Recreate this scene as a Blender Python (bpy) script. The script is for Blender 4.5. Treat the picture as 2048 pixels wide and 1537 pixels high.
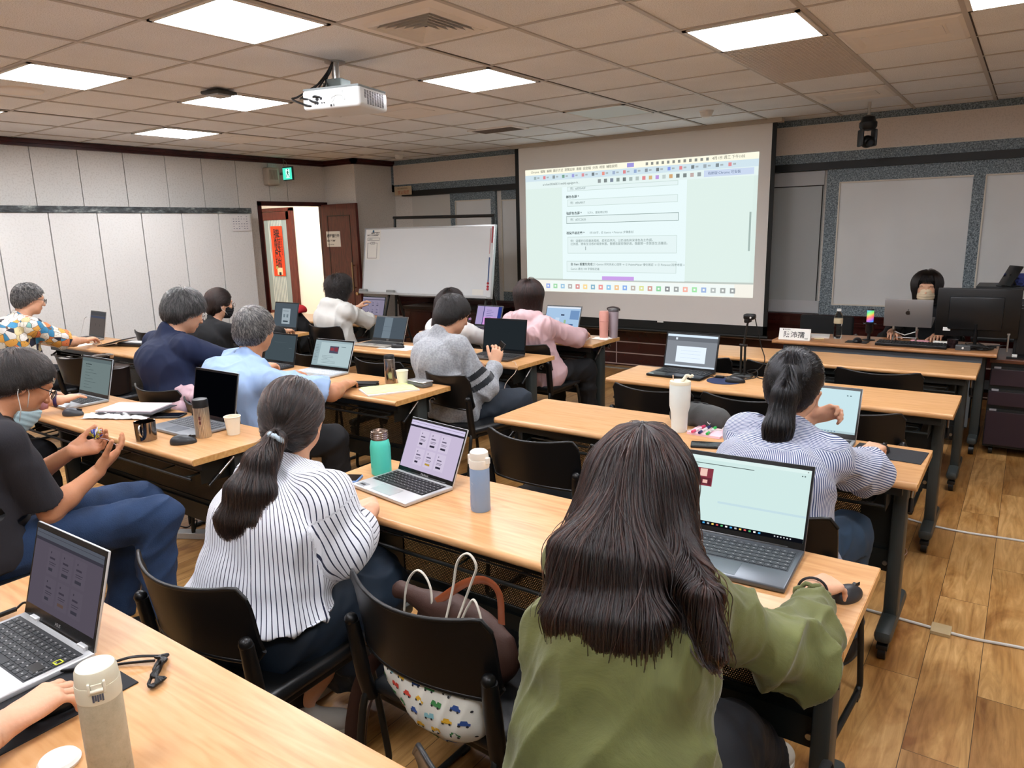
import bpy, bmesh, math, random
import numpy as np
from mathutils import Vector, Matrix, Euler, Quaternion

for o in list(bpy.data.objects):
    bpy.data.objects.remove(o)
SC = bpy.context.scene
COL = SC.collection
PI = math.pi

# ------------------------------------------------------------------ camera, world, exposure
CAM_H = 1.62
cam_data = bpy.data.cameras.new('camera')
cam_data.sensor_fit = 'HORIZONTAL'
cam_data.sensor_width = 36.0
cam_data.lens = 1447.49 / 2048 * 36.0
cam_data.clip_start = 0.02
cam = bpy.data.objects.new('camera', cam_data)
COL.objects.link(cam)
_yaw, _pitch, _roll = 0.619932, 0.209986, -0.0247957
_F = Vector((-math.sin(_yaw) * math.cos(_pitch), math.cos(_yaw) * math.cos(_pitch), -math.sin(_pitch)))
_r = Vector((math.cos(_yaw), math.sin(_yaw), 0))
_u = _r.cross(_F)
_c, _s = math.cos(_roll), math.sin(_roll)
_R, _U = _c * _r + _s * _u, -_s * _r + _c * _u
cam.matrix_world = Matrix(((_R.x, _U.x, -_F.x, 0), (_R.y, _U.y, -_F.y, 0), (_R.z, _U.z, -_F.z, CAM_H), (0, 0, 0, 1)))
SC.camera = cam

SC.view_settings.view_transform = 'Standard'
SC.view_settings.look = 'None'
SC.view_settings.gamma = 1.0
SC.view_settings.use_curve_mapping = False
SC.view_settings.exposure = 0.32
SC.cycles.use_denoising = True
SC.cycles.max_bounces = 7
SC.cycles.diffuse_bounces = 4
SC.cycles.sample_clamp_indirect = 6.0
w = bpy.data.worlds.new('world')
SC.world = w
w.use_nodes = True
w.node_tree.nodes['Background'].inputs[0].default_value = (0.9, 0.92, 1, 1)
w.node_tree.nodes['Background'].inputs[1].default_value = 0.12
PANEL_E = 26.0          # ceiling light panels
HALL_E = 24.0           # corridor lamp

# ------------------------------------------------------------------ materials
_mats = {}


def lin(c):
    if isinstance(c, str):
        c = c.lstrip('#')
        c = [int(c[i:i + 2], 16) / 255 for i in (0, 2, 4)]
    return tuple(x / 12.92 if x <= 0.04045 else ((x + 0.055) / 1.055) ** 2.4 for x in c[:3]) + (1.0,)


def mat(name, col='#808080', rough=0.5, metal=0.0, emit=None, es=1.0, trans=0.0, spec=0.5, coat=0.0, sss=0.0, alpha=1.0, ior=1.45, bump=None, var=None, sheen=0.0):
    """a plain procedural material; bump=(scale, strength), var=(scale, amount) for slight colour variation"""
    if name in _mats:
        return _mats[name]
    m = bpy.data.materials.new(name)
    m.use_nodes = True
    nt = m.node_tree
    b = nt.nodes['Principled BSDF']
    c = lin(col)
    b.inputs['Base Color'].default_value = c
    b.inputs['Roughness'].default_value = rough
    b.inputs['Metallic'].default_value = metal
    b.inputs['Specular IOR Level'].default_value = spec
    b.inputs['IOR'].default_value = ior
    b.inputs['Transmission Weight'].default_value = trans
    b.inputs['Coat Weight'].default_value = coat
    b.inputs['Sheen Weight'].default_value = sheen
    if sss:
        b.inputs['Subsurface Weight'].default_value = sss
        b.inputs['Subsurface Radius'].default_value = (0.012, 0.005, 0.003)
        b.inputs['Subsurface Scale'].default_value = 1.0
    b.inputs['Alpha'].default_value = alpha
    if emit:
        b.inputs['Emission Color'].default_value = lin(emit)
        b.inputs['Emission Strength'].default_value = es
    if bump or var:
        tc = nt.nodes.new('ShaderNodeTexCoord')
    if bump:
        n = nt.nodes.new('ShaderNodeTexNoise')
        n.inputs['Scale'].default_value = bump[0]
        n.inputs['Detail'].default_value = 4
        nt.links.new(tc.outputs['Object'], n.inputs['Vector'])
        bp = nt.nodes.new('ShaderNodeBump')
        bp.inputs['Strength'].default_value = bump[1]
        bp.inputs['Distance'].default_value = 0.01
        nt.links.new(n.outputs['Fac'], bp.inputs['Height'])
        nt.links.new(bp.outputs['Normal'], b.inputs['Normal'])
    if var:
        n = nt.nodes.new('ShaderNodeTexNoise')
        n.inputs['Scale'].default_value = var[0]
        n.inputs['Detail'].default_value = 3
        nt.links.new(tc.outputs['Object'], n.inputs['Vector'])
        r = nt.nodes.new('ShaderNodeValToRGB')
        a = var[1]
        r.color_ramp.elements[0].position = 0.3
        r.color_ramp.elements[1].position = 0.7
        r.color_ramp.elements[0].color = tuple(x * (1 - a) for x in c[:3]) + (1,)
        r.color_ramp.elements[1].color = tuple(min(1, x * (1 + a)) for x in c[:3]) + (1,)
        nt.links.new(n.outputs['Fac'], r.inputs['Fac'])
        nt.links.new(r.outputs['Color'], b.inputs['Base Color'])
    _mats[name] = m
    return m


class NT:
    """tiny node-tree helper"""
    def __init__(s, name, rough=0.5, **kw):
        s.m = mat(name, rough=rough, **kw)
        s.nt = s.m.node_tree
        s.b = s.nt.nodes['Principled BSDF']

    def n(s, kind, **kw):
        nd = s.nt.nodes.new('ShaderNode' + kind)
        for k, v in kw.items():
            if k.startswith('i_'):
                nd.inputs[k[2:].replace('_', ' ')].default_value = v
            else:
                setattr(nd, k, v)
        return nd

    def l(s, a, b):
        s.nt.links.new(a, b)

    def ramp(s, fac, stops, interp='LINEAR'):
        r = s.nt.nodes.new('ShaderNodeValToRGB')
        r.color_ramp.interpolation = interp
        els = r.color_ramp.elements
        while len(els) < len(stops):
            els.new(0.5)
        for e, (p, c) in zip(els, stops):
            e.position = p
            e.color = lin(c) if isinstance(c, str) else tuple(c) + (1,) if len(c) == 3 else c
        s.l(fac, r.inputs['Fac'])
        return r.outputs['Color']

    def math(s, op, a, b=None, c=None):
        nd = s.nt.nodes.new('ShaderNodeMath')
        nd.operation = op
        for i, v in enumerate((a, b, c)):
            if v is None:
                continue
            if isinstance(v, (int, float)):
                nd.inputs[i].default_value = v
            else:
                s.l(v, nd.inputs[i])
        return nd.outputs[0]

    def mix(s, fac, a, b, blend='MIX'):
        nd = s.nt.nodes.new('ShaderNodeMix')
        nd.data_type = 'RGBA'
        nd.blend_type = blend
        for i, v in ((0, fac), (6, a), (7, b)):
            if isinstance(v, (int, float)):
                nd.inputs[i].default_value = v
            elif isinstance(v, str):
                nd.inputs[i].default_value = lin(v)
            elif isinstance(v, tuple):
                nd.inputs[i].default_value = v
            else:
                s.l(v, nd.inputs[i])
        return nd.outputs[2]

    def coords(s, scale=(1, 1, 1), kind='Object', rot=(0, 0, 0)):
        tc = s.nt.nodes.new('ShaderNodeTexCoord')
        mp = s.nt.nodes.new('ShaderNodeMapping')
        mp.inputs['Scale'].default_value = scale
        mp.inputs['Rotation'].default_value = rot
        s.l(tc.outputs[kind], mp.inputs['Vector'])
        return mp.outputs['Vector']

    def bump(s, h, strength=0.2, dist=0.01):
        bp = s.nt.nodes.new('ShaderNodeBump')
        bp.inputs['Strength'].default_value = strength
        bp.inputs['Distance'].default_value = dist
        s.l(h, bp.inputs['Height'])
        s.l(bp.outputs['Normal'], s.b.inputs['Normal'])


# ------------------------------------------------------------------ objects
def props(o, label=None, cat=None, group=None, kind=None):
    if label: o['label'] = label
    if cat: o['category'] = cat
    if group: o['group'] = group
    if kind: o['kind'] = kind
    return o


def thing(name, label, cat, loc=(0, 0, 0), rz=0.0, group=None):
    o = bpy.data.objects.new(name, None)
    o.empty_display_size = 0.05
    COL.objects.link(o)
    o.location = loc
    o.rotation_euler = (0, 0, math.radians(rz))
    return props(o, label, cat, group)


def clone(root, loc, rz=None, label=None, group=None):
    def cp(o, par):
        c = o.copy()
        COL.objects.link(c)
        c.parent = par
        for ch in o.children:
            cp(ch, c)
        return c
    r = cp(root, None)
    r.location = loc
    if rz is not None: r.rotation_euler = (0, 0, math.radians(rz))
    if label: r['label'] = label
    if group: r['group'] = group
    return r


def obj(name, bm, mats, parent=None, loc=None, rot=None, smooth=None):
    """bm: bmesh (freed) or (verts, faces); smooth: None flat, else auto-smooth angle in degrees"""
    me = bpy.data.meshes.new(name)
    if isinstance(bm, tuple):
        me.from_pydata([tuple(v) for v in bm[0]], [], [tuple(int(i) for i in f) for f in bm[1]])
    else:
        bmesh.ops.recalc_face_normals(bm, faces=bm.faces)
        bm.to_mesh(me)
        bm.free()
    for m in (mats if isinstance(mats, (list, tuple)) else [mats]):
        me.materials.append(m)
    if smooth:
        me.polygons.foreach_set('use_smooth', [True] * len(me.polygons))
        if smooth < 180:
            me.set_sharp_from_angle(angle=math.radians(smooth))
    me.update()
    o = bpy.data.objects.new(name, me)
    COL.objects.link(o)
    if parent: o.parent = parent
    if loc: o.location = loc
    if rot: o.rotation_euler = rot
    return o


def B():
    return bmesh.new()


def box(bm, x0, y0, z0, x1, y1, z1, bev=0.0, mi=0, seg=2, M=None):
    r = bmesh.ops.create_cube(bm, size=1.0)
    vs = r['verts']
    sx, sy, sz = x1 - x0, y1 - y0, z1 - z0
    for v in vs:
        v.co = Vector(((x0 + x1) / 2 + v.co.x * sx, (y0 + y1) / 2 + v.co.y * sy, (z0 + z1) / 2 + v.co.z * sz))
    fs = set(f for v in vs for f in v.link_faces)
    if bev > 0:
        es = list(set(e for v in vs for e in v.link_edges))
        rr = bmesh.ops.bevel(bm, geom=es, offset=bev, segments=seg, profile=0.5, affect='EDGES')
        fs = set(f for f in rr['faces']) | set(f for f in fs if f.is_valid)
        vs = list(set(v for f in fs for v in f.verts))
    for f in fs:
        f.material_index = mi
    if M is not None:
        for v in vs:
            v.co = M @ v.co
    return vs


def frame_of(d):
    d = Vector(d).normalized()
    a = Vector((0, 0, 1)) if abs(d.z) < 0.9 else Vector((1, 0, 0))
    u = d.cross(a).normalized()
    return u, d.cross(u).normalized(), d


def ring_skin(bm, rings, close=False, caps=True, mi=0):
    vr = [[bm.verts.new(p) for p in r] for r in rings]
    n = len(vr[0])
    L = len(vr)
    for i in range(L if close else L - 1):
        a, b = vr[i], vr[(i + 1) % L]
        for j in range(n):
            f = bm.faces.new((a[j], a[(j + 1) % n], b[(j + 1) % n], b[j]))
            f.material_index = mi
    if caps and not close:
        for r in (vr[0][::-1], vr[-1]):
            try:
                bm.faces.new(r).material_index = mi
            except ValueError:
                pass
    return vr


def tube(bm, pts, r, n=8, mi=0, close=False, flat=None):
    """round tube along pts; r float or list; flat=(wu, wv) makes a strap-like cross-section"""
    pts = [Vector(p) for p in pts]
    L = len(pts)
    rs = r if isinstance(r, (list, tuple)) else [r] * L
    rings = []
    prev = None
    for i, p in enumerate(pts):
        if close:
            d = pts[(i + 1) % L] - pts[i - 1]
        else:
            d = pts[min(i + 1, L - 1)] - pts[max(i - 1, 0)]
        if d.length < 1e-9: d = Vector((0, 0, 1))
        d.normalize()
        if prev is None:
            u, v, _ = frame_of(d)
        else:
            u = prev - d * prev.dot(d)
            u = u.normalized() if u.length > 1e-6 else frame_of(d)[0]
            v = d.cross(u)
        prev = u
        fu, fv = flat if flat else (1, 1)
        rings.append([p + (u * math.cos(2 * PI * k / n) * fu + v * math.sin(2 * PI * k / n) * fv) * rs[i] for k in range(n)])
    ring_skin(bm, rings, close=close, mi=mi)


def cyl(bm, a, b, r0, r1=None, n=24, mi=0):
    tube(bm, [a, b], [r0, r0 if r1 is None else r1], n=n, mi=mi)


def lathe(bm, prof, n=32, c=(0, 0, 0), mi=0, cap=True):
    """prof: (r, z) list bottom to top"""
    rings = [[(c[0] + max(r, 1e-4) * math.cos(2 * PI * k / n), c[1] + max(r, 1e-4) * math.sin(2 * PI * k / n), c[2] + z) for k in range(n)] for r, z in prof]
    ring_skin(bm, rings, caps=cap, mi=mi)


def quad(bm, p, mi=0):
    f = bm.faces.new([bm.verts.new(q) for q in p])
    f.material_index = mi
    return f


def spline(pts, n=8):
    """Catmull-Rom through pts"""
    P = [Vector(p) for p in pts]
    P = [P[0] * 2 - P[1]] + P + [P[-1] * 2 - P[-2]]
    out = []
    for i in range(1, len(P) - 2):
        for k in range(n):
            t = k / n
            a, b, c, d = P[i - 1:i + 3]
            out.append(0.5 * ((2 * b) + (c - a) * t + (2 * a - 5 * b + 4 * c - d) * t * t + (3 * b - a - 3 * c + d) * t ** 3))
    out.append(P[-2])
    return out


def text(s, size, m, parent, M, name='lettering', align='LEFT', ext=0.0, sx=1.0, line=1.0, bold=0.0):
    cu = bpy.data.curves.new(name, 'FONT')
    cu.body = s
    cu.size = size
    cu.align_x = align
    cu.align_y = 'CENTER'
    cu.extrude = ext
    cu.space_line = line
    cu.offset = bold
    cu.resolution_u = 3
    cu.materials.append(m)
    o = bpy.data.objects.new(name, cu)
    COL.objects.link(o)
    if parent: o.parent = parent
    o.matrix_local = M @ Matrix.Diagonal((sx, 1, 1, 1))
    return o


def frame(o, x, y):
    """matrix with origin o, x axis x, y axis y (text lies in x/y, faces x cross y)"""
    x = Vector(x).normalized()
    y = Vector(y)
    y = (y - x * y.dot(x)).normalized()
    z = x.cross(y)
    return Matrix(((x.x, y.x, z.x, o[0]), (x.y, y.y, z.y, o[1]), (x.z, y.z, z.z, o[2]), (0, 0, 0, 1)))

# ------------------------------------------------------------------ organic surfaces: signed distance + surface nets
V = lambda *a: np.array(a, dtype=np.float64)


def unit(v):
    v = np.asarray(v, float)
    return v / max(np.linalg.norm(v), 1e-9)


def cone(a, b, ra, rb, k=0.02, side=None, sx=1.0, op='u'):
    return ('c', np.asarray(a, float), np.asarray(b, float), ra, rb, None if side is None else unit(side), sx, k, op)


def ell(c, R, r, k=0.02, op='u'):
    """R: rows = axes, r: radii along them"""
    return ('e', np.asarray(c, float), np.asarray(R, float), np.asarray(r, float), k, op)


def cut(p, n, rad, k=0.0):
    """removes what lies on the side of normal n of the plane through p, within rad of p"""
    return ('p', np.asarray(p, float), unit(n), rad, k, 'x')


def pbounds(p, m):
    if p[0] == 'c':
        ext = (np.array([abs(x) for x in (p[5] if p[5] is not None else V(0, 0, 0))]) * (max(p[6], 1) - 1) + 1) * max(p[3], p[4])
        return np.minimum(p[1], p[2]) - ext - m, np.maximum(p[1], p[2]) + ext + m
    if p[0] == 'e':
        ext = np.sqrt(((p[2] * p[3][:, None]) ** 2).sum(0))
        return p[1] - ext - m, p[1] + ext + m
    return p[1] - p[3], p[1] + p[3]


def pdist(p, P):
    if p[0] == 'c':
        _, a, b, ra, rb, side, sx, k, op = p
        q = P - a.astype(np.float32)
        if side is not None and sx != 1.0:
            s = side.astype(np.float32)
            q = q + (1 / sx - 1) * (q @ s)[..., None] * s
        ba = (b - a).astype(np.float32)
        if side is not None and sx != 1.0:
            ba = ba + (1 / sx - 1) * (ba @ s) * s
        h = np.clip((q @ ba) / max(float(ba @ ba), 1e-9), 0, 1)
        return np.sqrt(((q - h[..., None] * ba) ** 2).sum(-1)) - (ra + (rb - ra) * h)
    _, c, R, r, k, op = p
    q = (P - c.astype(np.float32)) @ R.T.astype(np.float32)
    r = r.astype(np.float32)
    k0 = np.sqrt(((q / r) ** 2).sum(-1))
    k1 = np.sqrt(((q / r ** 2) ** 2).sum(-1))
    return np.where(k0 < 1e-4, -r.min(), k0 * (k0 - 1) / np.maximum(k1, 1e-6))


def comb(D, d, k, op):
    if op == 'u':
        if k <= 0: return np.minimum(D, d)
        h = np.maximum(k - np.abs(D - d), 0) / k
        return np.minimum(D, d) - h * h * k * 0.25
    h = np.maximum(k - np.abs(D + d), 0) / max(k, 1e-6)   # subtraction
    return np.maximum(D, -d) + h * h * k * 0.25


def sdf(prims, P):
    D = np.full(P.shape[:-1], 0.4, np.float32)
    for p in prims:
        if p[0] == 'p':
            q = P - p[1].astype(np.float32)
            m = (q ** 2).sum(-1) < p[3] ** 2
            D = np.where(m, np.maximum(D, q @ p[2].astype(np.float32)), D)
        else:
            D = comb(D, pdist(p, P), p[-2], p[-1])
    return D


def nets(prims, lo, hi, h):
    """surface nets of the field inside [lo, hi]; returns (verts, quads)"""
    lo = np.asarray(lo, float)
    n = np.maximum(np.ceil((np.asarray(hi) - lo) / h).astype(int) + 1, 3)
    D = np.full(n, 0.4, np.float32)
    ax = [(lo[i] + np.arange(n[i]) * h).astype(np.float32) for i in range(3)]
    for p in prims:
        k = p[-2] if p[0] != 'p' else 0
        b0, b1 = pbounds(p, k + 2.5 * h)
        i0 = np.maximum(np.floor((b0 - lo) / h).astype(int), 0)
        i1 = np.minimum(np.ceil((b1 - lo) / h).astype(int) + 1, n)
        if (i1 <= i0).any(): continue
        sl = tuple(slice(i0[i], i1[i]) for i in range(3))
        P = np.stack(np.meshgrid(*[ax[i][sl[i]] for i in range(3)], indexing='ij'), -1)
        if p[0] == 'p':
            q = P - p[1].astype(np.float32)
            m = (q ** 2).sum(-1) < p[3] ** 2
            D[sl] = np.where(m, np.maximum(D[sl], q @ p[2].astype(np.float32)), D[sl])
        else:
            D[sl] = comb(D[sl], pdist(p, P), k, p[-1])
    S = D < 0
    c = np.zeros(n - 1, np.int8)
    for dx in (0, 1):
        for dy in (0, 1):
            for dz in (0, 1):
                c += S[dx:n[0] - 1 + dx, dy:n[1] - 1 + dy, dz:n[2] - 1 + dz]
    act = (c > 0) & (c < 8)
    idx = np.full(n - 1, -1, np.int64)
    I = np.argwhere(act)
    idx[act] = np.arange(len(I))
    acc = np.zeros((len(I), 3))
    cnt = np.zeros(len(I))
    corners = [(a, b, c_) for a in (0, 1) for b in (0, 1) for c_ in (0, 1)]
    for a in corners:
        for axis in range(3):
            if a[axis] == 1: continue
            b = list(a); b[axis] = 1
            da = D[I[:, 0] + a[0], I[:, 1] + a[1], I[:, 2] + a[2]]
            db = D[I[:, 0] + b[0], I[:, 1] + b[1], I[:, 2] + b[2]]
            m = (da < 0) != (db < 0)
            t = np.where(m, da / np.where(m, da - db, 1), 0)
            pt = np.tile(np.array(a, float), (len(I), 1))
            pt[:, axis] = t
            acc[m] += pt[m]
            cnt[m] += 1
    verts = lo + (I + acc / cnt[:, None]) * h
    quads = []
    for axis in range(3):
        o1, o2 = [(1, 2), (2, 0), (0, 1)][axis]
        s0 = [slice(None)] * 3; s1 = [slice(None)] * 3
        s0[axis] = slice(0, -1); s1[axis] = slice(1, None)
        a = S[tuple(s0)]; b = S[tuple(s1)]
        E = np.argwhere(a != b)
        ok = (E[:, o1] > 0) & (E[:, o2] > 0) & (E[:, o1] < n[o1] - 1) & (E[:, o2] < n[o2] - 1)
        E = E[ok]
        flip = a[E[:, 0], E[:, 1], E[:, 2]]
        def g(d1, d2):
            q = E.copy(); q[:, o1] -= d1; q[:, o2] -= d2
            return idx[q[:, 0], q[:, 1], q[:, 2]]
        Q = np.stack([g(1, 1), g(0, 1), g(0, 0), g(1, 0)], 1)
        Q[~flip] = Q[~flip][:, ::-1]
        quads.append(Q)
    Q = np.concatenate(quads)
    return verts, Q[(Q >= 0).all(1)]


def bounds(prims, m=0.02):
    bs = [pbounds(p, p[-2] * 0.3 + m) for p in prims if p[0] != 'p' and p[-1] == 'u']
    return np.min([b[0] for b in bs], 0), np.max([b[1] for b in bs], 0)


def vnoise(P, s=1.0, seed=0):
    q = np.asarray(P, float) * s + seed * 17.31
    i = np.floor(q).astype(np.int64)
    f = q - i
    f = f * f * (3 - 2 * f)
    def hsh(x, y, z):
        n = (x * 73856093) ^ (y * 19349663) ^ (z * 83492791) ^ (seed * 2654435)
        n = (n ^ (n >> 13)) * 1274126177
        return ((n ^ (n >> 16)) & 0xffff) / 32767.5 - 1
    r = 0
    for dx in (0, 1):
        for dy in (0, 1):
            for dz in (0, 1):
                wgt = (f[..., 0] if dx else 1 - f[..., 0]) * (f[..., 1] if dy else 1 - f[..., 1]) * (f[..., 2] if dz else 1 - f[..., 2])
                r = r + wgt * hsh(i[..., 0] + dx, i[..., 1] + dy, i[..., 2] + dz)
    return r


def vnormals(v, q):
    n = np.cross(v[q[:, 2]] - v[q[:, 0]], v[q[:, 3]] - v[q[:, 1]])
    out = np.zeros_like(v)
    for i in range(4):
        np.add.at(out, q[:, i], n)
    return out / np.maximum(np.linalg.norm(out, axis=1, keepdims=True), 1e-9)


def relax(v, q, it=1, f=0.5):
    for _ in range(it):
        acc = np.zeros_like(v); cnt = np.zeros(len(v))
        for a, b in ((0, 1), (1, 2), (2, 3), (3, 0)):
            np.add.at(acc, q[:, a], v[q[:, b]]); np.add.at(cnt, q[:, a], 1)
            np.add.at(acc, q[:, b], v[q[:, a]]); np.add.at(cnt, q[:, b], 1)
        v = v + (acc / np.maximum(cnt, 1)[:, None] - v) * f
    return v


def npobj(name, v, q, m, parent, org, attrs=None):
    me = bpy.data.meshes.new(name)
    me.vertices.add(len(v))
    me.vertices.foreach_set('co', (v - org).astype(np.float32).ravel())
    me.loops.add(len(q) * 4)
    me.loops.foreach_set('vertex_index', q.astype(np.int32).ravel())
    me.polygons.add(len(q))
    me.polygons.foreach_set('loop_start', np.arange(0, len(q) * 4, 4, dtype=np.int32))
    me.polygons.foreach_set('loop_total', np.full(len(q), 4, np.int32))
    me.update(calc_edges=True)
    me.polygons.foreach_set('use_smooth', np.ones(len(q), bool))
    for m_ in (m if isinstance(m, (list, tuple)) else [m]):
        me.materials.append(m_)
    for k, a in (attrs or {}).items():
        at = me.attributes.new(k, 'FLOAT', 'POINT')
        at.data.foreach_set('value', np.asarray(a, np.float32))
    o = bpy.data.objects.new(name, me)
    COL.objects.link(o)
    o.parent = parent
    return o


def strands(name, prims, vq, m, parent, org, n, length, steps, flow, rad=0.0006, off=(0.0, 0.006), seed=1, mask=None, lift=0.0, jitter=0.25, pull=0.35, zmin=None):
    """hair lying on the surface of a field: starts scattered on the mesh vq and follows flow(P) along the surface"""
    rng = np.random.default_rng(seed)
    v, q = vq
    area = np.linalg.norm(np.cross(v[q[:, 2]] - v[q[:, 0]], v[q[:, 3]] - v[q[:, 1]]), axis=1)
    cen = v[q].mean(1)
    if mask is not None: area = area * mask(cen)
    f = rng.choice(len(q), n, p=area / area.sum())
    a = rng.random((n, 1)); b = rng.random((n, 1))
    Q = q[f]
    P = (v[Q[:, 0]] * (1 - a) * (1 - b) + v[Q[:, 1]] * a * (1 - b) + v[Q[:, 2]] * a * b + v[Q[:, 3]] * (1 - a) * b).astype(np.float32)
    L = length * (0.6 + 0.6 * rng.random(n))
    offs = (off[0] + (off[1] - off[0]) * rng.random(n) ** 1.5)
    jit = rng.normal(0, jitter, (n, 3))
    pts = [P.copy()]
    zj = rng.normal(0, .012, n)
    e = 0.003
    for s in range(steps - 1):
        d0 = sdf(prims, P)
        g = np.stack([sdf(prims, P + V(*[e if i == j else 0 for j in range(3)]).astype(np.float32)) - d0 for i in range(3)], -1)
        g /= np.maximum(np.linalg.norm(g, axis=1, keepdims=True), 1e-6)
        fl = flow(P) + jit * (0.5 + 0.5 * s / steps)
        dn = (fl * g).sum(1, keepdims=True)
        fl = fl - g * np.minimum(dn, 0) - g * np.maximum(dn, 0) * 0.55
        fl /= np.maximum(np.linalg.norm(fl, axis=1, keepdims=True), 1e-6)
        P = P + fl * (L / (steps - 1))[:, None] + g * lift * (s / steps)
        d1 = sdf(prims, P)
        tgt = offs * min(1, (s + 1) / 3)
        push = np.where(d1 < tgt, tgt - d1, np.where(d1 > tgt + 0.004, -(d1 - tgt - 0.004) * pull, 0))
        P = (P + g * push[:, None]).astype(np.float32)
        if zmin is not None:
            P = np.where((P[:, 2] < zmin(P) + zj)[:, None], pts[-1], P)
        pts.append(P.copy())
    pts = np.stack(pts, 1)
    cu = bpy.data.hair_curves.new(name)
    cu.add_curves([steps] * n)
    cu.position_data.foreach_set('vector', (pts - org).astype(np.float32).ravel())
    ra = cu.attributes.get('radius') or cu.attributes.new('radius', 'FLOAT', 'POINT')
    t = np.linspace(0, 1, steps)
    prof = rad * np.where(t < 0.7, 1.0, 1.0 - 0.75 * (t - 0.7) / 0.3)
    ra.data.foreach_set('value', np.tile(prof, n).astype(np.float32))
    cu.materials.append(m)
    o = bpy.data.objects.new(name, cu)
    COL.objects.link(o)
    o.parent = parent
    return o


def hair_mat(name, col, rough=0.35, vary=0.3):
    key = 'hair_' + name
    if key in _mats: return _mats[key]
    m = bpy.data.materials.new(key)
    m.use_nodes = True
    nt = m.node_tree
    for nd in list(nt.nodes): nt.nodes.remove(nd)
    out = nt.nodes.new('ShaderNodeOutputMaterial')
    h = nt.nodes.new('ShaderNodeBsdfHairPrincipled')
    h.parametrization = 'COLOR'
    h.inputs['Roughness'].default_value = rough
    h.inputs['Radial Roughness'].default_value = 0.4
    inf = nt.nodes.new('ShaderNodeHairInfo')
    r = nt.nodes.new('ShaderNodeValToRGB')
    cs = col if isinstance(col, (list, tuple)) else [col, col]
    r.color_ramp.elements[0].color = lin(cs[0])
    r.color_ramp.elements[1].color = lin(cs[1])
    r.color_ramp.elements[0].position = 0.45
    nt.links.new(inf.outputs['Random'], r.inputs['Fac'])
    nt.links.new(r.outputs['Color'], h.inputs['Color'])
    nt.links.new(h.outputs[0], out.inputs['Surface'])
    _mats[key] = m
    return m


# ------------------------------------------------------------------ hands
def hand_prims(Wp, d, n, right, hs=1.0, curl=(25, 30, 15), spread=6, thumb=(0.7, 0.65, 0.25), curls=None, tcurl=15):
    """Wp wrist, d direction of the palm, n palm normal (out of the palm)"""
    d = unit(d); n = unit(np.asarray(n, float) - d * np.dot(n, d))
    t = np.cross(n, d) * (-1 if right else 1)
    P = []
    tips = []
    bases = []
    offs = [0.030, 0.010, -0.011, -0.030]
    fw = [0.088, 0.092, 0.088, 0.080]
    ln = [0.070, 0.078, 0.072, 0.057]
    rd = [0.0090, 0.0092, 0.0086, 0.0078]
    for i in range(4):
        b = Wp + (d * fw[i] + t * offs[i] - n * 0.002) * hs
        m0 = Wp + (d * 0.012 + t * offs[i] * 0.62) * hs
        P.append(cone(m0, b, 0.0135 * hs, 0.0118 * hs, k=0.014 * hs))
        bases.append(b)
        sp = math.radians(spread) * (1.5 - i) / 1.5
        dd = unit(d * math.cos(sp) + t * math.sin(sp))
        cc = curls[i] if curls else curl
        p = b
        ang = 0
        for j, fr in enumerate((0.45, 0.30, 0.25)):
            ang += math.radians(cc[j])
            dv = dd * math.cos(ang) + n * math.sin(ang)
            e = p + dv * ln[i] * fr * hs
            r0 = rd[i] * hs * (1 - 0.07 * j)
            P.append(cone(p, e, r0, r0 * 0.93, k=0.004 * hs))
            p = e
        tips.append(p)
    # palm pads
    R = np.array([t, d, n])
    P.append(ell(Wp + (d * 0.050 + n * 0.004) * hs, R, np.array([0.036, 0.045, 0.013]) * hs, k=0.012 * hs))
    P.append(ell(Wp + (d * 0.035 + t * 0.024 + n * 0.009) * hs, R, np.array([0.016, 0.030, 0.014]) * hs, k=0.012 * hs))
    # thumb
    p = Wp + (d * 0.024 + t * 0.022 + n * 0.006) * hs
    td = unit(t * thumb[0] + d * thumb[1] + n * thumb[2])
    fold = unit(d - t * 0.3 + n * 0.3)
    for j, (l_, r_) in enumerate(((0.044, 0.0125), (0.034, 0.0105), (0.026, 0.0098))):
        e = p + td * l_ * hs
        P.append(cone(p, e, r_ * hs * (1.1 if j == 0 else 1), r_ * 0.93 * hs, k=(0.016 if j == 0 else 0.004) * hs))
        p = e
        td = unit(td + fold * math.tan(math.radians(tcurl)))
    tips.append(p)
    return P, tips, t


def ik(S, T, l1, l2, pole):
    S = np.asarray(S, float); T = np.asarray(T, float)
    d = T - S
    L = np.linalg.norm(d)
    Lc = min(L, (l1 + l2) * 0.995)
    u = d / L
    T2 = S + u * Lc
    a = (l1 * l1 - l2 * l2 + Lc * Lc) / (2 * Lc)
    h = math.sqrt(max(l1 * l1 - a * a, 0))
    pl = unit(np.asarray(pole, float) - u * np.dot(pole, u))
    return S + u * a + pl * h, T2


def head_frame(yaw, pitch, roll=0):
    """yaw deg (0 = +Y, + turns left), pitch deg (+ looks down)"""
    y, p = math.radians(yaw), math.radians(pitch)
    f = V(-math.sin(y) * math.cos(p), math.cos(y) * math.cos(p), -math.sin(p))
    s = V(math.cos(y), math.sin(y), 0)
    u = np.cross(s, f)
    r = math.radians(roll)
    s, u = s * math.cos(r) + u * math.sin(r), u * math.cos(r) - s * math.sin(r)
    return s, f, u


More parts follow.
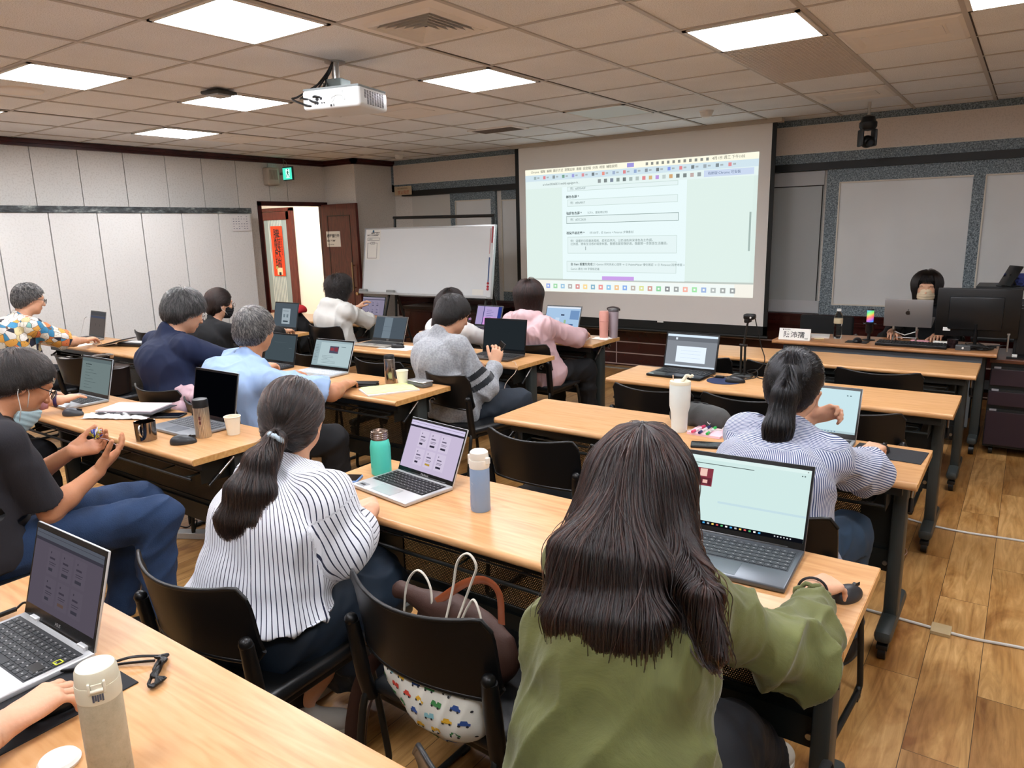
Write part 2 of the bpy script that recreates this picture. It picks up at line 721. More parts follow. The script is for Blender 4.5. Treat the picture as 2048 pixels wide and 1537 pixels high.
def head_prims(c, s, f, u, g=1.0, male=False):
    A = lambda x, y, z: c + (s * x + f * y + u * z) * g
    R = np.array([s, f, u])
    jw = 1.08 if male else 1.0
    P = [ell(A(0, -0.008, 0.030), R, V(0.076, 0.097, 0.090) * g, k=0.01),
         ell(A(0, 0.030, -0.030), R, V(0.060 * jw, 0.062, 0.082) * g, k=0.035 * g),
         ell(A(0, 0.020, -0.062), R, V(0.054 * jw, 0.060, 0.042) * g, k=0.025 * g),
         ell(A(0, 0.066, -0.096), R, V(0.022 * jw, 0.018, 0.016) * g, k=0.022 * g),
         cone(A(0, 0.090, 0.006), A(0, 0.108, -0.032), 0.007 * g, 0.0115 * g, k=0.012 * g),
         ell(A(0, 0.083, 0.026), R, V(0.050, 0.013, 0.010) * g, k=0.016 * g),
         ell(A(0.036, 0.068, -0.022), R, V(0.022, 0.020, 0.018) * g, k=0.02 * g),
         ell(A(-0.036, 0.068, -0.022), R, V(0.022, 0.020, 0.018) * g, k=0.02 * g),
         ell(A(0, 0.087, -0.059), R, V(0.023, 0.010, 0.0055) * g, k=0.006 * g),
         ell(A(0, 0.085, -0.069), R, V(0.020, 0.010, 0.0055) * g, k=0.006 * g),
         ell(A(0.0125, 0.098, -0.034), R, V(0.007, 0.009, 0.006) * g, k=0.006 * g),
         ell(A(-0.0125, 0.098, -0.034), R, V(0.007, 0.009, 0.006) * g, k=0.006 * g)]
    for sg in (1, -1):
        P.append(ell(A(0.032 * sg, 0.098, 0.001), R, V(0.016, 0.012, 0.010) * g, k=0.010 * g, op='s'))
        P.append(ell(A(0.031 * sg, 0.078, 0.001), R, V(0.013, 0.012, 0.0115) * g, k=0.004 * g))
        ec = A(0.077 * sg, -0.012, -0.010)
        Re = np.array([unit(s * sg - f * 0.45), unit(f + s * sg * 0.45), u])
        P.append(ell(ec, Re, V(0.008, 0.019, 0.033) * g, k=0.006 * g))
        P.append(ell(ec + (s * sg * 0.010 + f * 0.004) * g, Re, V(0.007, 0.011, 0.021) * g, k=0.004 * g, op='s'))
    return P

# ------------------------------------------------------------------ people
def skin(name, col):
    n = NT('skin_' + name, col=col, rough=0.5, sss=0.15, spec=0.35)
    if n.b.inputs['Base Color'].links: return n.m
    co = n.coords((1, 1, 1))
    a = n.n('TexNoise', i_Scale=14.0, i_Detail=4.0); n.l(co, a.inputs['Vector'])
    c = lin(col)
    d = (c[0] * 0.80, c[1] * 0.66, c[2] * 0.62, 1)
    n.l(n.mix(n.ramp(a.outputs['Fac'], [(0.35, (0, 0, 0)), (0.75, (0.55, 0.55, 0.55))]), c, d), n.b.inputs['Base Color'])
    b = n.n('TexNoise', i_Scale=120.0, i_Detail=3.0); n.l(co, b.inputs['Vector'])
    n.bump(b.outputs['Fac'], 0.25, 0.002)
    return n.m


def folds(v, nrm, amp, seed=0, scale=9.0, dirn=(0.3, 0.2, 1.0), where=None):
    """cloth folds pushed along the normals; long in dirn"""
    d = unit(dirn)
    q = v - np.outer(v @ d, d) * 0.72
    w_ = vnoise(v, 3.0, seed + 5)[:, None] * 0.09
    a = vnoise(q + w_, scale, seed)
    b = vnoise(q + w_ * 0.7, scale * 2.1, seed + 1)
    c = vnoise(q + w_, scale * 4.2, seed + 2)
    h = (1 - np.abs(a) * 1.6).clip(0) ** 1.6 * 1.5 + 0.7 * (1 - np.abs(b) * 1.5).clip(0) ** 1.5 + .22 * c - 0.75
    wgt = 1 if where is None else where(v)
    return v + nrm * (h * amp * wgt)[:, None]


def person(sp):
    g = sp.get('g', 1.0); gi = sp.get('girth', 1.0)
    hx, hy = sp['hip']; hz = sp.get('hipz', 0.55)
    yaw = sp.get('yaw', 0)
    male = sp.get('male', False)
    far = sp.get('far', False)
    s, f, _ = head_frame(yaw, 0)
    up = V(0, 0, 1)
    hs, hf, hu = head_frame(sp.get('hyaw', yaw), sp.get('hpitch', 10), sp.get('hroll', 0))
    top = V(*sp['top'])
    hc = top - hu * 0.122 * g
    nb = hc - hu * 0.135 * g - hf * 0.055 * g - up * 0.02 + V(*sp.get('nadd', (0, 0, 0)))
    ss, sf, _ = head_frame(sp.get('syaw', yaw), 0)
    H = V(hx, hy, hz)
    tilt = unit(nb - H)
    bulge = -sf * sp.get('bulge', 0.035)
    Wst = H + (nb - H) * 0.34 + bulge * 0.8
    Ch = H + (nb - H) * 0.70 + bulge
    sw = sp.get('sw', 0.168 if male else 0.15) * g
    srl = sp.get('sroll', 0.0)
    SR = nb + ss * sw - up * (0.055 * g + srl) + V(*sp.get('sradd', (0, 0, 0)))
    SL = nb - ss * sw - up * (0.055 * g - srl) + V(*sp.get('sladd', (0, 0, 0)))
    org = V(hx, hy, 0)
    root = thing(sp['name'] if 'name' in sp else 'person', sp['label'], 'person', (hx, hy, 0))
    if sp.get('group'): root['group'] = sp['group']
    def torso(d, gg=1.0, k=0.05):
        return [cone(H - up * 0.02, Wst, (0.118 * gi + d) * gg, (0.104 * gi + d) * gg, k=k, side=s, sx=1.38),
                cone(Wst, Ch, (0.104 * gi + d) * gg, (0.110 * gi + d) * gg, k=k, side=ss, sx=1.38),
                cone(Ch, nb - up * 0.09, (0.108 * gi + d) * gg, (0.072 * gi + d) * gg, k=k, side=ss, sx=1.32),
                cone(SL, SR, (0.043 + d * .8) * gg, (0.043 + d * .8) * gg, k=.03),
                cone(nb - up * 0.012, SR, 0.040 + d * .7, 0.044 + d * .7, k=.03),
                cone(nb - up * 0.012, SL, 0.040 + d * .7, 0.044 + d * .7, k=.03)]
    prims = torso(0)
    prims.append(cone(nb - up * 0.03, hc - hu * 0.04 * g - hf * 0.018, 0.058 * g * (1.05 if male else 0.88), 0.052 * g * (1.05 if male else 0.9), k=0.03))
    hp = head_prims(hc, hs, hf, hu, g * 0.97, male)
    prims += hp
    ua, fa = 0.285 * g, 0.245 * g
    arms = {}
    fine = []
    hres = sp.get('hres', 0.0042 if far else 0.003)
    for side_, S, key in ((1, SR, 'RH'), (-1, SL, 'LH')):
        h = sp.get(key)
        if h is None:
            w_ = H + s * side_ * 0.10 + f * 0.30 + up * 0.10
            h = dict(w=w_, d=f - s * side_ * 0.4, n=(0, 0, -1))
        w_ = V(*h['w'])
        pole = V(*h.get('pole', tuple(s * side_ * 0.5 - up * 1.0 - f * 0.25)))
        if 'e' in h:
            E_ = V(*h['e'])
        else:
            E_, w_ = ik(S, w_, ua, fa, pole)
        arms[side_] = (S, E_, w_)
        prims += [cone(S, E_, 0.044 * g * gi ** 0.5, 0.039 * g, k=0.03), cone(E_, E_ + (w_ - E_) * 0.35, 0.040 * g, 0.039 * g * gi ** 0.5, k=0.02),
                  cone(E_ + (w_ - E_) * 0.3, w_, 0.039 * g, 0.0265 * g, k=0.02)]
        if not h.get('nohand'):
            hpr, tips, t = hand_prims(w_, h.get('d', w_ - E_), h.get('n', (0, 0, -1)), side_ == 1, hs=h.get('hs', (1.0 if male else 0.92)) * g, curl=h.get('curl', (22, 30, 18)), spread=h.get('spread', 5), thumb=h.get('thumb', (0.6, 0.75, 0.3)), curls=h.get('curls'), tcurl=h.get('tcurl', 14))
            prims += hpr
            lo, hi = bounds(hpr, 0.012)
            fine.append((lo, hi, hres))
    # legs
    Hj = {1: H + s * 0.09 - up * 0.01, -1: H - s * 0.09 - up * 0.01}
    legs = {}
    kn = sp.get('knees', {})
    for sd in (1, -1):
        K = V(*kn[sd]) if sd in kn else H + f * 0.42 * g + s * sd * sp.get('kw', 0.11) - up * (hz - 0.50)
        A_ = V(*sp['feet'][sd]) if sd in sp.get('feet', {}) else K * V(1, 1, 0) + f * sp.get('ff', 0.04) + up * 0.09
        fd = V(*sp['fdir'][sd]) if sd in sp.get('fdir', {}) else f
        legs[sd] = (Hj[sd], K, A_, unit(fd))
        prims += [cone(Hj[sd], K, 0.082 * gi, 0.056, k=0.03), cone(K, A_, 0.052, 0.036, k=0.02),
                  cone(A_ - up * 0.03, A_ + unit(fd) * 0.13 - up * 0.055, 0.035, 0.025, k=0.02)]
    hb0, hb1 = bounds(hp, 0.012)
    hb0[2] -= 0.0
    fine.append((hb0, hb1, 0.0042 if far else 0.0034))
    # one continuous skin surface: coarse body, finer head and hands
    lo, hi = bounds(prims, 0.02)
    hB = 0.010 if not far else 0.012
    v, q = nets(prims, lo, hi, hB)
    vs, qs = [], []
    cen = v[q].mean(1)
    keep = np.ones(len(q), bool)
    for a, b, _h in fine:
        keep &= ~((cen > a + hB * 0.9).all(1) & (cen < b - hB * 0.9).all(1))
    q = q[keep]
    vs.append(v); qs.append(q); base = len(v)
    for a, b, h_ in fine:
        v2, q2 = nets(prims, a, b, h_)
        v2 = relax(v2, q2, 1, 0.3)
        vs.append(v2); qs.append(q2 + base); base += len(v2)
    v = np.concatenate(vs); q = np.concatenate(qs)
    used = np.zeros(len(v), bool); used[q.ravel()] = True
    remap = np.cumsum(used) - 1
    v = v[used]; q = remap[q]
    npobj('body', v, q, skin(sp.get('skin', 'a'), sp.get('skincol', '#c9906c')), root, org)
    R3 = np.array([hs, hf, hu])
    A = lambda x, y, z: hc + (hs * x + hf * y + hu * z) * g * 0.97
    if sp.get('eyes', True):
        bm = B()
        for sg in (1, -1):
            for rr, mi, off in ((0.0112, 0, 0.0), (0.0062, 1, 0.0060)):
                r_ = bmesh.ops.create_uvsphere(bm, u_segments=14, v_segments=10, radius=rr * g)
                c_ = Vector(A(0.031 * sg, 0.0770 + off, 0.001) - org)
                for vv in r_['verts']:
                    vv.co += c_
                    for ff in vv.link_faces: ff.material_index = mi
        obj('eyes', bm, [mat('eye_white', '#e8e4de', 0.3), mat('eye_iris', '#1c120c', 0.2)], root, smooth=180)
        bm = B()
        for sg in (1, -1):
            tube(bm, [A(0.015 * sg, 0.094, 0.022) - org, A(0.032 * sg, 0.093, 0.027) - org, A(0.048 * sg, 0.080, 0.022) - org], [0.002, 0.0028, 0.0015], n=6)
        obj('eyebrows', bm, mat('brow', '#1d1714', 0.8), root, smooth=180)
    # trousers or skirt
    pt = sp.get('pants', {})
    if pt is not None:
        pm = pt.get('mat') or mat('trousers_dark', '#14161b', 0.8)
        gp = pt.get('grow', 0.014)
        pp = [cone(H - up * 0.03, Wst * 0.3 + H * 0.7, 0.116 * gi + gp * .6, 0.106 * gi + gp * .3, k=0.03, side=s, sx=1.36)]
        for sd in (1, -1):
            a_, K, A_, fd = legs[sd]
            pp += [cone(a_, K, 0.084 * gi + gp, 0.060 + gp * 1.3, k=0.03)]
            e_ = K + (A_ - K) * pt.get('len', 0.92)
            pp += [cone(K, e_, 0.060 + gp, (0.044 + gp) if not pt.get('wide') else 0.07 + gp, k=0.02), cut(e_ + unit(e_ - K) * 0.0, e_ - K, 0.13)]
        if pt.get('skirt'):
            pp += [cone(H + f * 0.08, H + f * 0.40 - up * 0.06, 0.15, 0.15, k=0.06, side=s, sx=1.5), cone(H + f * 0.38 - up * 0.1, H + f * 0.42 - up * 0.30, 0.13, 0.15, k=0.06, side=s, sx=1.3)]
        lo, hi = bounds(pp, 0.02)
        v, q = nets(pp, lo, hi, 0.009)
        v = folds(v, vnormals(v, q), pt.get('fold', 0.010), 31, 8.0, tuple(f + up * 0.6), None)
        npobj(pt.get('name', 'trousers'), v, q, pm, root, org)
    # shoes
    sh = sp.get('shoes', {})
    if sh is not None:
        for sd in (1, -1):
            a_, K, A_, fd = legs[sd]
            base_ = A_ * V(1, 1, 0)
            zz = A_[2] - 0.09
            sdv = np.cross(fd, up)
            P_ = [cone(base_ - fd * 0.035 + up * (0.045 + zz), base_ + fd * 0.13 + up * (0.036 + zz), 0.042, 0.036, k=0.02, side=sdv, sx=1.08),
                  cone(base_ + up * (0.06 + zz), base_ + up * (0.10 + zz), 0.045, 0.046, k=0.03), cut(base_ + up * (0.012 + zz), -up, 0.4), cut(base_ + up * (0.112 + zz), up, 0.2)]
            lo, hi = bounds(P_, 0.01)
            v, q = nets(P_, lo, hi, 0.006)
            so = npobj('shoe', v, q, sh.get('mat') or mat('shoe_black', '#121212', 0.6), root, org)
            bm = B()
            cs = [base_ - fd * 0.06, base_ + fd * 0.155]
            ring = []
            for k in range(28):
                a2 = 2 * PI * k / 28
                ring.append(base_ + fd * (0.052 + 0.125 * math.cos(a2)) + sdv * (0.047 * math.sin(a2) * (1 + 0.12 * math.cos(a2))) - org + up * zz)
            ring_skin(bm, [[Vector(p) + Vector((0, 0, z_)) for p in ring] for z_ in (0.0, 0.024)])
            obj('sole', bm, sh.get('sole') or mat('sole_grey', '#3a3a3a', 0.7), so, smooth=40)
    # shirt
    st = sp['shirt']
    d = st.get('grow', 0.014)
    P_ = torso(d)
    P_.append(cone(H + up * .02, Wst, .118 * gi + d + st.get('flare', .012), .104 * gi + d, k=.04, side=s, sx=1.42))
    if st.get('low'): P_.append(cone(H - up * st['low'], H, .13 * gi + d + st.get('flare', .02), .12 * gi + d + .01, k=.05, side=s, sx=1.4))
    hem = st.get('hem', H[2] - 0.02)
    for sd in (1, -1):
        S, E_, w_ = arms[sd]
        sl = st.get('sleeve', 'short')
        ls = st.get('sl_loose', 0.012)
        if sl == 'long':
            fr = st.get('cuff', 0.96)
            e_ = E_ + (w_ - E_) * fr
            P_ += [cone(S, E_, 0.047 * g + d * 0.7 + ls * .4, 0.043 * g + ls, k=0.03), cone(E_, e_, 0.045 * g + ls, 0.034 * g + ls * 0.7, k=0.025), cut(e_, w_ - E_, 0.09)]
            if st.get('cuffball'):
                bb = E_ + (w_ - E_) * 0.30
                P_ += [cone(S * .3 + E_ * .7 - up * .01, bb, 0.052 * g + ls, 0.040 * g + ls, k=0.03)]
        elif sl == 'none':
            pass
        elif sl < 1.0:
            e_ = S + (E_ - S) * sl
            P_ += [cone(S, e_, 0.048 * g + d * 0.8, 0.048 * g + ls, k=0.03), cut(e_, E_ - S, 0.10)]
        else:
            e_ = E_ + (w_ - E_) * (sl - 1.0)
            P_ += [cone(S, E_, 0.047 * g + d * 0.8, 0.044 * g + ls, k=0.03), cone(E_, e_, 0.047 * g + ls, 0.043 * g + ls * 1.1, k=0.025), cut(e_, w_ - E_, 0.09)]
    nk = unit(hc - nb)
    P_.append(cone(nb - up * 0.04, nb + nk * 0.03, 0.062 * g + d * .6, 0.060 * g + d * 0.3, k=0.02))
    P_.append(cut(nb + nk * st.get('neck', 0.018) + hf * 0.02, unit(nk + hf * st.get('vneck', 0.35)), 0.10))
    if st.get('extra'): P_ += st['extra'](locals())
    P_.append(cut(V(H[0], H[1], hem), -up, 0.45))
    lo, hi = bounds(P_, 0.02)
    v, q = nets(P_, lo, hi, st.get('res', 0.007 if not far else 0.009))
    v0 = v.copy()
    nr = vnormals(v, q)
    # more folding near elbows and armpits
    def where(x):
        w1 = np.ones(len(x)) * 0.7
        for sd in (1, -1):
            S, E_, w_ = arms[sd]
            w1 += 0.9 * np.exp(-((x - E_) ** 2).sum(1) / 0.006) + 0.5 * np.exp(-((x - (S + (E_ - S) * 0.25 - up * 0.05)) ** 2).sum(1) / 0.006)
        return w1
    v = folds(v, nr, st.get('fold', 0.007), st.get('seed', 3), st.get('fscale', 9.0), st.get('fdir', tuple(up + ss * 0.25)), where)
    attrs = st['attrs'](v0, dict(H=H, nb=nb, s=ss, f=sf, up=up, arms=arms, Ch=Ch)) if st.get('attrs') else None
    so = npobj(st.get('name', 'shirt'), v, q, st['mat'], root, org, attrs)
    if st.get('collar'):
        cm = st.get('cmat', st['mat'])
        P2 = []
        n_ = 14
        for k in range(n_):
            a0, a1 = [math.radians(200 + 320 * (k + t_) / n_ - 90 + 0) for t_ in (0, 1)]
            def cp(a, lift=0.0):
                rr = 0.066 * g
                return nb + nk * (st['collar'] + 0.018 - 0.022 * math.sin(a)) + ss * rr * math.cos(a) + sf * (rr * math.sin(a) + 0.012)
            P2.append(cone(cp(a0), cp(a1), 0.011, 0.011, k=0.004))
            P2.append(cone(cp(a0) - nk * 0.02, cp(a1) - nk * 0.02, 0.013, 0.013, k=0.004))
        lo, hi = bounds(P2, 0.01)
        v, q = nets(P2, lo, hi, 0.005)
        at = {k_: np.zeros(len(v)) for k_ in attrs} if attrs else None
        npobj('collar', v, q, cm, so, org, at)
    info = dict(root=root, org=org, H=H, nb=nb, hc=hc, hs=hs, hf=hf, hu=hu, A=A, R=R3, g=g, arms=arms, s=ss, f=sf, up=up, SR=SR, SL=SL, Ch=Ch, legs=legs, prims=prims, male=male, far=far, hp=hp)
    if sp.get('hair'): hair(info, sp['hair'])
    if sp.get('glasses'): glasses(info, sp['glasses'])
    if sp.get('mask'): facemask(info, sp['mask'])
    return info


def hair(I, hr):
    """hr: kind short | bob | long | tail, colours, plus shape numbers"""
    A, R, g, org = I['A'], I['R'], I['g'], I['org']
    k = hr['kind']
    t = hr.get('thick', 0.012)
    far = I['far']
    T = lambda *a: np.array(a) * g * 0.97
    cap = ell(A(0, -0.012, 0.030), R, T(0.078 + t, 0.098 + t, 0.090 + t), k=0.02)
    if hr.get('sh'):      # extra volume on top
        sh = hr['sh']
        cap2 = ell(A(*sh[0]), R, T(*sh[1]), k=0.03)
    P = [cap]
    if hr.get('sh'): P.append(cap2)
    if k == 'short':
        P.append(ell(A(0, -0.045, -0.020), R, T(0.066 + t, 0.060 + t, 0.062), k=0.03))
        P.append(ell(A(0, 0.130, hr.get('fz', -0.045)), R, T(0.112, 0.105, 0.105), k=0.012, op='s'))
        for sg in (1, -1):
            P.append(ell(A(0.095 * sg, 0.030, -0.060), R, T(0.05, 0.062, 0.062), k=0.008, op='s'))
            P.append(cone(A(0.074 * sg, 0.020, 0.03), A(0.074 * sg, 0.022, -0.012), 0.010, 0.006, k=0.01))
        P.append(cut(A(0, -0.09, hr.get('nape', -0.095)), -I['hu'] + I['hf'] * 0.9, 0.22))
    elif k in ('bob', 'long'):
        P.append(ell(A(0, 0.115, -0.048), R, T(0.072, 0.085, 0.122), k=0.010, op='s'))
        if k == 'bob':
            bz = hr.get('bz', -0.105)
            P.insert(1, cone(A(0, -0.03, 0.02), A(0, -0.030, bz), 0.085 * g, hr.get('bw', 0.072) * g, k=0.05, side=I['hs'], sx=hr.get('bsx', 1.12)))
            P.append(cut(A(0, 0, bz - 0.01), -I['hu'], 0.3))
            P.append(ell(A(0, 0.10, -0.09), R, T(0.060, 0.075, 0.09), k=0.012, op='s'))
    elif k == 'tail':
        P.append(ell(A(0, 0.120, hr.get('fz', -0.040)), R, T(0.090, 0.078, 0.110), k=0.012, op='s'))
        for sg in (1, -1):
            P.append(ell(A(0.092 * sg, 0.018, -0.052), R, T(0.042, 0.052, 0.054), k=0.008, op='s'))
        P.append(ell(A(0, -0.055, -0.03), R, T(0.058 + t, 0.045 + t, 0.055), k=0.03))
        P.append(cut(A(0, -0.06, -0.085), -I['hu'] + I['hf'] * 0.3, 0.11))
    ex = hr.get('extra')
    if ex: P += ex
    lo, hi = bounds(P, 0.02)
    h = 0.006 if far else 0.005
    v, q = nets(P, lo, hi, h)
    vq = (v, q)
    v2 = v
    if hr.get('lump', True):
        nn = vnormals(v, q)
        dn = I['up'] if k in ('bob', 'long', 'tail') else I['hf']
        qq = v - np.outer(v @ dn, dn) * 0.85
        v2 = v + nn * (vnoise(qq, 55, 9) * 0.0030 - 0.001)[:, None]
    base = hr.get('base', '#120d0b')
    ho = npobj('hair', v2, q, mat('hairbase_' + base, base, 0.7, spec=0.3), I['root'], org)
    up = I['up']
    crown = A(*hr.get('crown', (0, -0.05, 0.125)))
    hcz = I['hc']
    if k == 'short':
        def flow(X):
            d = X - crown
            d = d / np.maximum(np.linalg.norm(d, axis=1, keepdims=True), 1e-6)
            return d + I['hf'] * hr.get('fwd', 0.35) - I['hu'] * hr.get('dn', 0.5)
    elif k == 'tail':
        tie = np.array(hr['tie'])
        ax = unit(tie - hcz)
        def flow(X):
            d = tie - X
            L = np.linalg.norm(d, axis=1, keepdims=True)
            onhead = (((X - hcz) @ ax) < np.linalg.norm(tie - hcz) - 0.018)[:, None] & (np.linalg.norm(X - hcz, axis=1, keepdims=True) < 0.155 * g)
            return np.where(onhead, d / np.maximum(L, 1e-6), np.array(hr.get('tdir', (0, 0, -1.0)))[None, :])
    else:
        def flow(X):
            d = X - crown
            hgt = np.clip(((X - hcz) @ I['hu'] - 0.03) / 0.08, 0, 1)[:, None]
            d = d / np.maximum(np.linalg.norm(d, axis=1, keepdims=True), 1e-6)
            return d * hgt * 1.2 - up * (1.0 - hgt * 0.6)
    n = hr.get('n', 6000)
    nz = hr.get('nape', -0.095)
    bz_ = hcz[2] + hr.get('bz', -.105) * g - .02
    zb = hr.get('zmin') or ((lambda X: bz_) if k == 'bob' else (lambda X: -9.0))
    def zm(X):
        l = (X - hcz) @ R.T / (g * .97)
        fc = (l[:, 1] > .05) & (np.abs(l[:, 0]) < .060) & (l[:, 2] < .058) & (l[:, 2] > -.14)
        return np.where(fc, 9.0, zb(X))
    def msk(c):
        l = (c - hcz) @ R.T / (g * .97)
        if k == 'short': return ((l[:, 2] - nz) > .9 * (l[:, 1] + .09) + .012).astype(float) * (~((l[:, 1] > .075) & (l[:, 2] < .045)))
        return 1.0 - ((l[:, 1] > .045) & (np.abs(l[:, 0]) < .062) & (l[:, 2] < .062) & (np.abs(l[:, 2]) < .2))
    strands('hair_strands', P, vq, hair_mat(str(hr['col']), hr['col'], hr.get('rough', 0.32)), ho, org, n, hr.get('len', 0.05), hr.get('steps', 8), flow, rad=hr.get('rad', 0.0007), off=hr.get('off', (0.0, 0.006)), seed=hr.get('seed', 1), lift=hr.get('lift', 0.0), jitter=hr.get('jit', 0.25), mask=msk, zmin=zm)
    if hr.get('long_n'):
        strands('loose_hair', P, vq, hair_mat(str(hr['col']), hr['col'], hr.get('rough', 0.32)), ho, org, hr['long_n'], hr.get('long_len', 0.3), 22, flow, rad=hr.get('rad', 0.0007), off=(0.001, 0.014), seed=7, jitter=0.12, pull=0.15, zmin=zm)
    return ho


def glasses(I, m):
    A, org = I['A'], I['org']
    bm = B()
    for sg in (1, -1):
        pts = []
        for k in range(20):
            a = 2 * PI * k / 20
            x = 0.033 * sg + 0.024 * math.cos(a) * (1.0 + 0.08 * abs(math.sin(2 * a)))
            z = -0.002 + 0.018 * math.sin(a)
            y = 0.112 - 0.012 * abs(x - 0.033 * sg) - 0.15 * max(0, abs(x) - 0.03)
            pts.append(A(x, y, z) - org)
        tube(bm, pts, 0.0017 * m.get('w', 1), n=6, close=True)
        tube(bm, [A(0.057 * sg, 0.106, 0.004) - org, A(0.078 * sg, 0.085, 0.006) - org, A(0.084 * sg, 0.0, 0.006) - org, A(0.082 * sg, -0.025, -0.012) - org], 0.0018 * m.get('w', 1), n=6)
    tube(bm, [A(-0.010, 0.113, 0.002) - org, A(0, 0.116, 0.005) - org, A(0.010, 0.113, 0.002) - org], 0.0016, n=6)
    o = obj('glasses', bm, mat('glasses_' + m.get('col', '#151515'), m.get('col', '#151515'), 0.3, metal=m.get('metal', 0.0)), I['root'], smooth=180)
    bm = B()
    for sg in (1, -1):
        f_ = [bm.verts.new(A(0.033 * sg + 0.022 * math.cos(a), 0.111, -0.002 + 0.016 * math.sin(a)) - org) for a in [2 * PI * k / 16 for k in range(16)]]
        bm.faces.new(f_)
    obj('lens', bm, mat('lens_glass', '#ffffff', 0.02, trans=1.0, ior=1.05), o)


def facemask(I, m):
    A, org, g = I['A'], I['org'], I['g']
    hp = []
    zt, zb = m.get('zt', -0.012), m.get('zb', -0.118)
    off = V(*A(0, 0, 0))
    R = I['R']
    T = lambda *a: np.array(a) * g * 0.97
    hp = [ell(A(0, 0.032, -0.045), R, T(0.069, 0.070, 0.085), k=0.02), ell(A(0, 0.080, -0.040), R, T(0.030, 0.034, 0.042), k=0.03), ell(A(0, 0.060, -0.085), R, T(0.042, 0.030, 0.030), k=0.03)]
    hp += [cut(A(0, 0.06, zt), I['hu'] - I['hf'] * m.get('tip', 0.35), 0.3), cut(A(0, 0.022, -0.05), -I['hf'], 0.3), cut(A(0, 0, zb), -I['hu'], 0.3)]
    if m.get('drop'):
        dv = -I['hu'] * m['drop'] * g - I['hf'] * 0.005
        hp = [((p[0], p[1] + dv) + p[2:]) if p[0] != 'c' else (p[0], p[1] + dv, p[2] + dv) + p[3:] for p in hp]
    lo, hi = bounds(hp, 0.02)
    v, q = nets(hp, lo, hi, 0.0045)
    rel = (v - A(0, 0, 0)) @ I['hu']
    nn = vnormals(v, q)
    v = v + nn * (0.0012 * np.sin(rel * 320))[:, None]
    o = npobj('face_mask', v, q, mat('mask_' + m['col'], m['col'], 0.8), I['root'], org)
    bm = B()
    dd = -m.get('drop', 0.0)
    for sg in (1, -1):
        for z0, z1 in ((-0.020, 0.022), (-0.085, -0.040)):
            tube(bm, [A(0.060 * sg, 0.040, z0 + dd) - org, A(0.078 * sg, 0.018, (z0 + z1) / 2 + dd * 0.5) - org, A(0.086 * sg, -0.018, z1) - org, A(0.084 * sg, -0.026, -0.008) - org], 0.0016, n=5)
    obj('ear_loop', bm, mat('ear_loop', m.get('loop', '#e9e6e0'), 0.7), o, smooth=180)

# ------------------------------------------------------------------ the room
XL, XR, YB, YF, ZC = -8.1, 2.6, -2.6, 7.75, 2.60


def floor_mat():
    n = NT('floor_planks', rough=0.38, spec=0.45)
    co = n.coords((1, 1, 1), rot=(0, 0, PI / 2))
    br = n.n('TexBrick', offset=0.37, offset_frequency=2)
    br.inputs['Scale'].default_value = 1.0
    br.inputs['Mortar Size'].default_value = 0.0012
    br.inputs['Mortar Smooth'].default_value = 0.1
    br.inputs['Bias'].default_value = 0.0
    br.inputs['Brick Width'].default_value = 1.15
    br.inputs['Row Height'].default_value = 0.178
    br.inputs['Color1'].default_value = (0, 0, 0, 1)
    br.inputs['Color2'].default_value = (1, 1, 1, 1)
    br.inputs['Mortar'].default_value = (0.5, 0.5, 0.5, 1)
    n.l(co, br.inputs['Vector'])
    # grain, shifted per plank
    sc = n.n('VectorMath', operation='MULTIPLY'); sc.inputs[1].default_value = (2.2, 22, 1)
    n.l(co, sc.inputs[0])
    add = n.n('VectorMath', operation='ADD')
    mul = n.n('VectorMath', operation='SCALE'); mul.inputs[3].default_value = 37.0
    n.l(br.outputs['Color'], mul.inputs[0])
    n.l(sc.outputs[0], add.inputs[0]); n.l(mul.outputs[0], add.inputs[1])
    no = n.n('TexNoise', i_Scale=1.0, i_Detail=7.0, i_Roughness=0.62, i_Distortion=1.6)
    n.l(add.outputs[0], no.inputs['Vector'])
    sc2 = n.n('VectorMath', operation='MULTIPLY'); sc2.inputs[1].default_value = (1.6, 4.5, 1)
    n.l(co, sc2.inputs[0])
    add2 = n.n('VectorMath', operation='ADD'); n.l(sc2.outputs[0], add2.inputs[0]); n.l(mul.outputs[0], add2.inputs[1])
    kn = n.n('TexNoise', i_Scale=1.3, i_Detail=4.0, i_Roughness=0.6, i_Distortion=0.6)
    n.l(add2.outputs[0], kn.inputs['Vector'])
    base = n.ramp(no.outputs['Fac'], [(0.28, '#9a703e'), (0.46, '#bb8f55'), (0.62, '#cfa268'), (0.8, '#dfb880')])
    dark = n.ramp(kn.outputs['Fac'], [(0.28, '#a88a68'), (0.42, '#e6dac8'), (0.55, '#ffffff')])
    c1 = n.mix(1.0, base, dark, 'MULTIPLY')
    tone = n.ramp(br.outputs['Color'], [(0.0, '#d8cdbe'), (1.0, '#ffffff')])
    c2 = n.mix(1.0, c1, tone, 'MULTIPLY')
    c3 = n.mix(br.outputs['Fac'], c2, '#4a3218')
    n.l(c3, n.b.inputs['Base Color'])
    n.bump(n.math('ADD', n.math('MULTIPLY', br.outputs['Fac'], -1.0), n.math('MULTIPLY', no.outputs['Fac'], 0.3)), 0.25, 0.003)
    return n.m


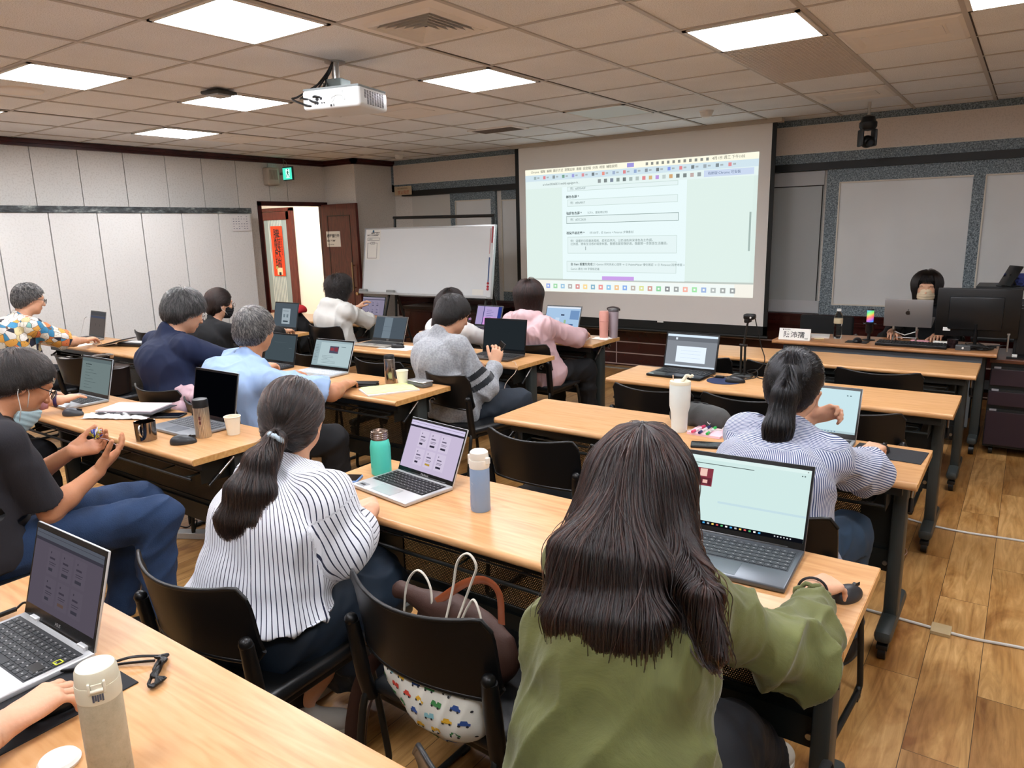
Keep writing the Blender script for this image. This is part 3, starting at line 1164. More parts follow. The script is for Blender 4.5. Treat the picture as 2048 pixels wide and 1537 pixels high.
def wood_top_mat(name='beech_laminate', cols=('#b5824f', '#c49462', '#cda072'), rough=0.33, long='x'):
    n = NT(name, rough=rough, spec=0.5)
    if n.b.inputs['Base Color'].links: return n.m
    oi = n.n('ObjectInfo')
    co = n.coords((.7, 7, 7) if long == 'x' else (9, 9, .8))
    ad = n.n('VectorMath', operation='ADD')
    ml = n.n('VectorMath', operation='SCALE'); ml.inputs[3].default_value = 40.0
    cx = n.n('CombineXYZ'); n.l(oi.outputs['Random'], cx.inputs[0]); n.l(oi.outputs['Random'], cx.inputs[1])
    n.l(cx.outputs[0], ml.inputs[0]); n.l(co, ad.inputs[0]); n.l(ml.outputs[0], ad.inputs[1])
    w = n.n('TexNoise', i_Scale=1.5, i_Detail=3.0, i_Distortion=0.8)
    n.l(ad.outputs[0], w.inputs['Vector'])
    s1 = n.math('SINE', n.math('MULTIPLY', w.outputs['Fac'], 46.0))
    f = n.n('TexNoise', i_Scale=9.0, i_Detail=5.0); n.l(ad.outputs[0], f.inputs['Vector'])
    v = n.math('ADD', n.math('MULTIPLY', s1, 0.10), n.math('MULTIPLY', f.outputs['Fac'], 0.9))
    n.l(n.ramp(v, [(0.15, cols[0]), (0.42, cols[1]), (0.75, cols[2])]), n.b.inputs['Base Color'])
    return n.m


def granite_mat():
    n = NT('granite_laminate', rough=0.45)
    co = n.coords()
    a = n.n('TexNoise', i_Scale=75.0, i_Detail=4.0, i_Roughness=0.75); n.l(co, a.inputs['Vector'])
    b = n.n('TexVoronoi', i_Scale=120.0); n.l(co, b.inputs['Vector'])
    v = n.math('ADD', a.outputs['Fac'], n.math('MULTIPLY', b.outputs['Distance'], 0.25))
    n.l(n.ramp(v, [(0.45, '#30383e'), (0.58, '#5a686f'), (0.68, '#7f8d94'), (0.85, '#b0bbc0')]), n.b.inputs['Base Color'])
    return n.m


def speckle(name, base, dark, scale=260.0, rough=0.9, bump=0.3, blot=0.0):
    n = NT(name, rough=rough, spec=0.2)
    if n.b.inputs['Base Color'].links: return n.m
    co = n.coords()
    a = n.n('TexNoise', i_Scale=scale, i_Detail=2.0, i_Roughness=0.6); n.l(co, a.inputs['Vector'])
    c = n.ramp(a.outputs['Fac'], [(0.36, dark), (0.5, base)])
    if blot:
        b = n.n('TexNoise', i_Scale=1.6, i_Detail=4.0); n.l(co, b.inputs['Vector'])
        c = n.mix(1.0, c, n.ramp(b.outputs['Fac'], [(0.3, (1 - blot,) * 3), (0.7, (1, 1, 1))]), 'MULTIPLY')
    n.l(c, n.b.inputs['Base Color'])
    if bump: n.bump(a.outputs['Fac'], bump, 0.002)
    return n.m


M_floor = floor_mat()
M_beech = wood_top_mat()
M_granite = granite_mat()
M_ceil = speckle('ceiling_board', '#f4f7fa', '#d4d6d6', 190.0, blot=0.10)
M_wallp = speckle('grey_beige_wall_board', '#dfdbd4', '#d3cec6', 60.0, bump=0.1, blot=0.06)
M_part = speckle('folding_partition_board', '#dcdbd7', '#d4d3ce', 60.0, bump=0.1, blot=0.05)
M_beige = speckle('beige_fascia', '#dbcfc3', '#d0c4b7', 90.0, bump=0.1)
M_grid = mat('ceiling_tbar', '#bcb6ae', 0.5)
M_gap = mat('dark_gap', '#1b1a19', 0.8)
M_mahog = wood_top_mat('mahogany_stain', ('#3a130d', '#561f18', '#6a2c22'), 0.3, 'z')
M_mahogd = mat('dark_red_cornice', '#3d100d', 0.35, var=(8, 0.3))
M_wains = mat('dark_red_wainscot', '#350d0a', 0.25, var=(5, 0.25), coat=0.3)
M_black = mat('black_metal', '#121413', 0.45)
M_blackp = mat('black_plastic', '#0c0c0d', 0.38, bump=(400, 0.05))
M_steel = mat('brushed_steel', '#b9bab8', 0.28, metal=1.0)
M_chrome = mat('chrome', '#d6d6d4', 0.12, metal=1.0)
M_white = mat('white_plastic', '#e8e8e4', 0.35)
M_panel = mat('light_diffuser', '#ffffff', 0.5, emit='#f4f6fd', es=PANEL_E)


def struct(name, bm, m, parent=None, **k):
    o = obj(name, bm, m, parent, **k)
    if parent is None: o['kind'] = 'structure'
    return o


bm = B(); box(bm, -13.5, YB - .1, -0.08, XR + .1, 9.2, 0); struct('floor', bm, M_floor)
G, OX, OY = 0.6063, -0.987, 2.561
bm = B(); box(bm, XL - .1, YB - .1, ZC, XR + .1, YF + .1, ZC + 0.06); struct('ceiling', bm, M_ceil)
# suspended grid, one mesh
bm = B()
i0, i1 = -12, 6
for i in range(i0, i1 + 1):
    x = OX + i * G
    if XL < x < XR: box(bm, x - .012, YB, ZC - .006, x + .012, YF, ZC + .001)
for j in range(-9, 9):
    y = OY + j * G
    if YB < y < YF: box(bm, XL, y - .009, ZC - .005, XR, y + .009, ZC + .001)
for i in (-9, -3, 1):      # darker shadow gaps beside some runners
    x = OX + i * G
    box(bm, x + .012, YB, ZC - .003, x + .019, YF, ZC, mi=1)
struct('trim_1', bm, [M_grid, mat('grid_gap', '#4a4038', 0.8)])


def tile_xy(i, j):
    return OX + i * G, OY + j * G, OX + (i + 1) * G, OY + (j + 1) * G


def light(i, j, label, on=True):
    x0, y0, x1, y1 = tile_xy(i, j)
    t = thing('ceiling_light', label, 'ceiling light', ((x0 + x1) / 2, (y0 + y1) / 2, ZC))
    a = G / 2 - .014
    bm = B()
    for s_ in ((-a, -a, a, -a + .022), (-a, a - .022, a, a), (-a, -a, -a + .022, a), (a - .022, -a, a, a)):
        box(bm, s_[0], s_[1], -.012, s_[2], s_[3], -.001)
    obj('frame', bm, mat('light_frame', '#dcd8d0', 0.5), t)
    bm = B(); box(bm, -a + .02, -a + .02, -.0105, a - .02, a - .02, -.003)
    obj('diffuser', bm, M_panel if on else mat('diffuser_off', '#c3cbc6', 0.4), t)
    return t


LIGHTS = {(-4, -1): 'lit square ceiling panel nearest the camera, left of the large air diffuser',
          (-4, 2): 'lit square ceiling panel just right of the hanging projector',
          (-1, 2): 'lit square ceiling panel touching the slotted return grille',
          (-7, -1): 'lit square ceiling panel next to the round flush speaker cover',
          (-7, 1): 'lit square ceiling panel with the black access point hanging in front of it',
          (-10, 2): 'lit square ceiling panel farthest away, near the left partition wall',
          (1, 2): 'lit square ceiling panel cut by the top right corner of the picture',
          (-10, -1): 'lit square ceiling panel of which only a tip shows at the left picture edge',
          (-1, -2): 'lit square ceiling panel above the photographer', (-4, -4): 'lit square ceiling panel behind the photographer on the left',
          (-1, -5): 'lit square ceiling panel behind the photographer', (2, -2): 'lit square ceiling panel right of the photographer',
          (-7, -4): 'lit square ceiling panel far behind on the left', (2, -5): 'lit square ceiling panel far behind on the right'}
for (i, j), lb in LIGHTS.items():
    light(i, j, lb)
light(-4, 5, 'unlit pale ceiling panel in front of the projection screen', False)


def diffuser(i, j, label, style):
    x0, y0, x1, y1 = tile_xy(i, j)
    t = thing('air_diffuser', label, 'air vent', ((x0 + x1) / 2, (y0 + y1) / 2, ZC))
    wm = mat('vent_cream', '#ece8e2', 0.5)
    a = G / 2 - .013
    bm = B()
    if style == 'four':
        for k in range(2):
            o1, o2 = (a, a - .075) if k == 0 else (a - .075, a - .095)
            z1, z2 = (-.004, -.006) if k == 0 else (-.006, -.02)
            ring_skin(bm, [[(sx * o, sy * o, z) for sx, sy in ((-1, -1), (1, -1), (1, 1), (-1, 1))] for o, z in ((o1, z1), (o2, z2))], caps=False)
        obj('frame', bm, wm, t)
        for k in range(6):
            o = a - .095 - k * .03
            bm = B()
            ring_skin(bm, [[(sx * q, sy * q, z) for sx, sy in ((-1, -1), (1, -1), (1, 1), (-1, 1))] for q, z in ((o, -.022), (o - .018, .0), (o - .016, .0), (o + .002, -.022))], close=True, caps=False)
            obj('vane', bm, wm, t)
        bm = B(); box(bm, -a + .08, -a + .08, -.001, a - .08, a - .08, .0); obj('duct', bm, M_gap, t)
    else:
        ring_skin(bm, [[(sx * qx, sy * qy, z) for sx, sy in ((-1, -1), (1, -1), (1, 1), (-1, 1))] for qx, qy, z in ((a, a, -.004), (a - .02, a - .02, -.012), (a - .06, a - .12, -.012), (a - .085, a - .17, -.002), (a - .11, a - .19, -.006))], caps=False)
        obj('frame', bm, wm, t)
        bm = B(); box(bm, -a + .1, -a + .18, -.008, a - .1, a - .18, -.003); obj('core', bm, wm, t)


diffuser(-3, 0, 'large cream four way air diffuser with nested square vanes', 'four')
diffuser(0, 3, 'cream flat air diffuser right of the slotted grille', 'flat')
diffuser(-1, 6, 'cream flat air diffuser above the black dome camera', 'flat')
diffuser(-6, 3, 'cream flat air diffuser behind the hanging projector', 'flat')
diffuser(-10, 3, 'cream flat air diffuser just behind the farthest lit panel', 'flat')
for (i, j), lb in {(-1, 3): 'slotted return air grille right behind the lit panel', (-1, 4): 'slotted return air grille nearer the screen wall'}.items():
    x0, y0, x1, y1 = tile_xy(i, j)
    t = thing('return_grille', lb, 'air vent', ((x0 + x1) / 2, (y0 + y1) / 2, ZC), group='slotted return grilles')
    a = G / 2 - .014
    bm = B(); box(bm, -a, -a, -.003, a, a, .001); obj('duct', bm, mat('grille_dark', '#5f5247', 0.8), t)
    bm = B()
    for k in range(17):
        y = -a + 2 * a * k / 16
        box(bm, -a, y - .006, -.010, a, y + .006, -.003)
    for k in range(25):
        x = -a + 2 * a * k / 24
        box(bm, x - .0035, -a, -.009, x + .0035, a, -.003)
    obj('grid', bm, mat('grille_cream', '#d8d0c6', 0.5), t)
bm = B()
t = thing('slot_vent', 'small slotted vent plate far off in the ceiling left of the screen', 'air vent', (-4.45, 6.1, ZC))
box(bm, -.28, -.14, -.012, .28, .14, 0); obj('plate', bm, mat('vent_cream', '#ece8e2'), t)
bm = B()
for k in range(9): box(bm, -.24, -.115 + k * .027, -.014, .24, -.103 + k * .027, -.011)
obj('slots', bm, mat('grille_dark', '#5f5247'), t)
t = thing('ceiling_speaker', 'round flush cream speaker cover near the left lit panel', 'speaker', (-5.55, 2.28, ZC))
bm = B(); lathe(bm, [(.0, -.012), (.09, -.012), (.12, -.016), (.135, -.01), (.14, 0)][::1], 36); obj('cover', bm, mat('vent_cream', '#ece8e2'), t, smooth=40)
for (x, y), lb in {(-2.46, 6.49): 'white smoke detector before the projection screen', (-6.79, 7.13): 'white smoke detector in the far left corner of the ceiling'}.items():
    t = thing('smoke_detector', lb, 'smoke detector', (x, y, ZC))
    bm = B(); lathe(bm, [(.0, -.055), (.03, -.055), (.045, -.045), (.055, -.02), (.056, 0)], 28); obj('cover', bm, M_white, t, smooth=40)
    bm = B(); lathe(bm, [(.062, -.012), (.062, 0)], 28); obj('base', bm, M_white, t, smooth=40)

# --- left wall with the tall folding partition, door opening, pillar
bm = B()
ys = [YB] + [3.325 - .457 * k for k in range(12, 0, -1)] + [3.325, 3.77, 4.235, 4.706, 5.152, 5.609, 6.08, 6.36]
door_y0, door_y1, door_z = 5.87, 6.97, 2.045
edges = [y for y in ys if y > YB - .01] + [7.0]
edges = sorted(set(round(y, 3) for y in edges))
bm = B()
for a, b in zip(edges[:-1], edges[1:]):
    z0 = door_z if a >= door_y0 - .2 and b > door_y0 else 0
    if a < door_y0 < b:
        box(bm, XL - .06, a + .004, 0, XL, door_y0, ZC)
        box(bm, XL - .06, door_y0, door_z, XL, b - .004, ZC)
        continue
    box(bm, XL - .06, a + .004, z0, XL, b - .004, ZC)
box(bm, XL - .10, YB, 0, XL - .05, door_y0, ZC, mi=1)
box(bm, XL - .10, door_y0, door_z, XL - .05, 7.0, ZC, mi=1)
struct('wall_left', bm, [M_wallp, M_gap])
bm = B(); box(bm, -8.1, 7.0, 0, -7.5, YF, ZC); struct('wall_pillar', bm, M_wallp)
bm = B()
box(bm, XL, YB, 2.53, XL + .05, 7.0, ZC - .006); box(bm, XL, YB, 2.555, XL + .075, 7.0, ZC - .006)
box(bm, XL, 6.95, 2.53, -7.45, 7.0, ZC - .006); box(bm, XL, 6.925, 2.555, -7.425, 7.0, ZC - .006)
box(bm, -7.5, 6.95, 2.53, -7.45, YF, ZC - .006); box(bm, -7.5, 6.925, 2.555, -7.425, YF, ZC - .006)
struct('trim_2', bm, M_mahogd)
# lower folding partition standing in front of the wall
t = thing('folding_partition', 'off-white stacked folding partition of tall panels with a worn dark top rail', 'partition', (-7.8, 0, 0))
for k in range(-12, 6):
    y0, y1 = 3.285 + .457 * (k - 1), 3.285 + .457 * k
    y1 = min(y1, 5.55)
    if k == 5: y1 = 5.55
    if y0 < YB: continue
    bm = B(); box(bm, -.05, y0 + .005, .02, 0, y1 - .005, 1.89, bev=.002); obj('panel', bm, M_part, t)
bm = B(); box(bm, -.25, YB, .0, -.045, 5.54, 1.89); obj('core', bm, M_gap, t)
n = NT('worn_rail', rough=0.5)
co = n.coords((1, 3, 8)); a = n.n('TexNoise', i_Scale=2.2, i_Detail=6.0, i_Roughness=0.7); n.l(co, a.inputs['Vector'])
n.l(n.ramp(a.outputs['Fac'], [(0.40, '#25282a'), (0.52, '#454a4b'), (0.60, '#6f7674'), (0.72, '#b6b8b2')]), n.b.inputs['Base Color'])
bm = B(); box(bm, -.27, YB, 1.89, .012, 5.56, 1.955, bev=.003); obj('top_rail', bm, n.m, t)
bm = B(); box(bm, -.28, 5.55, 0, -.02, 5.565, 1.89); obj('end_cap', bm, M_wallp, t)

# --- doorway: frame, open leaf, corridor with glazed door beyond
bm = B()
box(bm, XL - .10, door_y0 - .0, 0, XL + .02, door_y0 + .05, door_z)
box(bm, XL - .10, door_y1 - .03, 0, XL + .02, door_y1 + .03, door_z)
box(bm, XL - .10, door_y0, door_z - .045, XL + .02, door_y1 + .03, door_z + .01)
struct('trim_3', bm, M_mahogd)
t = thing('door_1', 'open dark brown wooden door with a paper notice and long pull handle', 'door', (-8.09, 6.93, 0)); t['kind'] = 'structure'
bm = B()
box(bm, 0, -.045, .01, .69, 0, 2.02, bev=.003)
obj('leaf', bm, M_mahog, t)
bm = B()
for (a0, b0, a1, b1) in ((.12, 1.86, .57, 1.87), (.12, .2, .57, .21), (.12, .2, .13, 1.87), (.56, .2, .57, 1.87)):
    box(bm, a0, -.049, b0, a1, -.044, b1)
obj('moulding', bm, mat('door_groove', '#1c0806', 0.4), t)
bm = B()
tube(bm, [(.60, -.09, .86), (.60, -.09, 1.24)], .010, 10)
for z in (.90, 1.20): tube(bm, [(.60, -.09, z), (.60, -.045, z)], .007, 8)
obj('pull_handle', bm, mat('brass_satin', '#a98f6a', 0.3, metal=0.9), t, smooth=40)
bm = B(); cyl(bm, (.64, -.045, .82), (.64, -.075, .82), .026, .022, 18); obj('lock', bm, mat('brass_satin', '#a98f6a'), t, smooth=40)
M_paper = mat('paper', '#e9e7df', 0.8)
M_ink = mat('ink', '#1c1c1e', 0.7)
M_wall_white = mat('corridor_white', '#f2ede2', 0.8)
FX = lambda o: frame(o, (1, 0, 0), (0, 0, 1))     # facing -Y
t = thing('door_notice', 'white paper notice taped on the open brown door', 'notice', (-7.87, 6.882, 1.555))
bm = B(); box(bm, -.14, -.001, -.105, .14, .001, .105); obj('sheet', bm, M_paper, t)
text('課程進行中', .05, M_ink, t, FX((-.125, -.003, .04)), bold=.0008)
text('請勿 參觀 喧嘩', .026, M_ink, t, FX((-.125, -.003, -.025)), bold=.0008)
text('請將行動電話關機', .015, M_ink, t, FX((-.11, -.003, -.075)))
# corridor
bm = B()
box(bm, -12.6, 8.6, 0, XL + .4, 8.7, 2.8); box(bm, -12.7, 4.5, 0, -12.6, 8.7, 2.8); box(bm, -12.6, 4.4, 0, XL - .1, 4.5, 2.8)
struct('wall_corridor', bm, M_wall_white)
bm = B(); box(bm, XL - .1, 7.0, 0, XL, 8.7, 2.8); box(bm, XL - .101, YB, 0, XL - .1, door_y0, 2.8); struct('wall_back_of_pillar', bm, M_wall_white)
bm = B(); box(bm, -12.7, 4.4, 2.7, XL - .06, 8.7, 2.78); struct('ceiling_corridor', bm, mat('corridor_ceiling', '#e8e4da', 0.8))
t = thing('ceiling_light', 'corridor ceiling panel beyond the doorway', 'ceiling light', (-10.2, 7.1, 2.7))
bm = B(); box(bm, -.6, -.5, -.02, .6, .5, -.001); obj('diffuser', bm, mat('hall_diffuser', '#ffffff', emit='#fff9f0', es=HALL_E), t)
t = thing('door_2', 'brown framed glazed door in the corridor behind the doorway', 'door', (-11.33, 8.58, 0)); t['kind'] = 'structure'
bm = B()
for a0, b0, a1, b1 in ((-.50, 0, -.43, 2.10), (.43, 0, .50, 2.10), (-.50, 2.05, .50, 2.11)): box(bm, a0, -.05, b0, a1, .01, b1)
obj('frame', bm, M_mahog, t)
bm = B()
for a0, b0, a1, b1 in ((-.43, .02, -.33, 2.04), (.33, .02, .43, 2.04), (-.43, 1.90, .43, 2.04), (-.43, .02, .43, .25)): box(bm, a0, -.035, b0, a1, 0, b1)
obj('leaf', bm, M_mahog, t)
bm = B(); box(bm, -.33, -.02, .25, .33, -.012, 1.90); obj('pane', bm, mat('frosted_pane', '#8fa0a2', 0.4), t)
bm = B()
for k in range(9): box(bm, -.20 + k * .045, -.026, .25, -.185 + k * .045, -.02, 1.90)
obj('stripes', bm, mat('pane_stripe', '#c9d2d0', 0.5), t)
bm = B(); tube(bm, [(-.38, -.10, .70), (-.38, -.10, 1.0)], .012, 8); tube(bm, [(-.38, -.03, .72), (-.38, -.10, .72)], .008); tube(bm, [(-.38, -.03, .98), (-.38, -.10, .98)], .008)
obj('handle', bm, M_steel, t, smooth=40)
t = thing('spring_couplet', 'red vertical paper banner with black calligraphy on the glazed door', 'banner', (-11.30, 8.545, 1.34))
bm = B(); box(bm, -.165, -.001, -.45, .165, .001, .45); obj('sheet', bm, mat('couplet_red', '#e5451f', 0.7), t)
for k, ch in enumerate('騰龍獻瑞'):
    text(ch, .19, M_ink, t, FX((-.095, -.004, .30 - k * .175)), bold=.002)
bm = B(); box(bm, -.06, -.003, -.43, .09, -.001, -.30); box(bm, -.01, -.005, -.44, .05, -.003, -.38, mi=1); box(bm, -.09, -.004, -.32, -.03, -.002, -.27, mi=2)
obj('drawing', bm, [mat('cream_ink', '#e6d2ae'), M_ink, mat('teal_ink', '#a9a05a')], t)
text('恭賀新禧萬事如意\n吉祥平安', .045, M_ink, t, frame((.10, -.004, .28), (0, 0, -1), (1, 0, 0)))

# --- front wall
bm = B(); box(bm, -7.55, YF, 0, XR, YF + .1, ZC); struct('wall_front', bm, M_wallp)
bm = B(); box(bm, XR, YB, 0, XR + .1, YF + .1, ZC); struct('wall_right', bm, M_part)
bm = B(); box(bm, XL, YB - .1, 0, XR, YB, ZC); struct('wall_back', bm, M_part)
S = .055
bm = B()
box(bm, -7.5, YF - S, 2.535, XR, YF, ZC)
box(bm, -7.5, YF - S, 2.185, -7.45, YF, ZC)
box(bm, -7.5, YF - S, 2.185, XR, YF, 2.28)
struct('trim_4', bm, M_granite)
bm = B(); box(bm, -7.45, YF - S - .004, 2.28, XR, YF, 2.535); struct('trim_5', bm, M_beige)
bm = B(); box(bm, -7.45, YF - S - .008, 2.275, XR, YF, 2.283); box(bm, -7.45, YF - S - .008, 2.531, XR, YF, 2.539); struct('trim_6', bm, mat('cream_bead', '#d9d2c4', 0.5))
bm = B(); box(bm, -7.3, YF - .075, 2.115, XR, YF, 2.185); struct('trim_7', bm, M_black)


def wallboard(x0, x1, z0, z1, label, post_l=0.0, post_r=0.0, zt=2.115, zb=.66, d=.03):
    t = thing('wall_board', label, 'whiteboard', (x0, YF, 0))
    w = x1 - x0
    bm = B()
    if post_l: box(bm, -post_l, -d - .012, zb, 0, 0, zt)
    if post_r: box(bm, w, -d - .012, zb, w + post_r, 0, zt)
    box(bm, 0, -d - .010, z1, w, 0, zt); box(bm, 0, -d - .010, zb, w, 0, z0)
    obj('frame', bm, M_granite, t)
    bm = B()
    for a in ((-.004, z1 - .006, w + .004, z1 + .008), (-.004, z0 - .008, w + .004, z0 + .004), (-.006, z0, .006, z1)):
        box(bm, a[0], -d - .014, a[1], a[2], -d - .004, a[3])
    obj('bead', bm, mat('cream_bead', '#d9d2c4'), t)
    bm = B(); box(bm, 0, -d, z0, w, -.001, z1)
    obj('surface', bm, mat('grey_board', '#dcdedd', 0.22, var=(1.6, 0.06)), t)


wallboard(-1.572, -.484, .82, 1.985, 'grey white wall board in a speckled frame behind the instructor', .12, .097)
wallboard(-.387, .75, .82, 1.985, 'grey white wall board behind the black monitor at the right edge', 0, .1)
wallboard(-6.36, -5.77, .82, 2.01, 'narrow grey white wall board above the mobile whiteboard', .09, .075)
wallboard(-5.60, -4.6, .84, 1.99, 'dull wall board partly hidden by the left edge of the screen', 0, .1)
bm = B()
box(bm, -2.9, YF - .02, .72, -1.70, YF, .845); box(bm, -2.9, YF - .022, 1.975, -1.72, YF, 2.11)
box(bm, -2.9, YF - .012, .845, -1.72, YF, 1.97, mi=1); box(bm, -2.9, YF - .024, 1.968, -1.72, YF - .01, 1.976, mi=2); box(bm, -1.735, YF - .02, .845, -1.727, YF - .008, 1.97, mi=2)
struct('trim_8', bm, [mat('grey_strip', '#b5b7b8', 0.4), mat('grey_board_dull', '#a9adac', 0.3), M_gap])
bm = B()
box(bm, -7.16, YF - .02, .75, -6.45, YF, 2.11)
struct('trim_9', bm, mat('greige_board', '#c9c7c0', 0.5))
# wainscot
bm = B()
box(bm, -7.5, YF - .05, .0, XR, YF, .62)
box(bm, -7.5, YF - .075, .60, XR, YF, .64); box(bm, -7.5, YF - .06, .64, XR, YF, .70); box(bm, -7.5, YF - .08, .695, XR, YF, .715)
struct('wall_wainscot', bm, M_wains)
bm = B()
for z in (.022, .156, .289, .422): box(bm, -7.5, YF - .053, z - .006, XR, YF - .049, z + .006)
for k in range(-3, 6): box(bm, -3.945 + k * 1.22 - .005, YF - .0535, .02, -3.945 + k * 1.22 + .005, YF - .049, .5)
struct('trim_10', bm, mat('pale_seam', '#a8958c', 0.5))
bm = B(); box(bm, -7.4, 7.50, .001, -2.6, 7.56, .006); struct('trim_11', bm, mat('pale_floor_strip', '#9a948a', 0.6))

# --- projection screen with the projected page
t = thing('projection_screen', 'large pull-down projection screen with black border showing a web form', 'projection screen', (-3.62, 7.4, 0))
x0, x1 = -5.105 + 3.62, -2.145 + 3.62
n = NT('screen_fabric', rough=0.9)
n.b.inputs['Base Color'].default_value = lin('#ece9e4')
bm = B(); box(bm, x0, 0, .60, x1, .006, 2.58); obj('fabric', bm, n.m, t)
bm = B(); box(bm, x0 - .05, -.004, .50, x0, .01, 2.58); box(bm, x1, -.004, .50, x1 + .04, .01, 2.58); box(bm, x0 - .05, -.004, .50, x1 + .04, .01, .60)
obj('black_border', bm, mat('border_black', '#0b0f0d', 0.6), t)
bm = B(); tube(bm, [(x0 - .06, 0, .49), (x1 + .05, 0, .49)], .018, 12); obj('weight_bar', bm, M_black, t, smooth=40)
bm = B(); box(bm, x0 - .10, -.03, 2.56, x1 + .09, .06, 2.60); obj('case', bm, mat('screen_case', '#b3a999', 0.5), t)
bm = B(); box(bm, .33, -.012, .585, .40, 0, .605); obj('pull_tab', bm, M_white, t)
# page in u,v 0..1 (v up)
PX0, PX1, PZ0, PZ1 = -5.01 + 3.62, -2.261 + 3.62, .885, 2.305
PW, PH = PX1 - PX0, PZ1 - PZ0


def em(c, k=1.0):
    return mat('glow_%s_%g' % (c.strip('#'), k), '#000000', 0.9, emit=c, es=k, spec=0.0)


def rects(name, parent, rs, pt, k=1.0):
    """flat rectangles of light (u0,v0,u1,v1,colour) on a screen; pt maps u,v,layer to a point"""
    cols = []
    bm = B()
    for i, r in enumerate(rs):
        c = r[4]
        if c not in cols: cols.append(c)
        L_ = r[5] if len(r) > 5 else 1
        quad(bm, [pt(r[0], r[1], L_), pt(r[2], r[1], L_), pt(r[2], r[3], L_), pt(r[0], r[3], L_)], cols.index(c))
    return obj(name, bm, [em(c, k) for c in cols], parent)


def pp(u, v, L_=1):
    return (PX0 + u * PW, -.002 - .0006 * L_, PZ0 + v * PH)


page = []
def R_(r):
    if len(r) > 5 and r[5] in (5, 6) and r[0] != .375:
        c = r[4].strip('#'); c = [int(int(c[i:i + 2], 16) * .62 + 235 * .38) for i in (0, 2, 4)]
        r = r[:4] + ('#%02x%02x%02x' % tuple(c),) + r[5:]
    page.append(r)
R_((0, 0, 1, 1, '#d3e3dd', 0))
R_((0, .955, 1, 1, '#f3f0dc')); R_((0, .905, 1, .955, '#c9dbe4')); R_((0, .845, 1, .905, '#dceae8')); R_((.0, .105, .985, .845, '#d6e6e0'))
R_((.185, .105, .735, .845, '#e0eff0', 2))
R_((0, .095, 1, .108, '#b9c2bc', 2)); R_((0, 0, 1, .095, '#ece9df', 2)); R_((.12, .005, .93, .092, '#e8efec', 3))
for (a, b, c, d, cc) in ((.21, .81, .70, .845, 0), (.21, .690, .70, .745, 0), (.205, .555, .705, .615, 1), (.21, .315, .70, .45, 0), (.205, .165, .70, .255, 0)):
    R_((a, b, c, d, '#7f938f' if cc else '#c2d3cf', 3)); R_((a + .002, b + .004, c - .002, d - .004, '#dceaea', 4))
R_((.375, .105, .52, .135, '#c39be0', 5))
R_((.975, .33, .982, .60, '#9fb0ab', 4))
R_((.80, .855, .985, .90, '#c3d0e6', 4))
ic = ['#5f7fd8', '#6fc47b', '#6aa7d0', '#8c8580', '#c4534e', '#f2c25a', '#4d8fae', '#e0605a', '#56a5dc', '#e9a14f', '#4f86e0', '#9c8b7c', '#c8cf60', '#b86a58', '#57b96a', '#4b4f52', '#6d7372', '#f08a72', '#71d67a', '#6a8fd0', '#8f9896', '#767c7a', '#6b7271']
for k, c in enumerate(ic):
    u = .10 + k * .037
    R_((u, .028, u + .020, .066, c, 5)); R_((u + .006, .040, u + .014, .055, '#eef3ee', 6))
tc_ = ['#6c8a8c', '#d0444c', '#4b5c60', '#2f6f4f', '#6c70c8', '#c95660', '#26343a', '#d85a48', '#6a86b0', '#c8484e', '#5d7fb8', '#50606a', '#28353a', '#4b68d8', '#d24b50', '#2c3a40', '#6b7c86', '#3a4a52', '#c94f55']
for k, c in enumerate(tc_):
    u = .045 + k * .047
    R_((u, .918, u + .012, .943, c, 5)); R_((u + .017, .925, u + .028, .937, '#7b8b90', 5))
for k, c in enumerate(['#54605f', '#3c4a4a', '#3a4c66', '#50645e', '#2b3838', '#79908c', '#8fa39e', '#cc4a50', '#c08a3a', '#9a5fc8', '#9fb2ae', '#b8762e', '#2e3a38', '#394846', '#a07f7a', '#59686a']):
    u = .355 + k * .028
    R_((u, .862, u + .014, .89, c, 5))
for k in range(12):
    u = .565 + k * .022
    R_((u, .967, u + .010, .988, '#4a4f48', 5))
R_((.485, .962, .515, .993, '#6a5fc8', 5))
po = rects('projected_page', t, page, pp, 0.9)  # the projector's light is put in as glow of the page itself
ink = em('#3b4a4a', .85); ink2 = em('#6f817f', .85)
PM = lambda u, v: frame(pp(u, v, 8), (1, 0, 0), (0, 0, 1))
text('Chrome  檔案  編輯  顯示方式  瀏覽記錄  書籤  設定檔  分頁  視窗  輔助說明', .034, em('#3a3d36', .85), po, PM(.03, .978))
text('4月1日 週三 下午1:02', .036, em('#3a3d36', .85), po, PM(.83, .978))
text('ai-class20260331.netlify.app/gem-b...', .034, ink, po, PM(.09, .875))
text('有新版 Chrome 可安裝', .034, em('#4d5f80', .85), po, PM(.815, .877))
text('例：#3D5A3F', .034, ink2, po, PM(.225, .828))
text('輔色色碼 *', .036, ink, po, PM(.205, .765), bold=.0006)
text('例：#E6A817', .034, ink2, po, PM(.225, .717))
text('強調色色碼 *', .036, ink, po, PM(.205, .635), bold=.0006)
text('（CTA、重點標記用）', .030, ink2, po, PM(.30, .635))
text('例：#DC2626', .034, ink2, po, PM(.225, .585))
text('視覺風格定義 *', .036, ink, po, PM(.205, .478), bold=.0006)
text('（約100字，從 Gemini + Pinterest 步驟產出）', .030, ink2, po, PM(.31, .478))
text('例：溫暖的日系雜誌風格，柔和自然光，以奶油色與深綠色為主色調，\n比例感，帶有生活感的場景佈置，整體氛圍安靜舒適，像翻開一本質感生活雜誌。', .034, ink2, po, PM(.225, .402), line=1.05)
text('由 Gem 設置先完成：', .034, ink, po, PM(.225, .228), bold=.0006)
text('① Gemini 研究色彩心理學 → ② PaletteMaker 優化確認 → ③ Pinterest 找參考圖 +', .031, ink2, po, PM(.335, .228))
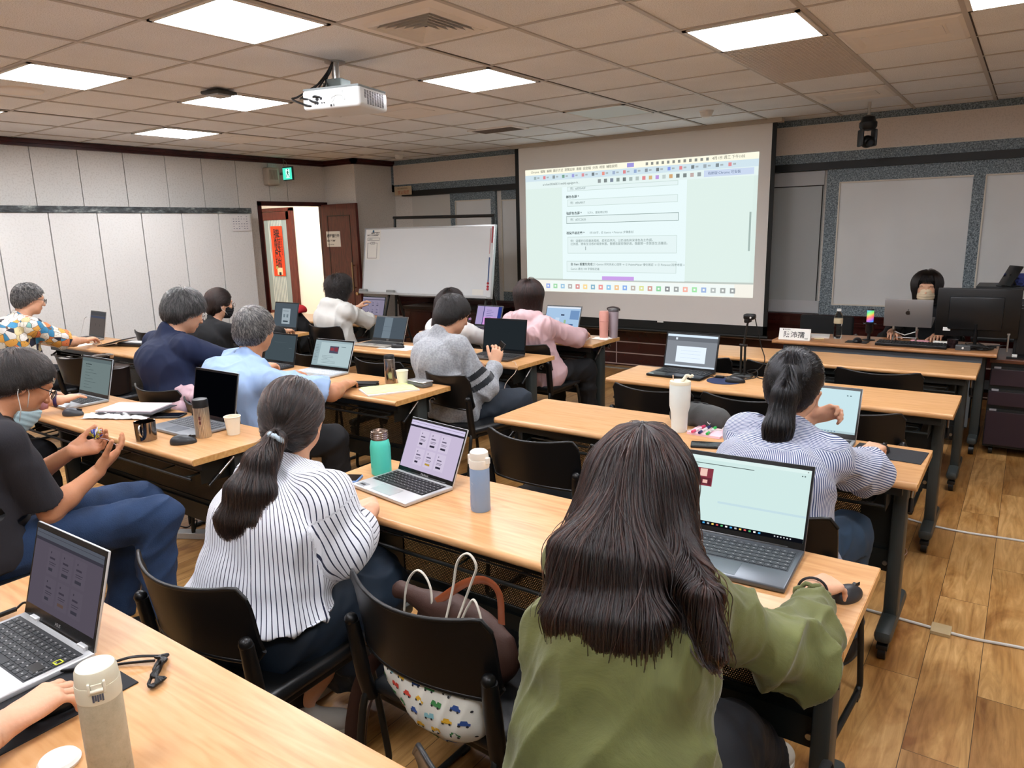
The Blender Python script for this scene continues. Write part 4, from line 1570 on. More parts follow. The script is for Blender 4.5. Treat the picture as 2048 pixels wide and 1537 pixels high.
text('Gemini 產出 100 字風格定義', .031, ink2, po, PM(.225, .190))
text('I', .06, ink, po, PM(.295, .355))

# ------------------------------------------------------------------ folding training tables
TT = .735          # table top height
n = NT('perforated_steel', col='#141614', rough=0.5)
co = n.coords((1, 1, 1))
sp_ = n.n('SeparateXYZ'); n.l(co, sp_.inputs[0])
P_ = 0.0072
row = n.math('FLOOR', n.math('DIVIDE', sp_.outputs['Z'], P_ * .87))
offx = n.math('MULTIPLY', n.math('MODULO', n.math('ABSOLUTE', row), 2.0), 0.5)
fx = n.math('SUBTRACT', n.math('FRACT', n.math('ADD', n.math('DIVIDE', sp_.outputs['X'], P_), offx)), 0.5)
fz = n.math('SUBTRACT', n.math('FRACT', n.math('DIVIDE', sp_.outputs['Z'], P_ * .87)), 0.5)
d2 = n.math('ADD', n.math('MULTIPLY', fx, fx), n.math('MULTIPLY', fz, fz))
n.l(n.math('GREATER_THAN', d2, 0.085), n.b.inputs['Alpha'])
M_perf = n.m
M_edge = wood_top_mat('beech_edge_band', ('#b9854e', '#cb9a5c', '#d8ac72'), 0.28)
M_frame = mat('table_frame_dark', '#1d2120', 0.42, bump=(300, 0.05))
M_frameg = mat('table_post_grey', '#343938', 0.4, bump=(300, 0.05))


def table(label, x0, y0, w=1.8, d=.46, rz=0.0, group=None, desk=False):
    """x0, y0: front-left (seat side) corner of the top"""
    t = thing('folding_table', label, 'table', (x0, y0, 0), rz, group)
    # top with rounded seat-side edge
    bm = B()
    prof = [(d, TT), (.016, TT)] + [(.014 - .014 * math.sin(a), TT - .014 + .014 * math.cos(a)) for a in [PI * k / 8 for k in range(1, 8)]] + [(.016, TT - .028), (d, TT - .028)]
    r_ = .012
    rings = []
    for x in (0, w):
        rings.append([(x, y, z) for y, z in prof])
    ring_skin(bm, rings)
    obj('table_top', bm, M_beech, t, smooth=35)
    bm = B()
    for x in (-.002, w): box(bm, x, .006, TT - .0265, x + .002, d, TT - .0015)
    box(bm, 0, d - .001, TT - .027, w, d + .0015, TT - .001)
    obj('edge_band', bm, M_edge, t)
    # frame
    bm = B()
    box(bm, .05, .07, TT - .075, w - .05, .10, TT - .028); box(bm, .05, d - .09, TT - .075, w - .05, d - .06, TT - .028)
    obj('rail', bm, M_frame, t)
    bm = B()
    box(bm, .085, d * .5 + .06, .265, w - .085, d * .5 + .085, .355)
    obj('stretcher', bm, M_frame, t)
    bm = B()
    box(bm, .22, d * .5 + .082, .355, w - .20, d * .5 + .084, .655)
    obj('perforated_panel', bm, M_perf, t)
    bm = B()
    box(bm, .085, d * .5 + .078, .33, .225, d * .5 + .086, .68); box(bm, w - .215, d * .5 + .078, .33, w - .085, d * .5 + .086, .68)
    box(bm, .085, d * .5 + .076, .64, w - .085, d * .5 + .088, .70); box(bm, .085, d * .5 + .076, .345, w - .085, d * .5 + .088, .372)
    obj('panel_frame', bm, M_frame, t)
    # under-shelf of bent rod with a floor plate
    bm = B()
    zs = .625
    tube(bm, spline([(.14, d - .12, zs + .03), (.14, .10, zs), (.16, .055, zs - .005), (.22, .045, zs - .005), (w - .22, .045, zs - .005), (w - .16, .055, zs - .005), (w - .14, .10, zs), (w - .14, d - .12, zs + .03)], 5), .006, 8)
    for y in (.11, .17, .23): tube(bm, [(.14, y, zs + .004), (w - .14, y, zs + .004)], .004, 6)
    for k in range(4): tube(bm, [(.14 + (w - .28) * (k + .5) / 4, .045, zs), (.14 + (w - .28) * (k + .5) / 4, d - .16, zs + .01)], .0035, 6)
    obj('shelf', bm, M_frame, t, smooth=40)
    bm = B(); box(bm, .15, .15, zs + .006, w - .15, d - .14, zs + .009)
    obj('shelf_plate', bm, M_frame, t)
    for sx in (0, 1):
        X = (lambda v: v) if sx == 0 else (lambda v: w - v)
        bm = B()
        xs = sorted((X(.045), X(.095)))
        box(bm, xs[0], d * .5 - .01, .10, xs[1], d * .5 + .075, TT - .03, bev=.012)
        lg = obj('leg', bm, M_frameg, t, smooth=40)
        bm = B()
        xs = sorted((X(.04), X(.10)))
        box(bm, xs[0], .06, .075, xs[1], d + .02, .125, bev=.018)
        obj('foot', bm, M_frameg, lg, smooth=40)
        bm = B()
        xs = sorted((X(.10), X(.103)))
        box(bm, xs[0], .09, TT - .15, xs[1], d - .08, TT - .03)
        obj('end_plate', bm, M_frame, t)
        for y in (.10, d - .02):
            bm = B()
            cyl(bm, (X(.07) - .013, y, .030), (X(.07) + .013, y, .030), .030, n=20)
            cyl(bm, (X(.07), y, .04), (X(.07), y, .085), .012, n=10)
            box(bm, X(.07) - .02, y - .03, .045, X(.07) + .02, y + .012, .066, bev=.004)
            obj('caster', bm, M_blackp, lg, smooth=40)
        bm = B()
        tube(bm, [(X(.03), d * .5 - .02, TT - .045), (X(.025), .13, TT - .10)], .0055, 8)
        obj('release_rod', bm, M_steel, t, smooth=60)
        bm = B(); tube(bm, [(X(.025), .13, TT - .10), (X(.02), .075, TT - .135)], .008, 8); obj('rod_grip', bm, M_blackp, t, smooth=60)
        bm = B(); tube(bm, [(X(.02), d * .5 + .09 + .022 * math.cos(a), TT - .06 + .014 * math.sin(a)) for a in [2 * PI * k / 14 for k in range(12)]], .003, 6)
        obj('hook', bm, M_steel, t, smooth=60)
        bm = B(); cyl(bm, (X(.11), d * .5 + .060, .30), (X(.11), d * .5 + .052, .30), .009, n=12)
        obj('bolt', bm, M_steel, t, smooth=40)
    return t


RX, LX, FX0 = -2.04, -4.50, -7.22
TABLES = [
    (RX - .09, .29, 'wooden folding table in the foreground with the silver laptop and cream flask on it'),
    (RX, 1.505, 'wooden folding table where the green coat woman and the striped blouse woman sit'),
    (RX, 2.70, 'wooden folding table with the white tumbler and grey pouch on it'),
    (RX + .02, 3.80, 'wooden folding table with the open black laptop and webcam stand on it'),
    (RX + .05, 4.84, 'bare wooden folding table directly in front of the instructor desk'),
    (LX, 1.53, 'wooden folding table with steel mug, steel flask and paper stack on it'),
    (LX, 2.70, 'wooden folding table with the yellow-green paper on it'),
    (LX, 3.85, 'wooden folding table with the magenta cup and black mouse on it'),
    (LX, 4.86, 'wooden folding table with the pink tumbler at its end'),
    (FX0, 2.80, 'wooden folding table of the man in the cat print shirt'),
    (FX0, 3.90, 'wooden folding table of the masked woman in black'),
    (FX0, 4.95, 'wooden folding table of the woman in the white hoodie')]
for x, y, lb in TABLES:
    table(lb, x, y)

# instructor desk: same top, grey apron, modesty board
t = thing('instructor_desk', 'wider wooden desk with grey apron in front of the wall boards, holding the monitor', 'desk', (-1.58, 5.70, 0))
w, d = 1.46, .50
bm = B()
prof = [(0.5, TT), (.016, TT)] + [(.014 - .014 * math.sin(a), TT - .014 + .014 * math.cos(a)) for a in [PI * k / 8 for k in range(1, 8)]] + [(.016, TT - .028), (d, TT - .028)]
ring_skin(bm, [[(x, y, z) for y, z in prof] for x in (0, w)])
obj('desk_top', bm, wood_top_mat('brown_laminate', ('#9c6a42', '#b07c50', '#be8c60'), .3), t, smooth=35)
bm = B(); box(bm, .08, .035, TT - .085, w - .08, .05, TT - .028); obj('apron', bm, mat('apron_grey', '#50545a', 0.5), t)
bm = B(); box(bm, .12, .16, .18, w - .13, .175, TT - .09); obj('modesty_board', bm, mat('modesty_grey', '#4c5052', 0.6), t)
for X in (.06, w - .12):
    bm = B(); box(bm, X, .20, .10, X + .06, .28, TT - .03, bev=.012); lg = obj('leg', bm, M_frameg, t, smooth=40)
    bm = B(); box(bm, X, .08, .075, X + .06, d, .125, bev=.018); obj('foot', bm, M_frameg, lg, smooth=40)
    for y in (.12, d - .03):
        bm = B(); cyl(bm, (X + .015, y, .032), (X + .045, y, .032), .032, n=20); cyl(bm, (X + .03, y, .04), (X + .03, y, .085), .012, n=10)
        obj('caster', bm, M_blackp, lg, smooth=40)

# ------------------------------------------------------------------ stacking chairs
def chair_mesh():
    t = thing('stacking_chair', 'x', 'chair', (0, 0, 0))
    # origin under the middle of the backrest; the seat extends towards +y
    bm = B()
    nu, nv = 18, 8
    def P(u, v, o):
        x = -.228 + .456 * u
        z = .580 + .222 * v
        curve = .075 * (2 * u - 1) ** 2
        y = curve - .035 * v - .01
        z += -.018 * (1 - (2 * u - 1) ** 2) * (1 if v > .5 else -1) * abs(2 * v - 1)
        cr = max(0, abs(2 * u - 1) - .88) / .12
        z -= .035 * cr ** 2 * max(0, v - .7) / .3
        z += .035 * cr ** 2 * max(0, .3 - v) / .3
        return (x, y + o, z)
    fr = [[P(i / nu, j / nv, 0.0045) for i in range(nu + 1)] for j in range(nv + 1)]
    bk = [[P(i / nu, j / nv, -0.0045) for i in range(nu + 1)] for j in range(nv + 1)]
    F = [[bm.verts.new(p) for p in r] for r in fr]; K = [[bm.verts.new(p) for p in r] for r in bk]
    for j in range(nv):
        for i in range(nu):
            bm.faces.new((F[j][i], F[j][i + 1], F[j + 1][i + 1], F[j + 1][i]))
            bm.faces.new((K[j][i + 1], K[j][i], K[j + 1][i], K[j + 1][i + 1]))
    for i in range(nu):
        bm.faces.new((F[0][i + 1], F[0][i], K[0][i], K[0][i + 1])); bm.faces.new((F[nv][i], F[nv][i + 1], K[nv][i + 1], K[nv][i]))
    for j in range(nv):
        bm.faces.new((F[j][0], F[j + 1][0], K[j + 1][0], K[j][0])); bm.faces.new((F[j + 1][nu], F[j][nu], K[j][nu], K[j + 1][nu]))
    bk_ = obj('backrest', bm, M_blackp, t, smooth=45)
    bm = B()
    tube(bm, [Vector(P(i / 24, 0, 0)) + Vector((0, 0, -.002)) for i in range(25)], .007, 8)
    tube(bm, [Vector(P(i / 24, 1, 0)) for i in range(25)], .0055, 8)
    obj('rim', bm, M_blackp, bk_, smooth=60)
    bm = B()
    box(bm, -.215, .055, .425, .215, .475, .470, bev=.020, seg=3)
    obj('seat', bm, mat('seat_vinyl', '#16181a', 0.35, bump=(500, 0.08)), t, smooth=40)
    bm = B(); box(bm, -.20, .07, .405, .20, .46, .43, bev=.005); obj('seat_pan', bm, M_blackp, t)
    for s_ in (1, -1):
        bm = B()
        tube(bm, [(s_ * .218, .055, .42), (s_ * .222, .040, .49), (s_ * .224, .028, .58), (s_ * .226, .018, .655)], [.018, .018, .018, .016], 12, flat=(1.0, 1.35))
        bmesh.ops.create_uvsphere(bm, u_segments=14, v_segments=8, radius=.0175, matrix=Matrix.Translation((s_ * .226, .016, .658)))
        obj('upright', bm, M_blackp, t, smooth=60)
        bm = B()
        tube(bm, spline([(s_ * .205, .06, .44), (s_ * .222, .03, .40), (s_ * .228, -.01, .08), (s_ * .228, .0, .02), (s_ * .228, .05, .012), (s_ * .228, .40, .012), (s_ * .228, .455, .02), (s_ * .228, .46, .08), (s_ * .215, .42, .40), (s_ * .20, .38, .43)], 5), .0105, 10)
        obj('leg', bm, M_black, t, smooth=60)
        bm = B()
        for y in (.03, .42): box(bm, s_ * .228 - .012, y - .02, 0, s_ * .228 + .012, y + .02, .014, bev=.003)
        obj('glide', bm, M_blackp, t)
    bm = B(); tube(bm, [(-.20, .38, .415), (.20, .38, .415)], .009, 8); tube(bm, [(-.21, .10, .415), (.21, .10, .415)], .009, 8)
    obj('crossbar', bm, M_black, t, smooth=60)
    return t


CH = chair_mesh()
CHAIRS = [  # x, y (backrest middle), rz, label
    (-1.68, .88, 2, 'black chair of the woman in the striped blouse'),
    (-1.10, 1.10, -2, 'black chair with the car print bag on its seat'),
    (-.53, .74, 3, 'black chair of the woman in the green coat, back rim showing at the bottom'),
    (-2.97, .68, 6, 'black chair under the man in the dark vest holding a keyring'),
    (-4.22, .98, 0, 'black chair of the person with the purple watch strap'),
    (-1.61, 2.35, -2, 'empty black chair facing the white tumbler table, full back visible'),
    (-1.11, 2.35, 0, 'empty black chair mostly hidden by the long haired head'),
    (-.60, 2.08, -4, 'black chair of the woman with the black ponytail'),
    (-1.56, 3.42, -1, 'empty black chair before the black laptop, left of the tumbler'),
    (-1.07, 3.44, 1, 'empty black chair right behind the white tumbler and grey pouch'),
    (-.60, 3.42, 2, 'empty black chair right of the screen of the ponytail woman'),
    (-1.70, 4.42, 0, 'empty black chair in the row before the instructor, left of the webcam stand'),
    (-1.16, 4.42, 0, 'empty black chair in the row before the instructor, above the ponytail'),
    (-.64, 4.42, 0, 'empty black chair in the row before the instructor, nearest the drawer cabinet'),
    (-3.98, 2.08, 2, 'black chair of the man in the navy polo, with a pink jacket on it'),
    (-3.38, 2.02, 0, 'black chair under the man in the light blue shirt'),
    (-2.82, 3.22, -12, 'black chair of the man in the grey sweatshirt'),
    (-3.48, 3.32, 0, 'empty black chair left of the man in grey'),
    (-4.15, 3.32, 0, 'empty black chair in front of the silver laptop and magenta cup'),
    (-3.02, 4.37, -3, 'black chair of the woman in the pink jacket'),
    (-3.80, 4.36, 0, 'black chair of the long haired woman in white'),
    (-6.36, 2.14, 0, 'black chair of the man in the cat print shirt'),
    (-5.66, 2.36, 0, 'empty black chair at the end of the cat shirt man table'),
    (-5.42, 3.20, 0, 'black chair under the masked woman in black'),
    (-6.52, 3.42, 4, 'empty black chair against the partition, left of the masked woman'),
    (-5.28, 4.41, 0, 'black chair of the woman in the white hoodie'),
    (-6.00, 4.46, 4, 'black chair carrying a black backpack and red cap'),
    (-.62, 6.95, 180, 'black chair of the instructor')]
for k, (x, y, rz, lb) in enumerate(CHAIRS):
    c = CH if k == 0 else clone(CH, (x, y, 0), rz, lb, 'black stacking chairs')
    c.location = (x, y, 0); c.rotation_euler = (0, 0, math.radians(rz)); c['label'] = lb; c['group'] = 'black stacking chairs'
    CHAIRS[k] = c

# black chair against the wall left of the instructor, wider, seen over the desk
t = thing('office_chair', 'wide black office chair behind the name plate by the wall', 'chair', (-1.41, 6.75, 0), 180)
bm = B(); box(bm, -.22, -.03, .50, .22, .02, .82, bev=.02, seg=3); obj('backrest', bm, mat('mesh_black', '#101213', 0.8), t, smooth=40)
bm = B(); box(bm, -.22, .0, .43, .22, .42, .49, bev=.02, seg=3); obj('seat', bm, mat('mesh_black', '#101213'), t, smooth=40)
bm = B(); cyl(bm, (0, .2, .08), (0, .2, .44), .025, n=12)
for k in range(5):
    a = 2 * PI * k / 5
    tube(bm, [(0, .2, .10), (.27 * math.cos(a), .2 + .27 * math.sin(a), .06)], [.02, .012], 8)
obj('base', bm, M_black, t, smooth=60)
for k in range(5):
    a = 2 * PI * k / 5
    bm = B(); bmesh.ops.create_uvsphere(bm, u_segments=12, v_segments=8, radius=.03, matrix=Matrix.Translation((.27 * math.cos(a), .2 + .27 * math.sin(a), .03))); obj('caster', bm, M_blackp, t, smooth=180)
for s_ in (1, -1):
    bm = B(); tube(bm, spline([(s_ * .24, .02, .56), (s_ * .26, .06, .66), (s_ * .26, .26, .66), (s_ * .23, .28, .48)], 5), .013, 8); obj('armrest', bm, M_blackp, t, smooth=60)

# dark drawer cabinet right of the desk
t = thing('drawer_cabinet', 'dark plum three drawer cabinet on casters at the right edge', 'cabinet', (-.15, 5.85, 0))
M_plum = mat('plum_steel', '#2a1c24', 0.4, bump=(500, .05))
bm = B(); box(bm, 0, .012, .06, .60, .50, .66, bev=.003); obj('body', bm, M_black, t)
bm = B(); box(bm, -.01, -.012, .655, .62, .52, .682, bev=.004); obj('top', bm, wood_top_mat('dark_wood_top', ('#3c1f14', '#55301f', '#6a4029'), .3), t)
for k, (z0, z1) in enumerate(((.50, .635), (.36, .48), (.08, .34))):
    bm = B(); box(bm, .005, -.008, z0, .595, .014, z1 - .022, bev=.003); dr = obj('drawer', bm, M_plum, t)
    bm = B(); box(bm, .01, -.010, z1 - .02, .55, .004, z1 - .006); obj('handle_recess', bm, M_gap, dr)
    bm = B(); box(bm, .02, -.013, z1 - .018, .06, -.008, z1 - .004); obj('label_tab', bm, mat('tab_grey', '#8d8c92', 0.5), dr)
for x in (.05, .55):
    for y in (.06, .45):
        bm = B(); cyl(bm, (x - .012, y, .028), (x + .012, y, .028), .028, n=18); obj('caster', bm, M_blackp, t, smooth=40)

# mobile whiteboard on trestles
t = thing('mobile_whiteboard', 'leaning white marker board on black trestles in the far corner', 'whiteboard', (-5.87, 6.52, 0))
tilt = math.atan2(.12, .78)
BM = Matrix.Translation((0, -.04, .89)) @ Matrix.Rotation(-tilt, 4, 'X')
x0, x1, h = -1.05, .98, .785
bm = B(); box(bm, x0, -.004, 0, x1, .012, h, M=BM); obj('surface', bm, mat('marker_white', '#e2e5e5', 0.13, spec=0.6), t)
bm = B()
for a in ((x0 - .012, -.02, x1 + .012, .0), (x0 - .012, h, x1 + .012, h + .016)): box(bm, a[0], -.012, a[1], a[2], .02, a[3], M=BM)
for a in ((x0 - .014, x0), (x1, x1 + .014)): box(bm, a[0], -.012, -.02, a[1], .02, h + .016, M=BM)
obj('frame', bm, mat('alu', '#c4c6c6', 0.3, metal=0.7), t)
bm = B(); box(bm, x0, -.075, -.022, x1, .0, -.010, M=BM); box(bm, x0, -.080, -.022, x1, -.075, .004, M=BM); obj('tray', bm, mat('alu', '#c4c6c6'), t)
bm = B()
tube(bm, [(-.60, .06, .5), (-.60, .14, 1.80)], .016, 8); tube(bm, [(.92, .06, .5), (.92, .14, 1.78)], .016, 8); tube(bm, [(-.62, .14, 1.80), (.94, .14, 1.78)], .018, 8)
obj('back_frame', bm, M_black, t, smooth=40)
for X in (-.60, .92):
    bm = B(); tube(bm, [(X, -.02, .92), (X - .05, -.28, .02)], .016, 8); tube(bm, [(X, .08, .92), (X + .05, .36, .02)], .016, 8); tube(bm, [(X - .03, -.18, .3), (X + .03, .26, .3)], .010, 8)
    obj('leg', bm, M_black, t, smooth=40)
# poster held on the board (its square code is left out)
BP = Matrix.Translation((-5.87, 6.52, 0)) @ BM
t = thing('course_poster', 'white course sign-in poster at the upper left of the whiteboard', 'poster', (0, 0, 0))
t.matrix_world = BP @ Matrix.Translation((x0 + .14, -.007, h - .19))
bm = B(); box(bm, -.125, 0, -.185, .125, .001, .185); obj('sheet', bm, M_paper, t)
bm = B()
for a in ((-.095, -.170, .075, -.165), (-.095, .018, -.04, .022), (.03, .018, .075, .022), (-.095, -.17, -.091, .022), (.071, -.17, .075, .022), (-.10, .05, .11, .053), (-.10, .082, .11, .085), (-.10, .05, -.097, .085), (.107, .05, .11, .085), (-.04, .005, .03, .008), (-.04, .030, .03, .033), (-.04, .005, -.037, .033), (.027, .005, .03, .033)):
    box(bm, a[0], -.0012, a[1], a[2], 0, a[3])
obj('frame_lines', bm, M_ink, t)
text('AI應用實作課程', .022, M_ink, t, FX((-.04, -.002, .142)), bold=.0006)
text('提升教學與工作效率研習', .019, M_ink, t, FX((-.105, -.002, .115)), bold=.0006)
text('上課簽到', .018, M_ink, t, FX((-.085, -.002, .067))); text('簽到', .018, M_ink, t, FX((-.02, -.002, .019)))
bm = B(); lathe(bm, [(.0, 0), (.014, 0), (.014, .004), (0, .004)], 20); o = obj('blue_seal', bm, mat('seal_blue', '#3d6f8e', .5), t, rot=(PI / 2, 0, 0)); o.location = (0, 0, .165)
for (x, w_, lb) in ((x0 - .02, .13, 'grey felt eraser at the left end of the whiteboard tray'), (x0 + .46, .125, 'grey felt eraser on the tray, left of the head of the woman in white')):
    t = thing('board_eraser', lb, 'eraser', (0, 0, 0), group='whiteboard erasers'); t.matrix_world = BP @ Matrix.Translation((x, -.045, -.008))
    bm = B(); box(bm, 0, -.022, 0, w_, .022, .045, bev=.012, seg=3); obj('grip', bm, mat('eraser_grey', '#8f9290', .6), t, smooth=40)
    bm = B(); box(bm, .003, -.020, -.002, w_ - .003, .020, .006); obj('felt', bm, mat('felt_dark', '#3c3d3c', .95), t)
for k, (x, c) in enumerate(((x0 + .36, '#b8322c'), (x0 + .72, '#1d3560'), (x0 + .80, '#202020'), (x0 + .95, '#b8322c'), (x0 + 1.45, '#2b6aa0'))):
    t = thing('marker_pen', 'marker pen on the whiteboard tray', 'marker', (0, 0, 0), group='marker pens on the whiteboard tray'); t.matrix_world = BP @ Matrix.Translation((x, -.04, -.002))
    bm = B(); cyl(bm, (0, 0, 0), (.09, 0, 0), .008, n=12); obj('barrel', bm, M_white, t, smooth=40)
    bm = B(); cyl(bm, (.09, 0, 0), (.125, 0, 0), .0085, n=12); obj('cap', bm, mat('cap' + c, c, .4), t, smooth=40)
# strips and magnets at the right rim
t = thing('magnet_strip', 'red and blue magnetic strips down the right rim of the whiteboard', 'magnet', (0, 0, 0)); t.matrix_world = BP @ Matrix.Translation((x1 - .03, -.009, 0))
bm = B(); box(bm, 0, 0, .60, .018, .003, .78); box(bm, -.02, 0, .16, -.008, .003, .44, mi=1); box(bm, -.022, 0, .48, -.012, .003, .76, mi=2)
obj('strip', bm, [mat('mag_red', '#a5303a', .4), mat('mag_blue', '#1f4a80', .4), mat('mag_pink', '#c9a0a0', .4)], t)
for z in (.15, .115, .085):
    t = thing('round_magnet', 'small red round magnet low on the right rim of the whiteboard', 'magnet', (0, 0, 0), group='round red magnets'); t.matrix_world = BP @ Matrix.Translation((x1 - .04, -.009, z))
    bm = B(); cyl(bm, (0, 0, 0), (0, -.008, 0), .014, n=16); obj('cap', bm, mat('mag_redr', '#b3202a', .3), t, smooth=40)
t = thing('note_card', 'small white card clipped at the lower right of the whiteboard', 'note', (0, 0, 0)); t.matrix_world = BP @ Matrix.Translation((x1 - .22, -.008, .05))
bm = B(); box(bm, -.04, 0, -.035, .12, .001, .03); obj('sheet', bm, M_paper, t)
# low dark cabinet against the wainscot under the board
t = thing('low_cabinet', 'low dark red cabinet against the wall behind the whiteboard legs', 'cabinet', (-6.95, 7.24, 0))
bm = B(); box(bm, 0, 0, .0, 1.5, .40, .60, bev=.004); obj('body', bm, M_wains, t)
bm = B(); box(bm, -.02, -.02, .60, 1.52, .41, .64, bev=.004); obj('top', bm, mat('dark_top', '#1c0f0c', .3), t)
for k in range(3):
    bm = B(); box(bm, .02 + k * .49, -.012, .05, .49 + k * .49, .0, .57, bev=.003); dr = obj('door', bm, M_wains, t)
    bm = B(); cyl(bm, (.45 + k * .49, -.012, .32), (.45 + k * .49, -.03, .32), .008, n=10); obj('knob', bm, M_steel, dr)

# ------------------------------------------------------------------ laptops
def laptop(label, x, y, rz=0, w=.325, d=.215, h=.205, tilt=18, body='#b9bcc0', keys='#17181a', bezel='#0c0d0f', lid=None, content=None, k=1.0, brand=None, z=TT, bez=(.008, .008, .012, .022), numpad=False, keyring=True, lightkeys=False):
    """x, y: middle of the hinge; the screen faces -y before turning by rz; tilt back from upright in degrees"""
    t = thing('laptop', label, 'laptop', (x, y, z), rz)
    mb = mat('laptop_body_' + body, body, 0.32, metal=0.5)
    bm = B(); box(bm, -w / 2, -d, .002, w / 2, 0, .016, bev=.004, seg=3); obj('base', bm, mb, t, smooth=40)
    bm = B()
    for sx in (-1, 1):
        for yy in (-.02, -d + .02): box(bm, sx * (w / 2 - .03) - .01, yy - .005, 0, sx * (w / 2 - .03) + .01, yy + .005, .003)
    # key field
    kx0, kx1 = -w / 2 + .016, w / 2 - .016
    ky0, ky1 = -d * .60, -.022
    bm = B()
    rows = 6
    nk = 17 if numpad else 14
    ph = (ky1 - ky0) / rows
    if not lightkeys: box(bm, kx0 - .003, ky0 - .003, .0158, kx1 + .003, ky1 + .003, .0163)
    for r in range(rows):
        pw = (kx1 - kx0) / nk
        c = 0
        while c < nk:
            span = 1
            if r == 0 and 4 <= c <= 8 and not c > 4: span = 5
            elif c == nk - 1 and r in (1, 2, 3): span = 1
            elif c == 0 and r in (1, 2, 3): span = 1.5
            x_ = kx0 + c * pw
            x2 = min(x_ + span * pw, kx1)
            yb = ky0 + r * ph
            box(bm, x_ + .0012, yb + .0012, .0163, x2 - .0012, yb + ph * (.96 if r < 5 else .7) - .0012, .0178)
            c += span
    obj('keyboard', bm, mat('keys_' + keys, keys, 0.5), t)
    bm = B()
    rng = random.Random(3)
    for r in range(rows):
        for c in range(nk):
            xx = kx0 + (c + .5) * (kx1 - kx0) / nk; yy = ky0 + (r + .5) * ph
            if r == 0 and 4 <= c <= 8: continue
            box(bm, xx - .003, yy - .001, .0178, xx + .002, yy + .0025, .0179)
    obj('key_legends', bm, mat('legend', '#9a9a9a' if not lightkeys else '#55585a', .6), t)
    bm = B(); box(bm, -.055, -d + .012, .0158, .055, ky0 - .012, .0164); obj('touchpad', bm, mat('pad_' + body, body, 0.22, metal=0.4), t)
    # lid
    ta = math.radians(tilt)
    LM = Matrix.Translation((0, -.004, .014)) @ Matrix.Rotation(-ta, 4, 'X')
    ml = mat('laptop_body_' + (lid or body), lid or body, 0.32, metal=0.5)
    bm = B(); box(bm, -w / 2, .0, 0, w / 2, .007, h, bev=.003, seg=2, M=LM); lo = obj('lid', bm, ml, t, smooth=40)
    bm = B(); box(bm, -w / 2 + .0015, -.001, .0015, w / 2 - .0015, .001, h - .0015, M=LM); obj('bezel', bm, mat('bezel_' + bezel, bezel, 0.25), lo)
    bm = B(); cyl(bm, (-w * .38, 0, .014), (w * .38, 0, .014), .0065, n=12); obj('hinge', bm, mat('bezel_' + bezel, bezel), t, smooth=40)
    bl, br, bt, bb = bez
    X0, X1, Z0, Z1 = -w / 2 + bl, w / 2 - br, bb, h - bt
    def pt(u, v, L_=1):
        return tuple(LM @ Vector((X0 + u * (X1 - X0), -.0014 - .0002 * L_, Z0 + v * (Z1 - Z0))))
    if content:
        rs, tx = content
        do = rects('display', t, rs, pt, k)
        for (u, v, size, s_, c) in tx:
            text(s_, size, em(c, k), do, LM @ frame((X0 + u * (X1 - X0), -.0032, Z0 + v * (Z1 - Z0)), (1, 0, 0), (0, 0, 1)), name='screen_text')
    if brand:
        text(brand, .011, mat('logo_grey', '#a8a8a8', .4), lo, LM @ frame((0, -.0016, bb * .5), (1, 0, 0), (0, 0, 1)), align='CENTER', name='logo')
    return t


def cards(bg, top, dark, cardc, txt, warm='#a98a3c'):
    r = [(0, 0, 1, 1, bg, 0), (0, .90, 1, 1, top), (0, .955, 1, .96, dark, 2), (.0, .86, 1, .90, dark, 2)]
    for i in range(3):
        for j in range(2):
            u = .22 + i * .20; v = .10 + j * .38
            r.append((u, v, u + .17, v + .34, cardc, 2))
            r.append((u + .03, v + .20, u + .11, v + .225, txt, 3)); r.append((u + .03, v + .15, u + .13, v + .16, txt, 3)); r.append((u + .03, v + .125, u + .12, v + .133, txt, 3))
            r.append((u + .03, v + .045, u + (.12 if i else .09), v + .085, warm if (i == 1 and j == 0) else dark, 3))
            r.append((u + .035, v + .27, u + .05, v + .295, txt, 3))
    return r


def doc(bg, side, ink_, bar=None):
    r = [(0, 0, 1, 1, bg, 0), (0, .93, 1, 1, side), (0, 0, .16, .93, side)]
    rr = random.Random(5)
    for k in range(11): r.append((.03, .80 - k * .06, .06 + rr.random() * .07, .81 - k * .06, ink_, 2))
    for k in range(6): r.append((.24 + rr.random() * .05, .40 - k * .055, .4 + rr.random() * .3, .408 - k * .055, ink_, 2))
    if bar: r.append((0, 0, 1, .045, bar, 3))
    return r


def taskbar(c='#0a0c12', n_=13):
    r = [(0, 0, 1, .058, c, 3)]
    for k in range(n_):
        r.append((.20 + k * .038, .02, .218 + k * .038, .042, ['#4aa3e0', '#b0b4b8', '#e8c860', '#c05050', '#58b070', '#e4e4e4'][k % 6], 4))
    for k in range(6): r.append((.78 + k * .024, .022, .79 + k * .024, .038, '#c8ccd0', 4))
    return r


# silver laptop of the striped blouse woman
mbp = laptop('silver laptop with a lilac page, between the teal and the pale blue bottle', -1.715, 1.845, -8, .305, .213, .206, 24, '#c6c8ca', content=(cards('#b9adc6', '#c5bcd8', '#2b2836', '#c2b7cd', '#5b5468'), []), k=.95, bez=(.006, .006, .010, .018), brand='MacBook')
bm = B(); box(bm, -.135, -.205, .0162, -.09, -.175, .0168, mi=0); box(bm, -.125, -.195, .0168, -.10, -.185, .017, mi=1); obj('sticker', bm, [mat('sticker_grey', '#8c9093', .6), M_ink], mbp)
